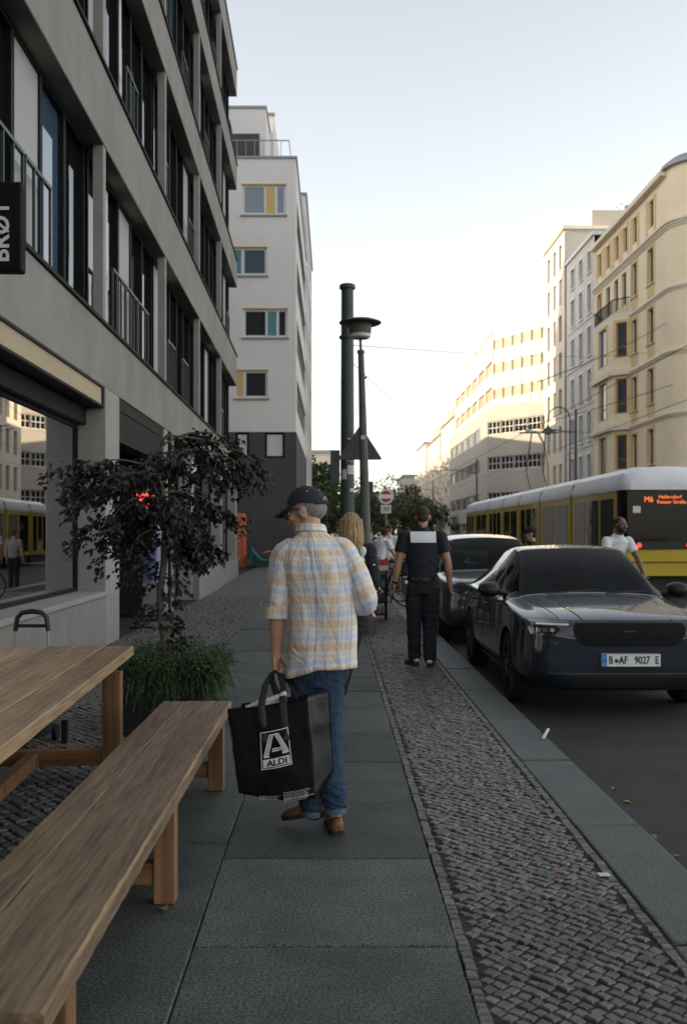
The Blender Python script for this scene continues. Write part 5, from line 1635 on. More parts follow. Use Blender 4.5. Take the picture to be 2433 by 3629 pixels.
    def seam(pname, pts, axis, r=.0035, m_='car_trim', off=0):
        out = []
        for a_, b_ in pts:
            if axis == 'z': h = tree.ray_cast(Vector((a_,b_,3)), Vector((0,0,-1)))
            elif axis == 'l': h = tree.ray_cast(Vector((-3,a_,b_)), Vector((1,0,0)))
            else: h = tree.ray_cast(Vector((3,a_,b_)), Vector((-1,0,0)))
            if h[0] is not None: out.append(h[0]+h[1]*off)
        if len(out) > 1: return MB().tube(out, r, 5).build(pname, m_, t)
    P['seam'] = seam
    P['details'](t, patch, tree)
    bm.free()
    return t
def mirror(t, s, x, y, z, paint):
    m = MB()
    m.tube([(s*(x-.12),y+.02,z-.05),(s*(x-.02),y,z-.02)], [.025,.03], 8)
    m.build('mirror_arm', 'car_trim', t, smooth=50)
    mb = MB()
    mb.loft([[(s*(x+.085+rx*math.cos(a)), y+dy, z+rz_*math.sin(a)) for a in [2*math.pi*k/16 for k in range(16)]] for dy, rx, rz_ in ((-.10,.03,.02),(-.085,.075,.05),(-.03,.115,.078),(.05,.12,.08),(.07,.112,.074))])
    h = mb.build('mirror', paint, t, smooth=50)
    MB().obox(TR((s*(x+.085), y+.072, z)), .20, .006, .12).build('mirror_glass', 'chrome', h)

def blue_details(t, patch, tree):
    # closed grille panel
    patch('grille_panel', [(.845,-.47,.47),(.80,-.50,.50),(.74,-.49,.49),(.67,-.44,.44),(.64,-.38,.38)], 'grille', 20, 6, .010)
    patch('bonnet_gap', [(.866,-.56,.56),(.856,-.56,.56)], 'car_trim', 20, 2, .003)
    patch('emblem', [(.775,-.05,.05),(.768,-.05,.05)], 'rail_metal', 4, 1, .013)
    for s in (-1,1):
        f = lambda rows: [(z, s*a, s*b) for z, a, b in rows] if s > 0 else [(z, s*b, s*a) for z, a, b in rows]
        h = patch('headlight', f([(.855,.53,.875),(.82,.52,.89),(.775,.60,.885),(.735,.68,.87)]), 'head_lens', 12, 4, .008)
        patch('light_strip', f([(.838,.535,.80),(.823,.535,.80)]), 'drl', 10, 1, .014, h)
        patch('light_strip', f([(.85,.815,.845),(.76,.785,.812)]), 'drl', 4, 4, .0145, h)
        for k in range(3):
            patch('led_unit', f([(.795,.66+.055*k,.695+.055*k),(.765,.66+.055*k,.695+.055*k)]), 'chrome', 2, 1, .013, h)
        patch('side_intake', f([(.52,.70,.84),(.40,.66,.86)]), 'car_trim', 6, 4, .005)
    patch('lower_intake', [(.375,-.62,.62),(.34,-.66,.66),(.27,-.62,.62)], 'car_trim', 16, 4, .006)
    patch('bumper_strip', [(.405,-.70,.70),(.390,-.72,.72)], 'rail_metal', 16, 1, .012)
    # number plate
    h = tree.ray_cast(Vector((0,-1.5,.52)), Vector((0,1,0)))
    yp = h[0].y - .035
    pl_ = MB().box(-.26,.26,yp,yp+.03,.463,.578).build('number_plate', 'plate_white', t, bevel=.004)
    b = MB(); b.box(-.26,.26,yp-.0012,yp-.0008,.4635,.4665); b.box(-.26,.26,yp-.0012,yp-.0008,.5745,.5775); b.build('plate_border', 'print_black', pl_)
    MB().box(-.257,-.213,yp-.0025,yp-.0005,.4675,.5735).build('plate_band', 'plate_blue', pl_)
    tx = MB()
    def T_(s_, x, z=.5205, size=.094, sp=1.0, sc=.72):
        text_mesh(tx, s_, size, TR((x, yp-.0035, z), RX(R(90)), (sc,1,1)), .001, font=.0012, spacing=sp)
    T_('B', -.178); T_('AF', -.068); T_('9027', .098); T_('E', .228)
    tx.build('plate_lettering', 'print_black', pl_)
    tx = MB(); text_mesh(tx, 'D', .032, TR((-.235, yp-.004, .486), RX(R(90))), .0008)
    for k in range(12):
        a = 2*math.pi*k/12
        tx.obox(TR((-.235+.013*math.cos(a), yp-.0035, .545+.013*math.sin(a))), .0035, .001, .0035)
    tx.build('plate_country_mark', 'print_white', pl_)
    MB().lathe([(.001,-.0015),(.017,-.0015),(.017,0),(.001,0)], (-.128,yp-.0025,.515), 20, axis='y').build('plate_seal', 'sign_back', pl_)
    for s in (-1,1): mirror(t, s, .90, 1.62, 1.05, 'car_trim')
    seam = blue['seam']
    for s in (-1,1):
        ax = 'l' if s < 0 else 'r'
        for y0, y1 in ((1.52,1.47),(2.56,2.52),(3.42,3.30)):
            seam('door_seam', [(y0+(y1-y0)*k/8, .93-.62*k/8) for k in range(9)], ax)
        seam('sill_trim', [(1.40+1.85*k/12, .255) for k in range(13)], ax, .012)
        seam('bonnet_seam', [(s*(.60+.10*k/14), .14+1.24*k/14) for k in range(15)], 'z', .004)
        seam('bonnet_crease', [(s*(.40+.16*k/14), .10+1.22*k/14) for k in range(15)], 'z', .010, 'car_blue', -.004)
        for wy in (.93,3.66):
            seam('arch_trim', [(wy+.392*math.cos(a), .345+.392*math.sin(a)) for a in [R(-8+196*k/20) for k in range(21)]], ax, .012)
        seam('window_trim', [(1.62+2.2*k/16, .962) for k in range(17)], ax, .008)
    # wipers, sticker, door handles
    MB().tube([(-.45,1.32,1.03),(.1,1.42,1.062)], .008, 6).build('wiper', 'car_trim', t)
    MB().tube([(.15,1.32,1.03),(.62,1.42,1.05)], .008, 6).build('wiper', 'car_trim', t)
    for s in (-1,1):
        for y in (2.35, 3.3): MB().obox(TR((s*.915,y,.86)), .03, .2, .026).build('door_handle', 'car_trim', t, bevel=.006)
blue = dict(paint='car_blue', cabin=(1.42,1.05), roofz=1.51, len=4.6, half=.93, wr=.345, arch=.385, wheels=(.93,3.66), glass=(6,12), wind=(6,8), rear=(11,13), pillars=(9,), crease_st=(6,8), bpillar=2.55, rimm='rim_dark', details=blue_details,
  stations=[ # y, zb, wb, ws, zs, wsh, ze, we, zt
   (-.0, .30, .50,.62, .72,.55, .80,.45, .825),
   (.05, .24, .62,.80, .77,.76, .84,.62, .870),
   (.22, .21, .74,.905,.83,.875,.880,.70, .915),
   (.55, .20, .80,.935,.88,.905,.920,.72, .965),
   (1.05,.19, .82,.93, .92,.905,.955,.72, 1.00),
   (1.32,.19, .82,.925,.94,.905,.970,.72, 1.02),
   (1.42,.19, .82,.92, .945,.90,.980,.715,1.035),
   (1.85,.19, .82,.92, .955,.90,1.275,.63,1.32),
   (2.22,.19, .82,.92, .96,.90,1.445,.57,1.485),
   (2.50,.19, .82,.92, .965,.90,1.470,.56,1.515),
   (2.66,.19, .82,.92, .967,.90,1.472,.56,1.518),
   (3.35,.19, .82,.92, .975,.895,1.41,.55,1.465),
   (3.95,.20, .82,.915,.985,.875,1.23,.56,1.285),
   (4.28,.22, .80,.89, .985,.85, 1.05,.62,1.08),
   (4.48,.28, .74,.84, .94,.79, 1.00,.60,1.03),
   (4.60,.36, .60,.70, .80,.68, .88,.52,.90)])
car('parked_car', 'dark blue saloon with front number plate parked at the kerb', (2.62,8.80,-.12), blue, group='cars parked at the kerb')

def grey_details(t, patch, tree):
    patch('grille_panel', [(.86,-.40,.40),(.74,-.42,.42),(.66,-.36,.36)], 'grille', 12, 4, .008)
    for s in (-1,1):
        f = lambda rows: [(z, s*a, s*b) for z, a, b in rows] if s > 0 else [(z, s*b, s*a) for z, a, b in rows]
        patch('headlight', f([(.92,.50,.82),(.86,.46,.84),(.78,.55,.83)]), 'head_lens', 8, 3, .008)
        mirror(t, s, .88, 1.5, 1.12, 'car_grey')
    patch('lower_intake', [(.42,-.6,.6),(.30,-.6,.6)], 'car_trim', 12, 3, .006)
    patch('number_plate', [(.58,-.26,.26),(.47,-.26,.26)], 'plate_white', 6, 2, .012)
grey = dict(paint='car_grey', cabin=(1.12,1.1), roofz=1.63, len=4.3, half=.90, wr=.335, arch=.375, wheels=(.85,3.42), glass=(5,12), wind=(5,7), rear=(11,13), pillars=(8,), crease_st=(5,7), bpillar=2.4, details=grey_details,
  stations=[
   (0.0, .32,.50,.62,.78,.56,.86,.45,.90),
   (.06, .25,.62,.78,.84,.74,.92,.60,.955),
   (.25, .22,.74,.88,.91,.85,.96,.68,.99),
   (.70, .21,.80,.90,.96,.88,1.00,.70,1.03),
   (1.02,.20,.80,.90,.99,.88,1.02,.70,1.06),
   (1.12,.20,.80,.90,1.0,.88,1.04,.70,1.08),
   (1.50,.20,.80,.90,1.01,.88,1.34,.63,1.39),
   (1.85,.20,.80,.90,1.01,.88,1.52,.58,1.58),
   (2.30,.20,.80,.90,1.02,.88,1.57,.57,1.63),
   (2.46,.20,.80,.90,1.02,.88,1.575,.57,1.635),
   (3.20,.20,.80,.90,1.03,.87,1.56,.56,1.62),
   (3.80,.22,.80,.89,1.04,.86,1.48,.55,1.54),
   (4.15,.24,.78,.87,1.04,.83,1.15,.58,1.20),
   (4.25,.28,.74,.84,1.00,.79,1.06,.60,1.09),
   (4.30,.38,.60,.70,.86,.68,.92,.52,.94)])
car('parked_car', 'grey hatchback parked behind the dark blue saloon', (2.46,14.3,-.12), grey, group='cars parked at the kerb')

# ================================================================ tram
tm = thing('yellow_tram', 'yellow articulated tram with white roof driving away on the street', 'tram', (8.4,40,-.113))
TX0, TX1, TZ = 7.2, 9.6, -.113
cuts = [25.0,30.2,34.8,38.7,42.5,46.4,50.6,55.0]
zf, zw0, zw1, zs_, zr = .40, 1.15, 2.42, 2.72, 3.22     # body bottom, window band, side top, roof top
def tram_ring(y, inset=0, zr_=zr, z0=zf, roofz=zs_):
    c = 8.4; w = 1.2-inset
    return [(c-w,y,z0),(c-w,y,roofz),(c-w+.12,y,roofz+(zr_-roofz)*.62),(c-w+.45,y,zr_-.03),(c,y,zr_),(c+w-.45,y,zr_-.03),(c+w-.12,y,roofz+(zr_-roofz)*.62),(c+w,y,roofz),(c+w,y,z0)]
for i in range(7):
    a, b = cuts[i]+.16, cuts[i+1]-.16
    if i == 0: a = 25.35
    if i == 6: b = 54.0
    body = MB()
    c0, w = 8.4, 1.2
    body.box(c0-w, c0+w, a, b, zf, zs_)
    cb = body.build('carriage', 'tram_yellow', tm, bevel=.03)
    ro = MB()
    r0 = [(c0-w-.012,zs_-.12),(c0-w-.012,zs_+.02),(c0-w+.10,zs_+.30),(c0-w+.42,zr-.03),(c0,zr),(c0+w-.42,zr-.03),(c0+w-.10,zs_+.30),(c0+w+.012,zs_+.02),(c0+w+.012,zs_-.12)]
    ro.prism([(x,a+.02,z) for x,z in r0], (0,b-a-.04,0))
    ro.build('roof', 'tram_white', cb, smooth=35)
    # window and door panels
    n = 2 if i in (1,3,5) else 3
    seg = (b-a-.3)/n
    for k in range(n):
        ya = a+.15+k*seg
        MB().box(c0-w-.010, c0-w-.002, ya+.12, ya+seg-.12, zw0 if (k+i) % 2 else .62, zw1).build('window', 'tram_glass', cb, bevel=.003)
        MB().box(c0+w+.002, c0+w+.010, ya+.12, ya+seg-.12, zw0, zw1).build('window', 'tram_glass', cb)
    MB().box(c0-w+.1, c0+w-.1, a+.1, b-.1, .02, zf-.003).build('underframe', 'car_trim', cb)
for i in range(1,7):
    y = cuts[i]
    MB().box(8.4-1.1, 8.4+1.1, y-.158, y+.158, zf+.05, zs_+.25).build('bellows', 'tram_grey', tm)
# tail: rounded rear end
def tail(y0, sgn, name):
    t = MB()
    prof = [  # distance from the carriage end, half width, z bottom, z top
        (0,1.2),(.35,1.19),(.75,1.10),(1.0,.98)]
    return t
tl = MB()
c0 = 8.4
rings = []
for y, w, zb in ((25.352,1.2,zf),(25.15,1.195,zf),(24.95,1.17,zf+.02),(24.80,1.10,zf+.06)):
    rings.append([(c0-w,y,zb),(c0-w,y,1.12),(c0-w*.55,y-.12*(25.352-y),1.12),(c0+w*.55,y-.12*(25.352-y),1.12),(c0+w,y,1.12),(c0+w,y,zb),(c0,y,zb)])
lo = MB(); lo.loft([[p for p in r] for r in rings]); lo.build('rear_bumper', 'tram_yellow', tm, smooth=35)
gl = MB(); rings = []
for y, w, zt in ((25.35,1.19,2.60),(25.1,1.185,2.6),(24.92,1.16,2.6),(24.80,1.08,2.58)):
    rings.append([(c0-w,y,1.122),(c0-w,y+.02,zt),(c0-w*.5,y,zt+.02),(c0+w*.5,y,zt+.02),(c0+w,y+.02,zt),(c0+w,y,1.122)])
gl.loft(rings); rw = gl.build('rear_window', 'tram_glass', tm, smooth=35)
hd = MB(); rings = []
for y, w, z1_ in ((25.36,1.21,zr),(25.15,1.205,zr-.01),(24.95,1.18,zr-.10),(24.80,1.10,zr-.26),(24.74,1.02,zr-.40)):
    rings.append([(c0-w,y,2.605),(c0-w,y,2.74),(c0-w+.12,y,2.74+(z1_-2.74)*.62),(c0-w+.45,y,z1_-.02),(c0,y,z1_),(c0+w-.45,y,z1_-.02),(c0+w-.12,y,2.74+(z1_-2.74)*.62),(c0+w,y,2.74),(c0+w,y,2.605)])
hd.loft(rings); hd.build('roof_hood', 'tram_white', tm, smooth=35)
MB().box(c0-.85, c0+.85, 24.77, 24.80, 1.123, 1.32).build('lamp_strip', 'car_trim', tm)
for s in (-1,1):
    MB().lathe([(.001,-.02),(.055,-.02),(.06,0),(.001,0)], (c0+s*.62-.18,24.765,1.22), 18, axis='y').build('tail_light', 'tail_lamp', tm)
    MB().lathe([(.001,-.015),(.045,-.015),(.05,0),(.001,0)], (c0+s*.80-.22,24.765,1.22), 18, axis='y').build('reverse_light', 'chrome', tm)
MB().tube([(c0-1.05,24.76,.80),(c0+1.05,24.76,.80)], .012, 6).build('bumper_line', 'car_trim', tm)
MB().box(c0-.95, c0-.76, 24.776, 24.781, 2.03, 2.2).build('notice', 'lamp_white', tm)
lt = MB(); text_mesh(lt, 'M6', .20, TR((7.84,24.772,2.36), RX(R(90)), (.9,1,1)), .002); lt.build('line_number', 'led', tm)
lt = MB()
text_mesh(lt, 'Hellersdorf', .125, TR((8.08,24.772,2.425), RX(R(90))), .002, align='LEFT')
text_mesh(lt, 'Riesaer Straße', .125, TR((8.04,24.772,2.30), RX(R(90))), .002, align='LEFT')
lt.build('destination_display', 'led', tm)
MB().box(7.194,7.20,30.9,31.15,1.25,1.32).build('side_light', 'tail_lamp', tm)
# pantograph
pg = MB()
for s in (-.35,.35):
    pg.tube([(c0+s,40.6,zr),(c0+s,41.6,zr+.9),(c0+s*.8,40.8,zr+2.4)], .03, 6)
pg.tube([(c0-.8,40.8,zr+2.42),(c0+.8,40.8,zr+2.42)], .03, 6)
pg.build('pantograph', 'tram_grey', tm)
# ================================================================ people
def lerp(a, b, t): return Vector(a).lerp(Vector(b), t)
def limb(mb, pts, rad, n=14):
    mb.tube(pts, rad, n)
    for p, r in ((pts[0], rad[0]), (pts[-1], rad[-1])):
        r = r if not isinstance(r, (tuple, list)) else min(r)
        mb.ell(TR(p, None, (r*.98,)*3), 12, 8)
def joint_limb(mb, a, b, c, ra, rb, rc, bulge=1.08):
    """two-bone limb with a bit of muscle on each bone"""
    a, b, c = Vector(a), Vector(b), Vector(c)
    pts = [a, a.lerp(b,.35), a.lerp(b,.7), b, b.lerp(c,.3), b.lerp(c,.65), c]
    rad = [ra, ra*bulge*.97, (ra*.45+rb*.55), rb, rb*bulge, (rb*.5+rc*.5), rc]
    limb(mb, pts, rad)
def hand(mb, wrist, along, across, palm, curl=25, s=1.0, thumb=1, spread=.0):
    """along: wrist to knuckles, across: towards the thumb, palm: the way the fingers curl"""
    al, ac, pa = Vector(along).normalized(), Vector(across).normalized(), Vector(palm).normalized()
    w = Vector(wrist)
    M = Matrix((( *ac, 0), ( *al, 0), ( *pa, 0), (0,0,0,1))).transposed()
    mb.ell(Matrix.Translation(w + al*.048*s) @ M @ Matrix.Diagonal((.041*s,.058*s,.0165*s,1)), 14, 10)
    mb.tube([w-al*.02*s, w+al*.03*s], [.026*s,.03*s], 10)
    for k, (off, ln) in enumerate(((.030,.068),(.010,.078),(-.011,.073),(-.030,.058))):
        p = w + al*(.088 - abs(off-.005)*.28)*s + ac*off*s
        d = (al + ac*off*spread*8).normalized()
        pts, rad = [p - d*.02*s, p], [.0095*s,.0098*s]
        ang = 0
        for j, f in enumerate((.45,.31,.24)):
            ang += R(curl*(1.0 if j else .75))
            dd = d*math.cos(ang) + pa*math.sin(ang)
            p = p + dd*ln*f*s
            pts.append(p.copy()); rad.append((.0092,.0084,.0070)[j]*s)
        limb(mb, pts, rad, 8)
    p = w + al*.022*s + ac*.030*s
    d1 = (ac*.75 + al*.65 + pa*.35).normalized(); d2 = (al*.9 + ac*.25 + pa*.5).normalized(); d3 = (al*.8 - ac*.05 + pa*.65).normalized()
    q1 = p + d1*.036*s; q2 = q1 + d2*.032*s; q3 = q2 + d3*.024*s
    limb(mb, [p-d1*.012*s, q1, q2, q3], [.014*s,.0125*s,.0105*s,.0085*s], 8)
def head_matrix(c, yaw, pitch, roll=0, s=1.0):
    """local head: +Y is the face; yaw turns it to the left"""
    return Matrix.Translation(c) @ RZ(yaw) @ RX(-pitch) @ RY(roll) @ Matrix.Scale(s, 4)
def head_shape(mb, H):
    E = lambda x,y,z,a,b,c: mb.ell(H @ TR((x,y,z), None, (a,b,c)), 20, 14)
    E(0,-.012,.035, .076,.096,.088)          # skull
    E(0,.040,-.005, .063,.060,.075)           # face
    E(0,.038,-.060, .054,.058,.052)           # jaw
    E(0,.078,-.088, .026,.022,.020)           # chin
    mb.tube([H @ Vector(p) for p in ((0,.092,.022),(0,.105,.0),(0,.118,-.022),(0,.100,-.034))], [.009*1,.012,.015,.012], 10)
    E(0,.093,.030, .045,.014,.010)            # brow
    E(0,.092,-.056, .022,.010,.007); E(0,.090,-.066, .020,.010,.007)     # lips
    for s in (-1,1):
        E(s*.046,.070,-.015, .020,.022,.020)
        mb.ell(H @ TR((s*.079,-.008,-.008), RZ(s*-.35), (.009,.024,.034)), 12, 8)
        mb.ell(H @ TR((s*.083,-.014,.004), RZ(s*-.35), (.008,.020,.020)), 10, 8)
def eyes(t, H, brow='hair_black'):
    for s in (-1,1):
        m = MB(); m.ell(H @ TR((s*.031,.088,.010), None, (.014,.010,.008)), 10, 8); e = m.build('eye', 'sign_white', t, smooth=True)
        m = MB(); m.ell(H @ TR((s*.031,.096,.010), None, (.006,.004,.006)), 8, 6); m.build('iris', 'hair_black', e, smooth=True)
        m = MB(); m.tube([H @ Vector((s*.012,.101,.030)), H @ Vector((s*.035,.100,.036)), H @ Vector((s*.054,.083,.030))], [.004,.005,.003], 6); m.build('eyebrow', brow, t, smooth=True)
def fold(seed, amp, fz=9., fx=14.):
    o = Vector((seed*3.1, seed*1.7, seed*.9))
    def f(co, n):
        q = Vector((co.x*fx, co.y*fx, co.z*fz)) + o
        a = noise.noise(q); b = noise.noise(q*2.3)
        return amp*(.9*(1-abs(a)*2) + .5*b)
    return f
def shoe(t, heel, direction, length=.27, pitch=0, m_='shoe_brown', sole='shoe_sole', name='shoe', w=1.0, patch=None):
    """heel: ground point under the heel; direction in plan; pitch lifts the heel"""
    d = Vector((direction[0], direction[1], 0)).normalized()
    a = math.atan2(d.y, d.x) - math.pi/2
    toe = Vector(heel) + d*length*.78
    M = Matrix.Translation(toe) @ RZ(a) @ RX(-pitch) @ Matrix.Translation((0,-length*.78,0))
    mb = MB(); rings = []
    for y, hw, zt, zc in ((-.035,.012,.05,.03),(-.03,.028,.075,.03),(-.005,.036,.088,.03),(.05,.037,.092,.03),(.10,.038,.080,.03),(.15,.043,.062,.028),(.19,.045,.052,.026),(.225,.038,.044,.025),(.245,.022,.036,.024),(.252,.006,.030,.022)):
        y *= length/.27; ring = []
        for k in range(16):
            b = 2*math.pi*k/16; c, s_ = math.cos(b), math.sin(b)
            z = .020 + (zt-.020)*max(0,s_)**.8 if s_ > 0 else .020
            ring.append(M @ Vector((hw*w*(abs(c)**.75)*(1 if c > 0 else -1), y, z)))
        rings.append(ring)
    mb.loft(rings); sh = mb.build(name, m_, t, smooth=60)
    mb = MB(); rings = []
    out = [(-.04,.016),(-.034,.032),(0,.039),(.05,.039),(.09,.036),(.14,.044),(.19,.048),(.228,.041),(.25,.024),(.258,.004)]
    lo = [M @ Vector((x*w*sg, y*length/.27, 0)) for sg, seq in ((1,out),(-1,out[::-1])) for y, x in seq]
    hi = [M @ Vector((x*w*sg, y*length/.27, .023)) for sg, seq in ((1,out),(-1,out[::-1])) for y, x in seq]
    mb.loft([lo, hi]); mb.build('sole', sole, sh)
    hl = MB(); hl.loft([[M @ Vector((x*w*sg, y*length/.27, z)) for sg, seq in ((1,out[:4]),(-1,out[:4][::-1])) for y, x in seq] for z in (-.012,.0)]); hl.build('heel', sole, sh) if pitch > .05 else None
    if patch:
        mb = MB(); mb.ell(M @ TR(patch[0], None, patch[1]), 12, 8); mb.build('reflective_panel', 'reflective', sh, smooth=True)
    return sh

# ---------------------------------------------------------------- plaid cloth
def mat_plaid():
    m, nt, p = nodes_of('plaid')
    N, L = nt.nodes.new, nt.links.new
    uv = N('ShaderNodeUVMap'); sx = N('ShaderNodeSeparateXYZ')
    nz = N('ShaderNodeTexNoise'); nz.inputs['Scale'].default_value = 6; nz.inputs['Detail'].default_value = 3
    tc = N('ShaderNodeTexCoord'); L(tc.outputs['Object'], nz.inputs['Vector'])
    vm = N('ShaderNodeVectorMath'); vm.operation = 'MULTIPLY_ADD'; vm.inputs[1].default_value = (.035,.035,0)
    L(nz.outputs['Color'], vm.inputs[0]); L(uv.outputs[0], vm.inputs[2]); L(vm.outputs[0], sx.inputs[0])
    def stripes(sock, period, stops):
        d = N('ShaderNodeMath'); d.operation = 'DIVIDE'; d.inputs[1].default_value = period; L(sock, d.inputs[0])
        f = N('ShaderNodeMath'); f.operation = 'FRACT'; L(d.outputs[0], f.inputs[0])
        r = N('ShaderNodeValToRGB'); r.color_ramp.interpolation = 'LINEAR'
        es = r.color_ramp.elements
        while len(es) > 1: es.remove(es[0])
        es[0].position = stops[0][0]; es[0].color = (*stops[0][1], 1)
        for pos, c in stops[1:]:
            e = es.new(pos); e.color = (*c, 1)
        L(f.outputs[0], r.inputs[0]); return r.outputs[0]
    W, O_, B, Nv, Y = (.93,.90,.85), (.93,.55,.20), (.62,.68,.84), (.22,.27,.46), (.94,.80,.45)
    def st(seq):
        out = []
        for a, b, c in seq: out += [(a+.006, c), (b-.006, c)]
        return out
    L1, L2, Pk = (.94,.92,.90), (.87,.84,.87), (.90,.72,.64)
    v = stripes(sx.outputs[0], .165, st([(0,.055,Nv),(.055,.20,B),(.20,.24,L1),(.24,.46,(.92,.82,.66)),(.46,.50,L1),(.50,.54,B),(.54,.58,L1),(.58,.80,L2),(.80,.84,(.60,.46,.52)),(.84,1.,B)]))
    h = stripes(sx.outputs[1], .118, st([(0,.26,O_),(.26,.34,Y),(.34,.42,L1),(.42,.64,B),(.64,.70,L1),(.70,.80,Y),(.80,.86,Pk),(.86,.93,L1),(.93,1.,Y)]))
    mx = N('ShaderNodeMix'); mx.data_type = 'RGBA'; mx.inputs[0].default_value = .47
    L(v, mx.inputs[6]); L(h, mx.inputs[7])
    n2 = N('ShaderNodeTexNoise'); n2.inputs['Scale'].default_value = 260; L(tc.outputs['Object'], n2.inputs['Vector'])
    mr = N('ShaderNodeMapRange'); mr.inputs['From Min'].default_value = .3; mr.inputs['From Max'].default_value = .7; mr.inputs['To Min'].default_value = .86; mr.inputs['To Max'].default_value = 1.12
    L(n2.outputs[0], mr.inputs[0])
    sc_ = N('ShaderNodeVectorMath'); sc_.operation = 'SCALE'; L(mx.outputs[2], sc_.inputs[0]); L(mr.outputs[0], sc_.inputs['Scale'])
    L(sc_.outputs[0], p.inputs['Base Color'])
    p.inputs['Roughness'].default_value = .9; p.inputs['Sheen Weight'].default_value = .15
    bp = N('ShaderNodeBump'); bp.inputs['Strength'].default_value = .15; bp.inputs['Distance'].default_value = .002
    L(n2.outputs[0], bp.inputs['Height']); L(bp.outputs[0], p.inputs['Normal'])
    n5 = N('ShaderNodeTexNoise'); n5.inputs['Scale'].default_value = 8; n5.inputs['Detail'].default_value = 3; n5.inputs['Distortion'].default_value = 1.6
    mp5 = N('ShaderNodeMapping'); mp5.inputs['Scale'].default_value = (1.5,1.5,.7); mp5.inputs['Rotation'].default_value = (0,.5,0)
    L(tc.outputs['Object'], mp5.inputs['Vector']); L(mp5.outputs[0], n5.inputs['Vector'])
    b5 = N('ShaderNodeBump'); b5.inputs['Strength'].default_value = .55; b5.inputs['Distance'].default_value = .03
    L(n5.outputs['Fac'], b5.inputs['Height']); L(b5.outputs[0], bp.inputs['Normal'])
mat_plaid()

# ---------------------------------------------------------------- the old man
OM = thing('person', 'person in plaid shirt, jeans and navy cap walking away with a shopping bag', 'person', (-.06,5.10,0), local=True)
def q(X, Z, dy=0.0): return Vector((X+.06, dy, Z))
Hm = head_matrix(q(-.135,1.628,.045), R(70), R(14), R(4), .97)
b = MB()
head_shape(b, Hm)
b.tube([q(-.105,1.44,-.01), q(-.115,1.52,.012), q(-.125,1.60,.03)], [.07,.058,.056], 16)
# hidden trunk and legs keep it one figure
b.loft([[q(cx+rx*math.cos(a), z, cy+ry*math.sin(a)) for a in [2*math.pi*k/18 for k in range(18)]] for z, cx, rx, cy, ry in ((.80,-.06,.13,0,.09),(1.0,-.05,.12,0,.085),(1.2,-.06,.135,0,.09),(1.36,-.09,.14,.0,.085),(1.46,-.105,.08,.0,.06))])
joint_limb(b, q(-.245,1.40), q(-.285,1.12), q(-.292,.905,.02), .05, .040, .027)
hand(b, q(-.293,.905,.02), (0,.02,-1), (.25,.95,0), (1,-.2,0), 68, 1.05)
joint_limb(b, q(.045,1.41), q(.155,1.175,.0), q(.055,1.16,.22), .05, .042, .028)
hand(b, q(.055,1.16,.22), (-.35,.9,.2), (0,.2,1), (-.9,-.3,0), 30, 1.0)
joint_limb(b, q(-.125,.85), q(-.125,.48,.03), q(-.10,.10,0), .07, .05, .04)
joint_limb(b, q(-.01,.85), q(-.03,.48,.0), q(.008,.10,-.03), .07, .05, .04)
remesh(b, 'body', 'skin', OM, .0045, 3)
# hair below the cap
hr = MB()
hr.ell(Hm @ TR((0,-.030,.012), None, (.081,.084,.070)), 24, 16)
for s in (-1,1): hr.ell(Hm @ TR((s*.070,.012,.014), None, (.014,.026,.040)), 12, 10)
remesh(hr, 'hair', 'hair_grey', OM, .005, 2, lambda co, n: .002*noise.noise(co*60))
# cap
cp = MB(); rings = []
for i in range(9):
    t_ = i/8*math.pi/2
    z = .045 + .098*math.sin(t_); k_ = math.cos(t_)**.85
    rings.append([Hm @ Vector((.0895*k_*math.cos(a), -.010+.110*k_*math.sin(a), z - (.030*(1-i/8) if math.sin(a) < 0 else 0)*abs(math.sin(a)))) for a in [2*math.pi*j/32 for j in range(32)]])
cp.loft(rings, cap=True)
cap = cp.build('cap', 'cap_navy', OM, smooth=60)
br = MB(); pa, pb = [], []
for j in range(17):
    a = math.pi*(.10 + .80*j/16)
    base = Vector((.088*math.cos(a), -.010+.108*math.sin(a), .052)); 
    tip = Vector((.086*math.cos(a)*1.02, .065+.125*math.sin(a), .040-.012*math.sin(a)+.020*abs(math.cos(a))*-1))
    pa.append(base); pb.append(tip)
vs_ = [Hm @ v for v in pa+pb] + [Hm @ (v-Vector((0,0,.005))) for v in pa+pb]
fs = []
for j in range(16):
    fs += [(j,j+1,18+j,17+j), (34+j+1,34+j,34+17+j,34+18+j), (17+j,18+j,34+18+j,34+17+j)]
br.add(vs_, fs); br.build('brim', 'cap_navy', cap, smooth=50)
m = MB(); m.ell(Hm @ TR((0,-.012,.1435), None, (.008,.008,.005)), 10, 6); m.build('button', 'cap_navy', cap, smooth=True)
for a in (3.6, 4.6, 5.4, 2.8):
    m = MB(); m.ell(Hm @ TR((.071*math.cos(a), -.010+.088*math.sin(a), .098), None, (.004,.004,.004)), 8, 6); m.build('eyelet', 'paper', cap, smooth=True)
m = MB()      # opening above the strap, hair showing
ring = []
for k in range(13):
    a = math.pi*k/12; ring.append((.034*math.cos(a), .026*math.sin(a)))
pts = []
for x, z in ring + [(-.034,-.004),(.034,-.004)]:
    yy = -.010-.113*math.sqrt(max(0,1-(x/.0915)**2)) + max(0,z)*.10
    pts.append(Hm @ Vector((x, yy, .034+z)))
n_ = len(pts); c_ = sum(pts, Vector())/n_
m.add(pts+[c_], [(k,(k+1) % n_, n_) for k in range(n_)])
m.build('cap_opening', 'hair_grey', cap)
m = MB(); m.tube([Hm @ Vector((.092*math.cos(a), -.010+.114*math.sin(a), .024)) for a in [math.pi*(1.22+.56*k/10) for k in range(11)]], [(.009,.003)]*11, 8); m.build('strap', 'cap_navy', cap, smooth=50)
eyes(OM, Hm, 'hair_grey')
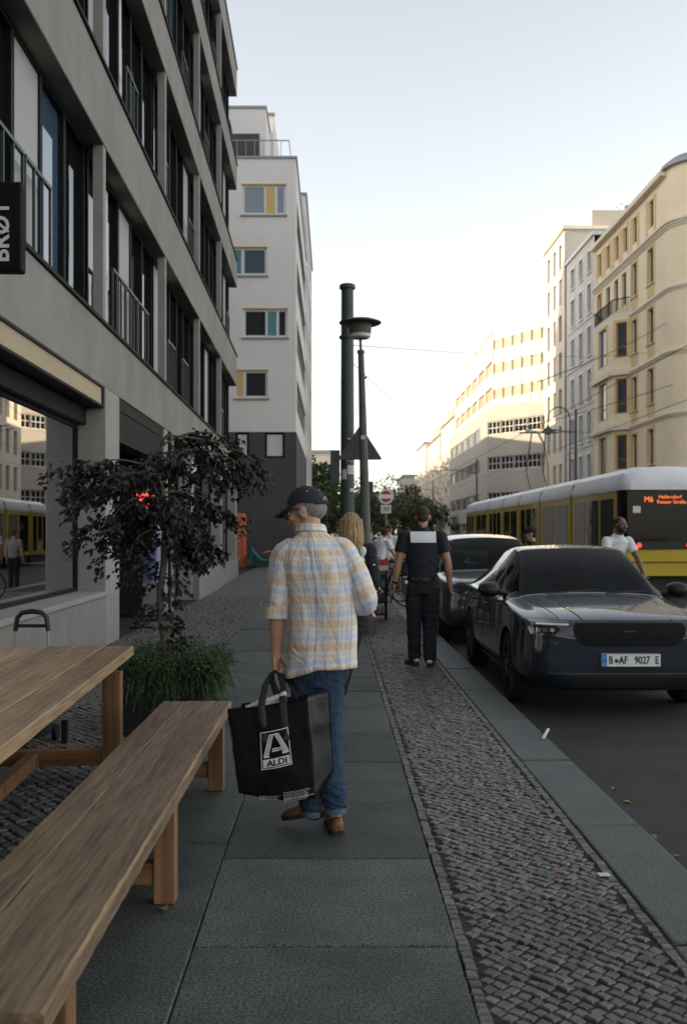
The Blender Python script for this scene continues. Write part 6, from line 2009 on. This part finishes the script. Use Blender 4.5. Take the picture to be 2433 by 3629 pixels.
# glasses
gs = MB()
for s in (-1,1):
    gs.tube([Hm @ Vector((s*.083,-.005,.014)), Hm @ Vector((s*.084,.06,.018)), Hm @ Vector((s*.070,.108,.016))], .0028, 6)
    gs.tube([Hm @ Vector((s*.036+.030*math.cos(a), .115-.012*abs(s*.036+.030*math.cos(a))/.066, .004+.022*math.sin(a))) for a in [2*math.pi*k/18 for k in range(19)]], .0022, 6)
gs.tube([Hm @ Vector((-.008,.115,.010)), Hm @ Vector((.008,.115,.010))], .0022, 6)
gl_ = gs.build('glasses', 'black_metal', OM, smooth=50)
for s in (-1,1):
    m = MB(); m.ell(Hm @ TR((s*.036,.109,.004), None, (.028,.0012,.020)), 16, 6); m.build('glasses_lens', 'lens', gl_, smooth=True)

# shirt: a loft with cloth coordinates, folds pushed into it
def cloth_loft(rings_spec, n, seed, amp, closed_top=False, vscale=1.0):
    """rings_spec: (z, cx, rx, cy, ry) from hem to neck; returns rings and running length"""
    rings, vl, L = [], [], 0
    prevz = None
    for (z, cx, rx, cy, ry) in rings_spec:
        if prevz is not None: L += math.sqrt((z-prevz[0])**2 + (rx-prevz[1])**2)
        prevz = (z, rx)
        ring = []
        for k in range(n):
            a = 2*math.pi*k/n - math.pi/2 + math.pi
            c, s_ = math.cos(a), math.sin(a)
            x = cx + rx*math.copysign(abs(c)**.85, c); y = cy + ry*math.copysign(abs(s_)**.85, s_)
            v = Vector((x, z, y))
            f = noise.noise(Vector((x*9+seed, y*7, z*4.5))) ; g = noise.noise(Vector((x*22+seed, y*16, z*8+3)))
            d = amp*(f*1.2 + .45*g)
            hz = max(0, (1.0-z)/.25) if z < 1.0 else 0
            d += amp*.5*hz*math.sin(a*7+seed)*.8
            ring.append(q(x + d*c, z, y + d*s_))
        rings.append(ring); vl.append(L*vscale)
    return rings, vl
def interp(spec, m):
    out = []
    for i in range(len(spec)-1):
        for j in range(m):
            t = j/m; 
            out.append(tuple(spec[i][k]*(1-t)+spec[i+1][k]*t for k in range(len(spec[0]))))
    out.append(spec[-1]); return out
spec = [(.835,-.060,.186,.0,.128),(.95,-.057,.180,.0,.128),(1.08,-.050,.170,-.004,.128),(1.20,-.055,.172,-.010,.128),(1.30,-.068,.182,-.012,.126),(1.38,-.085,.186,-.008,.120),(1.435,-.098,.170,.0,.108),(1.475,-.105,.132,.008,.092),(1.505,-.110,.095,.014,.080),(1.53,-.114,.072,.02,.072)]
sp = interp(spec, 8)
rings, vl = cloth_loft(sp, 96, 2.3, .013)
# hem dips at the left front corner like an untucked shirt
for ring in rings[:12]:
    for i, p_ in enumerate(ring):
        k_ = (1 - rings.index(ring)/12)
        t_ = max(0, min(1, (-(p_.x) - .02)/.14))
        ring[i] = p_ + Vector((0,0,-.05*t_*k_))
sh = MB(); sh.loft(rings, 0, False, vl)
shirt = sh.build('shirt', 'plaid', OM, smooth=True)
sm_ = shirt.modifiers.new('thick', 'SOLIDIFY'); sm_.thickness = .004; sm_.offset = -1
def sleeve(path, rad, seed, name='sleeve', amp=.010, up=(0,1,0)):
    pts = [Vector(p) for p in path]
    # resample smoothly
    fine, rf = [], []
    for i in range(len(pts)-1):
        p0, p1, p2, p3 = pts[max(i-1,0)], pts[i], pts[i+1], pts[min(i+2,len(pts)-1)]
        for j in range(7):
            t = j/7
            fine.append(.5*((2*p1)+(-p0+p2)*t+(2*p0-5*p1+4*p2-p3)*t*t+(-p0+3*p1-3*p2+p3)*t**3)); rf.append(rad[i]*(1-t)+rad[i+1]*t)
    fine.append(pts[-1]); rf.append(rad[-1])
    mb = MB(); mb.tube(fine, rf, 28, 0, False, 1.0, up, True)
    for i, v in enumerate(mb.v):
        V_ = Vector(v); f = noise.noise(Vector((V_.x*14+seed, V_.y*14, V_.z*16))) + .5*noise.noise(Vector((V_.x*30, V_.y*30+seed, V_.z*30)))
        c = fine[min(len(fine)-1, i//29)]
        dd = (V_-c)
        mb.v[i] = tuple(V_ + dd.normalized()*f*amp) if dd.length > 1e-6 else v
    for ui in range(len(mb.uv)):
        mb.uv[ui] = [(u_+.035*seed, v_+.02*seed) for u_, v_ in mb.uv[ui]]
    o = mb.build(name, 'plaid', shirt, smooth=True)
    o.modifiers.new('thick', 'SOLIDIFY').thickness = .004
    return o
sleeve([q(-.175,1.445,.0), q(-.228,1.42,.0), q(-.262,1.33,-.005), q(-.278,1.22,-.005), q(-.287,1.095,.0)], [.045,.072,.074,.068,.058], 1.)
sleeve([q(-.2865,1.155,.0), q(-.2875,1.12,.0), q(-.288,1.085,.0)], [.0635,.066,.064], 4., 'cuff', .002)
sleeve([q(-.02,1.455,.0), q(.04,1.435,.0), q(.10,1.33,-.015), q(.145,1.22,-.025), q(.160,1.165,.01), q(.125,1.155,.12), q(.075,1.16,.19)], [.04,.068,.073,.070,.066,.060,.052], 2.4, amp=.006)
sleeve([q(.108,1.157,.145), q(.085,1.16,.18), q(.068,1.162,.2)], [.060,.062,.060], 5., 'cuff', .002)
cl = MB(); rg_, vv_ = [], []
for i, (z, k_) in enumerate(((1.512,1.10),(1.53,1.06),(1.555,1.0),(1.562,1.04),(1.55,1.12),(1.525,1.20))):
    rg_.append([q(-.114+.070*k_*math.cos(a), z + .010*math.sin(a)*-1, .022+.070*k_*math.sin(a)) for a in [2*math.pi*j/36 for j in range(36)]]); vv_.append(.02*i)
cl.loft(rg_, 0, False, vv_); cl.build('collar', 'plaid', shirt, smooth=True)
# jeans
j = MB()
j.loft([[q(cx+rx*math.cos(a), z, cy+ry*math.sin(a)) for a in [2*math.pi*k/24 for k in range(24)]] for z, cx, rx, cy, ry in ((.74,-.068,.125,-.004,.10),(.80,-.065,.145,0,.112),(.88,-.06,.145,0,.112),(1.0,-.055,.135,0,.10))])
def jleg(pts, rad): limb(j, pts, rad, 20)
jleg([q(-.125,.80,.0), q(-.13,.62,.02), q(-.128,.48,.03), q(-.118,.30,.015), q(-.105,.19,.0), q(-.100,.118,.0)], [.092,.084,.074,.070,.072,.066])
jleg([q(-.030,.80,-.005), q(-.036,.62,-.01), q(-.034,.48,-.005), q(-.012,.30,-.03), q(.004,.20,-.04), q(.010,.150,-.04)], [.092,.084,.075,.070,.066,.056])
def jd(co, n):
    z = co.z
    w_ = (.9 if .38 < z < .62 else .5) + (1.4 if z < .28 else 0)
    a = noise.noise(Vector((co.x*7, co.y*7, z*34 + co.x*14))); b_ = noise.noise(Vector((co.x*18, co.y*18, z*22)))
    return .0042*w_*(1-abs(a)*2.2) + .003*b_
jeans = remesh(j, 'jeans', 'denim', OM, .006, 3, jd)
for c_, r_ in (((-.100,.113,.0),.067), ((.010,.137,-.04),.058)):
    m = MB(); m.tube([q(c_[0],c_[1]-.035,c_[2]), q(c_[0],c_[1]-.005,c_[2])], [r_*1.0,r_*1.04], 26, cap=False)
    for i, v in enumerate(m.v): m.v[i] = tuple(Vector(v)+Vector((0,0,.006*noise.noise(Vector(v)*60))))
    m.build('hem', 'denim_hem', jeans, smooth=50)
shoe(OM, q(-.030,.048,-.03), (-.92,.34), .262, R(13), 'shoe_brown')
shoe(OM, q(.018,.0,-.06), (-.10,1), .27, 0, 'shoe_brown')
for (x, z, y) in ((-.085,.085,-.01),(.012,.09,-.045)):
    m = MB(); m.tube([q(x,z-.03,y), q(x,z+.04,y)], [.043,.04], 16); m.build('ankle', 'skin', OM, smooth=50) if False else None

# ---------------------------------------------------------------- shopping bag (world coordinates)
bag = thing('shopping_bag', 'large black shopping bag with white boxed logo held in the left hand', 'shopping bag', (-.28,4.92,.2))
F = {'tl': (-.514,4.85,.662), 'tr': (-.126,4.88,.718), 'bl': (-.462,4.87,.25), 'br': (-.088,4.89,.215)}
Bk = {'tl': (-.46,4.97,.67), 'tr': (-.018,4.985,.728), 'bl': (-.42,4.97,.30), 'br': (.002,4.985,.33)}
def bil(Q, u, v):
    t_ = lerp(Q['tl'], Q['tr'], u); b_ = lerp(Q['bl'], Q['br'], u)
    return b_.lerp(t_, v)
def bag_front(u, v, lift=0):
    p_ = bil(F, u, v)
    d = .012*noise.noise(Vector((u*3.2,v*3.5,1.3))) + .006*noise.noise(Vector((u*9,v*8,4)))
    bow = -.018*math.sin(math.pi*u)*math.sin(math.pi*min(1,v*1.1))
    sag = Vector((0,0,-.018*math.sin(math.pi*u)*(1-v)))
    return p_ + Vector((.0, d*1.2+bow-lift, 0)) + sag + Vector((0,0,-.012*math.sin(math.pi*u)*v*v))
def grid(fn, nu, nv, mb, mi=0, flip=False):
    vs_ = [fn(i/nu, k/nv) for k in range(nv+1) for i in range(nu+1)]
    fs = []
    for k in range(nv):
        for i in range(nu):
            f = (k*(nu+1)+i, k*(nu+1)+i+1, (k+1)*(nu+1)+i+1, (k+1)*(nu+1)+i)
            fs.append(f[::-1] if flip else f)
    mb.add(vs_, fs, mi)
m = MB(); grid(bag_front, 24, 20, m)
def bag_back(u, v): return bil(Bk, u, v) + Vector((0,.012*noise.noise(Vector((u*3,v*3,7))),0))
grid(bag_back, 16, 14, m, flip=True)
bp_ = m.build('panel', 'bag_black', bag, smooth=50)
bp_.modifiers.new('thick', 'SOLIDIFY').thickness = .003
def side(sx, name):
    e = 1.0 if sx > 0 else 0.0
    def fn(u, v):
        a, b_ = bag_front(e, v), bag_back(e, v)
        p_ = a.lerp(b_, u)
        inn = -.020*math.sin(math.pi*u)*(.3+.7*v)*sx
        return p_ + Vector((inn + .008*noise.noise(Vector((u*4,v*5,sx))), 0, 0))
    m = MB(); grid(fn, 8, 18, m, flip=sx < 0)
    o = m.build(name, 'bag_side', bag, smooth=50); o.modifiers.new('thick', 'SOLIDIFY').thickness = .003
side(1, 'gusset'); side(-1, 'gusset')
m = MB(); grid(lambda u, v: bag_front(u,0).lerp(bag_back(u,0), v) + Vector((0,0,-.012*math.sin(math.pi*v))), 16, 6, m, flip=True); m.build('base', 'bag_black', bag, smooth=50)
m = MB(); m.tube([bag_front(k/24,1,.002) for k in range(25)], .004, 6); m.build('hem_tape', 'bag_black', bag, smooth=50)
hx_, hz_ = -.297, .812
def strap(u0, u1, fn, y, ym):
    pts = [fn(u0,.62), fn(u0,1.0)+Vector((0,-.004,.0)), fn(u0,1).lerp(Vector((hx_-.02,ym,hz_)),.6)+Vector((-.01,0,0)), Vector((hx_-.018,ym,hz_-.01)), Vector((hx_+.0,ym,hz_+.006)), Vector((hx_+.022,ym,hz_-.01)), fn(u1,1).lerp(Vector((hx_+.025,ym,hz_)),.55)+Vector((.01,0,0)), fn(u1,1.0)+Vector((0,-.004,0)), fn(u1,.62)]
    pts = [p_ + Vector((0,y,0)) for p_ in pts]
    m = MB(); m.tube(pts, [(.003,.018)]*2+[(.003,.016)]+[(.005,.012)]*3+[(.003,.016)]+[(.003,.018)]*2, 8, up=(0,1,0)); return m.build('handle', 'bag_side', bag, smooth=50)
strap(.42, .69, bag_front, -.003, 5.08)
strap(.42, .64, bag_back, .004, 5.11)
# print on the front panel, in panel coordinates
def on_bag(pts2, lift=.0035): return [bag_front(u, v, lift) for u, v in pts2]
def pu(x, y):   # crop pixels -> panel (u,v)
    vt_ = lambda xx: 1540 + (xx-15)/(520-15)*(1470-1540)
    vb_ = lambda xx: 2070 + (xx-80)/(570-80)*(2120-2070)
    v = 1 - (y-vt_(x))/(vb_(x)-vt_(x))
    xl = 15 + (80-15)*(1-v); xr = 520 + (570-520)*(1-v)
    return ((x-xl)/(xr-xl), v)
def print_quad(mb, pts, sub=5):
    P4 = [Vector((*pu(*p_), 0)) for p_ in pts]
    vs_, fs = [], []
    for k in range(sub+1):
        for i in range(sub+1):
            a = P4[0].lerp(P4[1], i/sub); b_ = P4[3].lerp(P4[2], i/sub); c = a.lerp(b_, k/sub)
            vs_.append(bag_front(c.x, c.y, .0045))
    for k in range(sub):
        for i in range(sub): fs.append((k*(sub+1)+i, (k+1)*(sub+1)+i, (k+1)*(sub+1)+i+1, k*(sub+1)+i+1))
    mb.add(vs_, fs)
lg = MB()
TL, TR_, BR_, BL = Vector((221,1670)), Vector((397,1640)), Vector((424,1873)), Vector((229,1907))
def lp(u, v): a = TL.lerp(TR_, u); b_ = BL.lerp(BR_, u); return tuple(a.lerp(b_, v))
def bar(u0, v0, u1, v1): print_quad(lg, [lp(u0,v0), lp(u1,v0), lp(u1,v1), lp(u0,v1)])
bar(0,0,1,.022); bar(0,.978,1,1); bar(0,.022,.028,.978); bar(.972,.022,1,.978)
bar(.06,.735,.94,.955)        # white field for the word
# the stylised A: two stripes of each slanted leg and the folded foot
def stripe(pts): print_quad(lg, [lp(*p_) for p_ in pts])
for k in range(3):
    o_ = k*.062
    stripe([(.30+o_,.11),(.345+o_,.11),(.13+o_,.66),(.085+o_,.66)])
for k in range(3):
    o_ = k*.062
    stripe([(.50+o_,.11),(.545+o_,.11),(.875+o_-.06,.60),(.83+o_-.06,.60)])
stripe([(.30,.085),(.66,.085),(.66,.115),(.30,.115)])
for k in range(2): stripe([(.40-.02*k,.47+.055*k),(.74+.03*k,.47+.055*k),(.75+.03*k,.505+.055*k),(.39-.02*k,.505+.055*k)])
stripe([(.085,.655),(.27,.655),(.30,.69),(.11,.69)]); stripe([(.70,.60),(.94,.60),(.93,.665),(.73,.665)])
lg.build('logo', 'print_white', bag)
lw = MB()
tm_ = MB(); text_mesh(tm_, 'ALDI', 1.0, Matrix.Identity(4), 0, font=.035)
xs = [v[0] for v in tm_.v]; ys = [v[1] for v in tm_.v]
x0_, x1_, y0_, y1_ = min(xs), max(xs), min(ys), max(ys)
pts3 = []
for v in tm_.v:
    u_ = .17 + .68*(v[0]-x0_)/(x1_-x0_); w_ = .93 - .165*(v[1]-y0_)/(y1_-y0_)
    uu, vv2 = pu(*lp(u_, w_)); pts3.append(bag_front(uu, vv2, .0062))
lw.v = [tuple(p_) for p_ in pts3]; lw.f = tm_.f; lw.m = tm_.m; lw.uv = tm_.uv
lw.build('logo_lettering', 'print_black', bag)
sm = MB(); rz_ = random.Random(9)
for (xa, xb, ya_, rows_) in ((368,552,2048,6),(372,552,2088,3),(212,342,2068,3)):
    for r_ in range(rows_):
        x = xa; y = ya_ + r_*9
        xe = xb - rz_.random()*40
        while x < xe:
            w_ = rz_.uniform(8,26); 
            def pp(px_, py_): return (px_, py_ - (px_-368)*.05)
            P4 = [pu(*pp(x,y)), pu(*pp(x+w_,y)), pu(*pp(x+w_,y+2.6)), pu(*pp(x,y+2.6))]
            sm.add([bag_front(u_, v_, .0045) for u_, v_ in P4], [(3,2,1,0)])
            x += w_ + 5
tag(sm.build('small_print', 'sticker', bag), kind='stuff')
# paper wrapped thing inside
m = MB(); rr2 = random.Random(3)
grid(lambda u, v: Vector((-.43+.20*u, 4.91+.02*math.sin(v*3), .60 + (.055+.075*u)*v)) + Vector((0,.012*noise.noise(Vector((u*6,v*6,2))),.010*noise.noise(Vector((u*7,v*7,5))))), 12, 8, m)
pp_ = tag(m.build('paper_parcel', 'paper', smooth=40), 'white paper parcel sticking out of the black shopping bag', 'parcel')
pp_.modifiers.new('thick', 'SOLIDIFY').thickness = .02

# ---------------------------------------------------------------- generic clothed person, local coordinates: faces +Y
def person(label, loc, rz, J, top, legs, shoes, hair, skin='skin', sleeve_t=.62, H_=None, voxel=.009, cat='person', group=None, hands=25, long_legs=True, extra=None, shoe_patch=None, hair_long=None, face=False, beard=False, torso=None, sh_dir=None, fold_amp=.006, hem=.0):
    t = thing('person', label, 'person', loc, rz, group, local=True)
    Hd = head_matrix(J['head'], J.get('yaw',0), J.get('pitch',0), J.get('roll',0), J.get('hs',1.0))
    b = MB(); head_shape(b, Hd)
    nk = Vector(J['neck']); hc = Vector(J['head'])
    b.tube([nk-Vector((0,0,.05)), nk.lerp(hc,.3), nk.lerp(hc,.75)], [.066,.058,.056], 14)
    pel = (Vector(J['hipL'])+Vector(J['hipR']))/2; chest = (Vector(J['shL'])+Vector(J['shR']))/2
    ax = (Vector(J['shR'])-Vector(J['shL'])).normalized()
    shw = (Vector(J['shR'])-Vector(J['shL'])).length/2
    up = (chest-pel).normalized(); fw = up.cross(ax).normalized()
    def ring(c, rx, ry, n=20): return [Vector(c)+ax*rx*math.cos(2*math.pi*k/n)+fw*ry*math.sin(2*math.pi*k/n) for k in range(n)]
    tk = J.get('girth', 1.0)
    b.loft([ring(pel-up*.06,.12*tk,.085*tk), ring(pel+up*.1,.12*tk,.085*tk), ring(pel.lerp(chest,.6),shw*.78,.09*tk), ring(chest,shw*.7,.08*tk), ring(nk,.05,.05)])
    for s in 'LR':
        joint_limb(b, J['sh'+s], J['el'+s], J['wr'+s], .050*tk, .041*tk, .028*tk)
        d = (Vector(J['wr'+s])-Vector(J['el'+s])).normalized()
        sg = -1 if s == 'L' else 1
        ac = J.get('thumb'+s, Vector((0,1,0))); ac = (Vector(ac)-d*Vector(ac).dot(d)).normalized()
        pm = ac.cross(d)*(-sg)
        hand(b, J['wr'+s], d, ac, pm, hands, 1.0)
        joint_limb(b, J['hip'+s], J['kn'+s], J['an'+s], .075*tk, .052*tk, .038)
    remesh(b, 'body', skin, t, min(voxel,.007), 3)
    # top
    c = MB(); e = 1.10
    c.loft([ring(pel+up*(.02-hem),.155*tk,.118*tk,24), ring(pel+up*.14,.150*tk,.115*tk,24), ring(pel.lerp(chest,.55),shw*.90,.118*tk,24), ring(pel.lerp(chest,.85),shw*.98,.115*tk,24), ring(chest+up*.03,shw*.86,.092*tk,24), ring(nk-up*.005,.088,.080,24), ring(nk+up*.03,.066,.066,24)])
    for s in 'LR':
        a, m1, w1 = Vector(J['sh'+s]), Vector(J['el'+s]), Vector(J['wr'+s])
        if sleeve_t <= 1: pts = [chest.lerp(a,.75)+up*.01, a, a.lerp(m1,sleeve_t*.55), a.lerp(m1,sleeve_t)]; rad = [.066*tk,.073*tk,.071*tk,.069*tk]
        else: pts = [chest.lerp(a,.75)+up*.01, a, a.lerp(m1,.5), m1, m1.lerp(w1,.5), m1.lerp(w1,min(.97,sleeve_t-1))]; rad = [.068*tk,.073*tk,.066*tk,.058*tk,.052*tk,.042*tk]
        c.tube(pts, rad, 16); c.ell(TR(pts[1], None, (.074*tk,)*3), 14, 10)
    tops = remesh(c, 'top', top, t, voxel, 3, fold(3.1, fold_amp*.6, 12, 9))
    g = MB()
    g.loft([ring(pel-up*.10,.140*tk,.105*tk,22), ring(pel-up*.0,.146*tk,.112*tk,22), ring(pel+up*.09,.140*tk,.105*tk,22)])
    for s in 'LR':
        h_, k_, a_ = Vector(J['hip'+s]), Vector(J['kn'+s]), Vector(J['an'+s])
        if long_legs: limb(g, [h_-up*.02, h_.lerp(k_,.5), k_, k_.lerp(a_,.5), k_.lerp(a_,.96)], [.096*tk,.088*tk,.074*tk,.070*tk,.068*tk], 18)
        else: limb(g, [h_-up*.02, h_.lerp(k_,.5), h_.lerp(k_,.95)], [.098*tk,.094*tk,.09*tk], 18)
    remesh(g, 'trousers', legs, t, voxel, 3, fold(5.5, fold_amp, 16, 8))
    for s in 'LR':
        a_ = Vector(J['an'+s]); dv = (sh_dir or {}).get(s, (0,1))
        pit = J.get('pit'+s, 0)
        d_ = Vector((dv[0],dv[1],0)).normalized()
        shoe(t, (a_.x-d_.x*.03, a_.y-d_.y*.03, max(0, a_.z-.085)), dv, .275, pit, shoes, 'shoe_sole', patch=shoe_patch)
    if hair:
        hb = MB()
        if hair_long:
            hb.ell(Hd @ TR((0,-.018,.045), None, (.086,.100,.088)), 22, 16)
            for k in range(9):
                a = math.pi*(1.0+k/8.); x, y = .070*math.cos(a), -.02+.085*math.sin(a)
                pts = [Hd @ Vector((x*1.05,y,.06)), Hd @ Vector((x*1.25,y*1.12,-.06)), Hd @ Vector((x*1.18,y*1.1-.01,-.16)), Hd @ Vector((x*1.0,y*1.0-.015,-hair_long))]
                hb.tube(pts, [.034,.036,.034,.016], 10)
            remesh(hb, 'hair', hair, t, .006, 2, lambda co, n: .007*noise.noise(Vector((co.x*70, co.y*70, co.z*5))))
        else:
            hb.ell(Hd @ TR((0,-.022,.045), None, (.0795,.093,.083)), 22, 16)
            hb.ell(Hd @ TR((0,-.045,-.005), None, (.066,.060,.060)), 16, 12)
            remesh(hb, 'hair', hair, t, .006, 2, lambda co, n: .002*noise.noise(co*80))
    if face: eyes(t, Hd)
    if beard:
        m = MB(); m.ell(Hd @ TR((0,.044,-.068), None, (.060,.062,.050)), 18, 12); m.ell(Hd @ TR((0,.092,-.046), None, (.030,.012,.006)), 12, 8); m.build('beard', hair, t, smooth=True)
    if extra: extra(t, J, Hd, tops)
    return t

# ---- uniformed man, seen from behind
def uni_extra(t, J, Hd, tops):
    # reflective panel follows the back
    def pan(u, v):
        x = -.145 + .29*u; z = 1.415 + .125*v
        y = -.122 - .012*math.sin(math.pi*u) + .035*v*v
        return Vector((x, y, z))
    m = MB(); grid(pan, 8, 4, m); o = m.build('reflective_panel', 'reflective', tops); o.modifiers.new('thick', 'SOLIDIFY').thickness = .012
    MB().tube([(0+.064*math.cos(a), .035+.066*math.sin(a), 1.595) for a in [2*math.pi*k/20 for k in range(21)]], [(.022,.006)]*21, 8, up=(0,0,1)).build('collar', 'navy_cloth', tops, smooth=50)
    m = MB(); m.box(-.235,-.165,-.06,.08,.83,1.02); m.build('hip_pouch', 'black_plastic', t, bevel=.012)
    m = MB(); m.ell(TR((-.19,-.066,.965), None, (.018,.006,.022)), 10, 8); m.build('pouch_reflector', 'reflective', t, smooth=True)
    MB().lathe([(.15,-.02),(.158,-.02),(.158,.02),(.15,.02)], (0,0,1.0), 30, cap=False).build('belt', 'black_plastic', t)
    w = Vector(J['wrL']); d = (w-Vector(J['elL'])).normalized()
    MB().tube([w-d*.03, w-d*.005], .036, 16).build('wristwatch', 'black_plastic', t, smooth=50)
    m = MB(); m.box(-.365,-.345,.02,.05,.72,.80); m.build('radio', 'black_plastic', t, bevel=.004)
JU = dict(head=(.01,.035,1.705), neck=(0,.015,1.56), yaw=R(-6), pitch=R(6), hs=1.0, girth=1.10,
  shL=(-.205,0,1.475), shR=(.205,0,1.475), elL=(-.275,-.02,1.20), wrL=(-.315,.02,.945), elR=(.285,-.02,1.195), wrR=(.315,.03,.935),
  hipL=(-.095,0,.93), hipR=(.095,0,.93), knL=(-.095,.03,.50), anL=(-.085,.04,.09), knR=(.085,.02,.50), anR=(.08,-.05,.085), pitL=0)
person('person in black uniform shirt with white reflective back panel walking by the cars', (1.02,11.4,0), 0, JU, 'navy_cloth', 'navy_cloth', 'shoe_black', 'hair_brown', 'skin_tan', .62, extra=uni_extra, sh_dir={'L': (-.35,1), 'R': (.15,1)}, shoe_patch=((0,-.016,.066),(.036,.034,.028)), voxel=.008, hands=35)

# ---- woman with long blond hair, mostly behind the old man
def wom_extra(t, J, Hd, tops):
    for x, y, z, a, b_ in ((.03,-.125,1.30,.05,.035),(.11,-.115,1.36,.03,.045),(.10,-.125,1.27,.025,.05),(-.08,-.125,1.32,.05,.035)):
        m = MB(); m.ell(TR((x,y,z), None, (a,.012,b_)), 12, 8); m.build('reflective_print', 'reflective', tops, smooth=True)
    for x, y, z in ((.20,-.06,1.235),(.245,.02,1.02),(.215,-.02,1.0)):
        m = MB(); m.ell(TR((x,y,z), None, (.026,.016,.018)), 10, 8); m.build('reflective_print', 'reflective', tops, smooth=True)
JW = dict(head=(.0,.03,1.585), neck=(0,.01,1.44), yaw=R(12), pitch=R(4), hs=.96, girth=.98,
  shL=(-.17,0,1.36), shR=(.17,0,1.36), elL=(-.225,-.02,1.10), wrL=(-.22,.08,.88), elR=(.215,-.02,1.10), wrR=(.20,.08,.88),
  hipL=(-.085,0,.88), hipR=(.085,0,.88), knL=(-.10,.06,.48), anL=(-.17,.0,.09), knR=(.0,.0,.48), anR=(-.105,-.04,.09))
person('person with long blond hair in dark jacket partly hidden behind the plaid shirt', (.155,9.0,0), 0, JW, 'navy_cloth', 'navy_cloth', 'shoe_black', 'hair_blond', 'skin', 1.9, extra=wom_extra, hair_long=.26, hem=.06)

# ---- cyclist in white t-shirt beyond the car, facing the camera
bicycle('ridden_bicycle', 'black bicycle ridden by the person in the white t-shirt beyond the car', (4.15,14.6,-.12), R(180+20), 'black_metal')
JC = dict(head=(0,.09,1.755), neck=(0,.04,1.605), yaw=R(8), pitch=R(4), hs=1.0, girth=1.0,
  shL=(-.19,.02,1.52), shR=(.19,.02,1.52), elL=(-.27,.13,1.27), wrL=(-.27,.26,1.06), elR=(.27,.13,1.27), wrR=(.27,.26,1.06),
  hipL=(-.09,-.20,1.0), hipR=(.09,-.20,1.0), knL=(-.11,.18,.72), anL=(-.11,.0,.30), knR=(.11,.12,.62), anR=(.11,-.12,.16), thumbL=(1,0,0), thumbR=(-1,0,0))
person('person with dark hair and beard in white t-shirt cycling towards the camera', (4.15,14.6,-.12), R(180+20), JC, 'white_cloth', 'navy_cloth', 'shoe_black', 'hair_black', 'skin_dark', .6, face=True, beard=True, hands=50, voxel=.010)
# ---- person with black cap behind the cars
def cap_extra(t, J, Hd, tops):
    cp = MB(); rings = []
    for i in range(7):
        t_ = i/6*math.pi/2; k_ = math.cos(t_)**.85
        rings.append([Hd @ Vector((.095*k_*math.cos(a), -.010+.116*k_*math.sin(a), .03+.115*math.sin(t_))) for a in [2*math.pi*j_/26 for j_ in range(26)]])
    cp.loft(rings); c = cp.build('cap', 'cap_black', t, smooth=60)
    m = MB(); m.ell(Hd @ TR((0,.10,.03), None, (.075,.10,.008)), 16, 6); m.build('brim', 'cap_black', c, smooth=50)
    m = MB(); m.ell(Hd @ TR((.088,-.005,.075), None, (.008,.028,.028)), 14, 8); m.build('badge', 'sign_white', c, smooth=True)
mat('cap_black', (.012,.012,.014), .8, var=.1)
JK = dict(head=(0,.03,1.62), neck=(0,.0,1.47), yaw=R(0), pitch=R(6), hs=1.02, shL=(-.19,0,1.39), shR=(.19,0,1.39), elL=(-.25,0,1.12), wrL=(-.25,.08,.88), elR=(.25,0,1.12), wrR=(.25,.08,.88),
  hipL=(-.09,0,.90), hipR=(.09,0,.90), knL=(-.09,.03,.48), anL=(-.09,0,.09), knR=(.09,.02,.48), anR=(.09,0,.09))
person('person in black cap with white badge standing on the road behind the cars', (3.44,17.2,-.12), R(75), JK, 'navy_cloth', 'navy_cloth', 'shoe_black', 'hair_black', 'skin_tan', .6, extra=cap_extra, voxel=.011)
# ---- people further down the pavement
JL = dict(JK); JL.update(head=(0,.24,1.50), neck=(0,.17,1.38), pitch=R(25), shL=(-.19,.12,1.32), shR=(.19,.12,1.32), elL=(-.24,.22,1.08), wrL=(-.2,.42,.98), elR=(.24,.22,1.08), wrR=(.2,.42,.98))
person('person in white t-shirt and dark shorts leaning forward beyond the goods stand', (.98,21.6,.0), R(-50), JL, 'white_cloth', 'navy_cloth', 'shoe_black', 'hair_brown', 'skin_tan', .6, long_legs=False, voxel=.012)
person('person with black hair and pale shirt standing behind the leaning one', (1.42,25.5,.0), R(-20), JK, 'white_cloth', 'grey_cloth', 'shoe_black', 'hair_black', 'skin_tan', .6, voxel=.013)
person('person in grey shirt far down the pavement left of the uniformed man', (2.0,29.5,-.12), R(10), JK, 'grey_cloth', 'navy_cloth', 'shoe_black', 'hair_brown', 'skin', .6, voxel=.014)
person('person in pale shirt walking far away near the no entry sign', (2.9,38.5,-.12), R(170), JK, 'white_cloth', 'blue_cloth', 'shoe_black', 'hair_black', 'skin_tan', .6, voxel=.016)
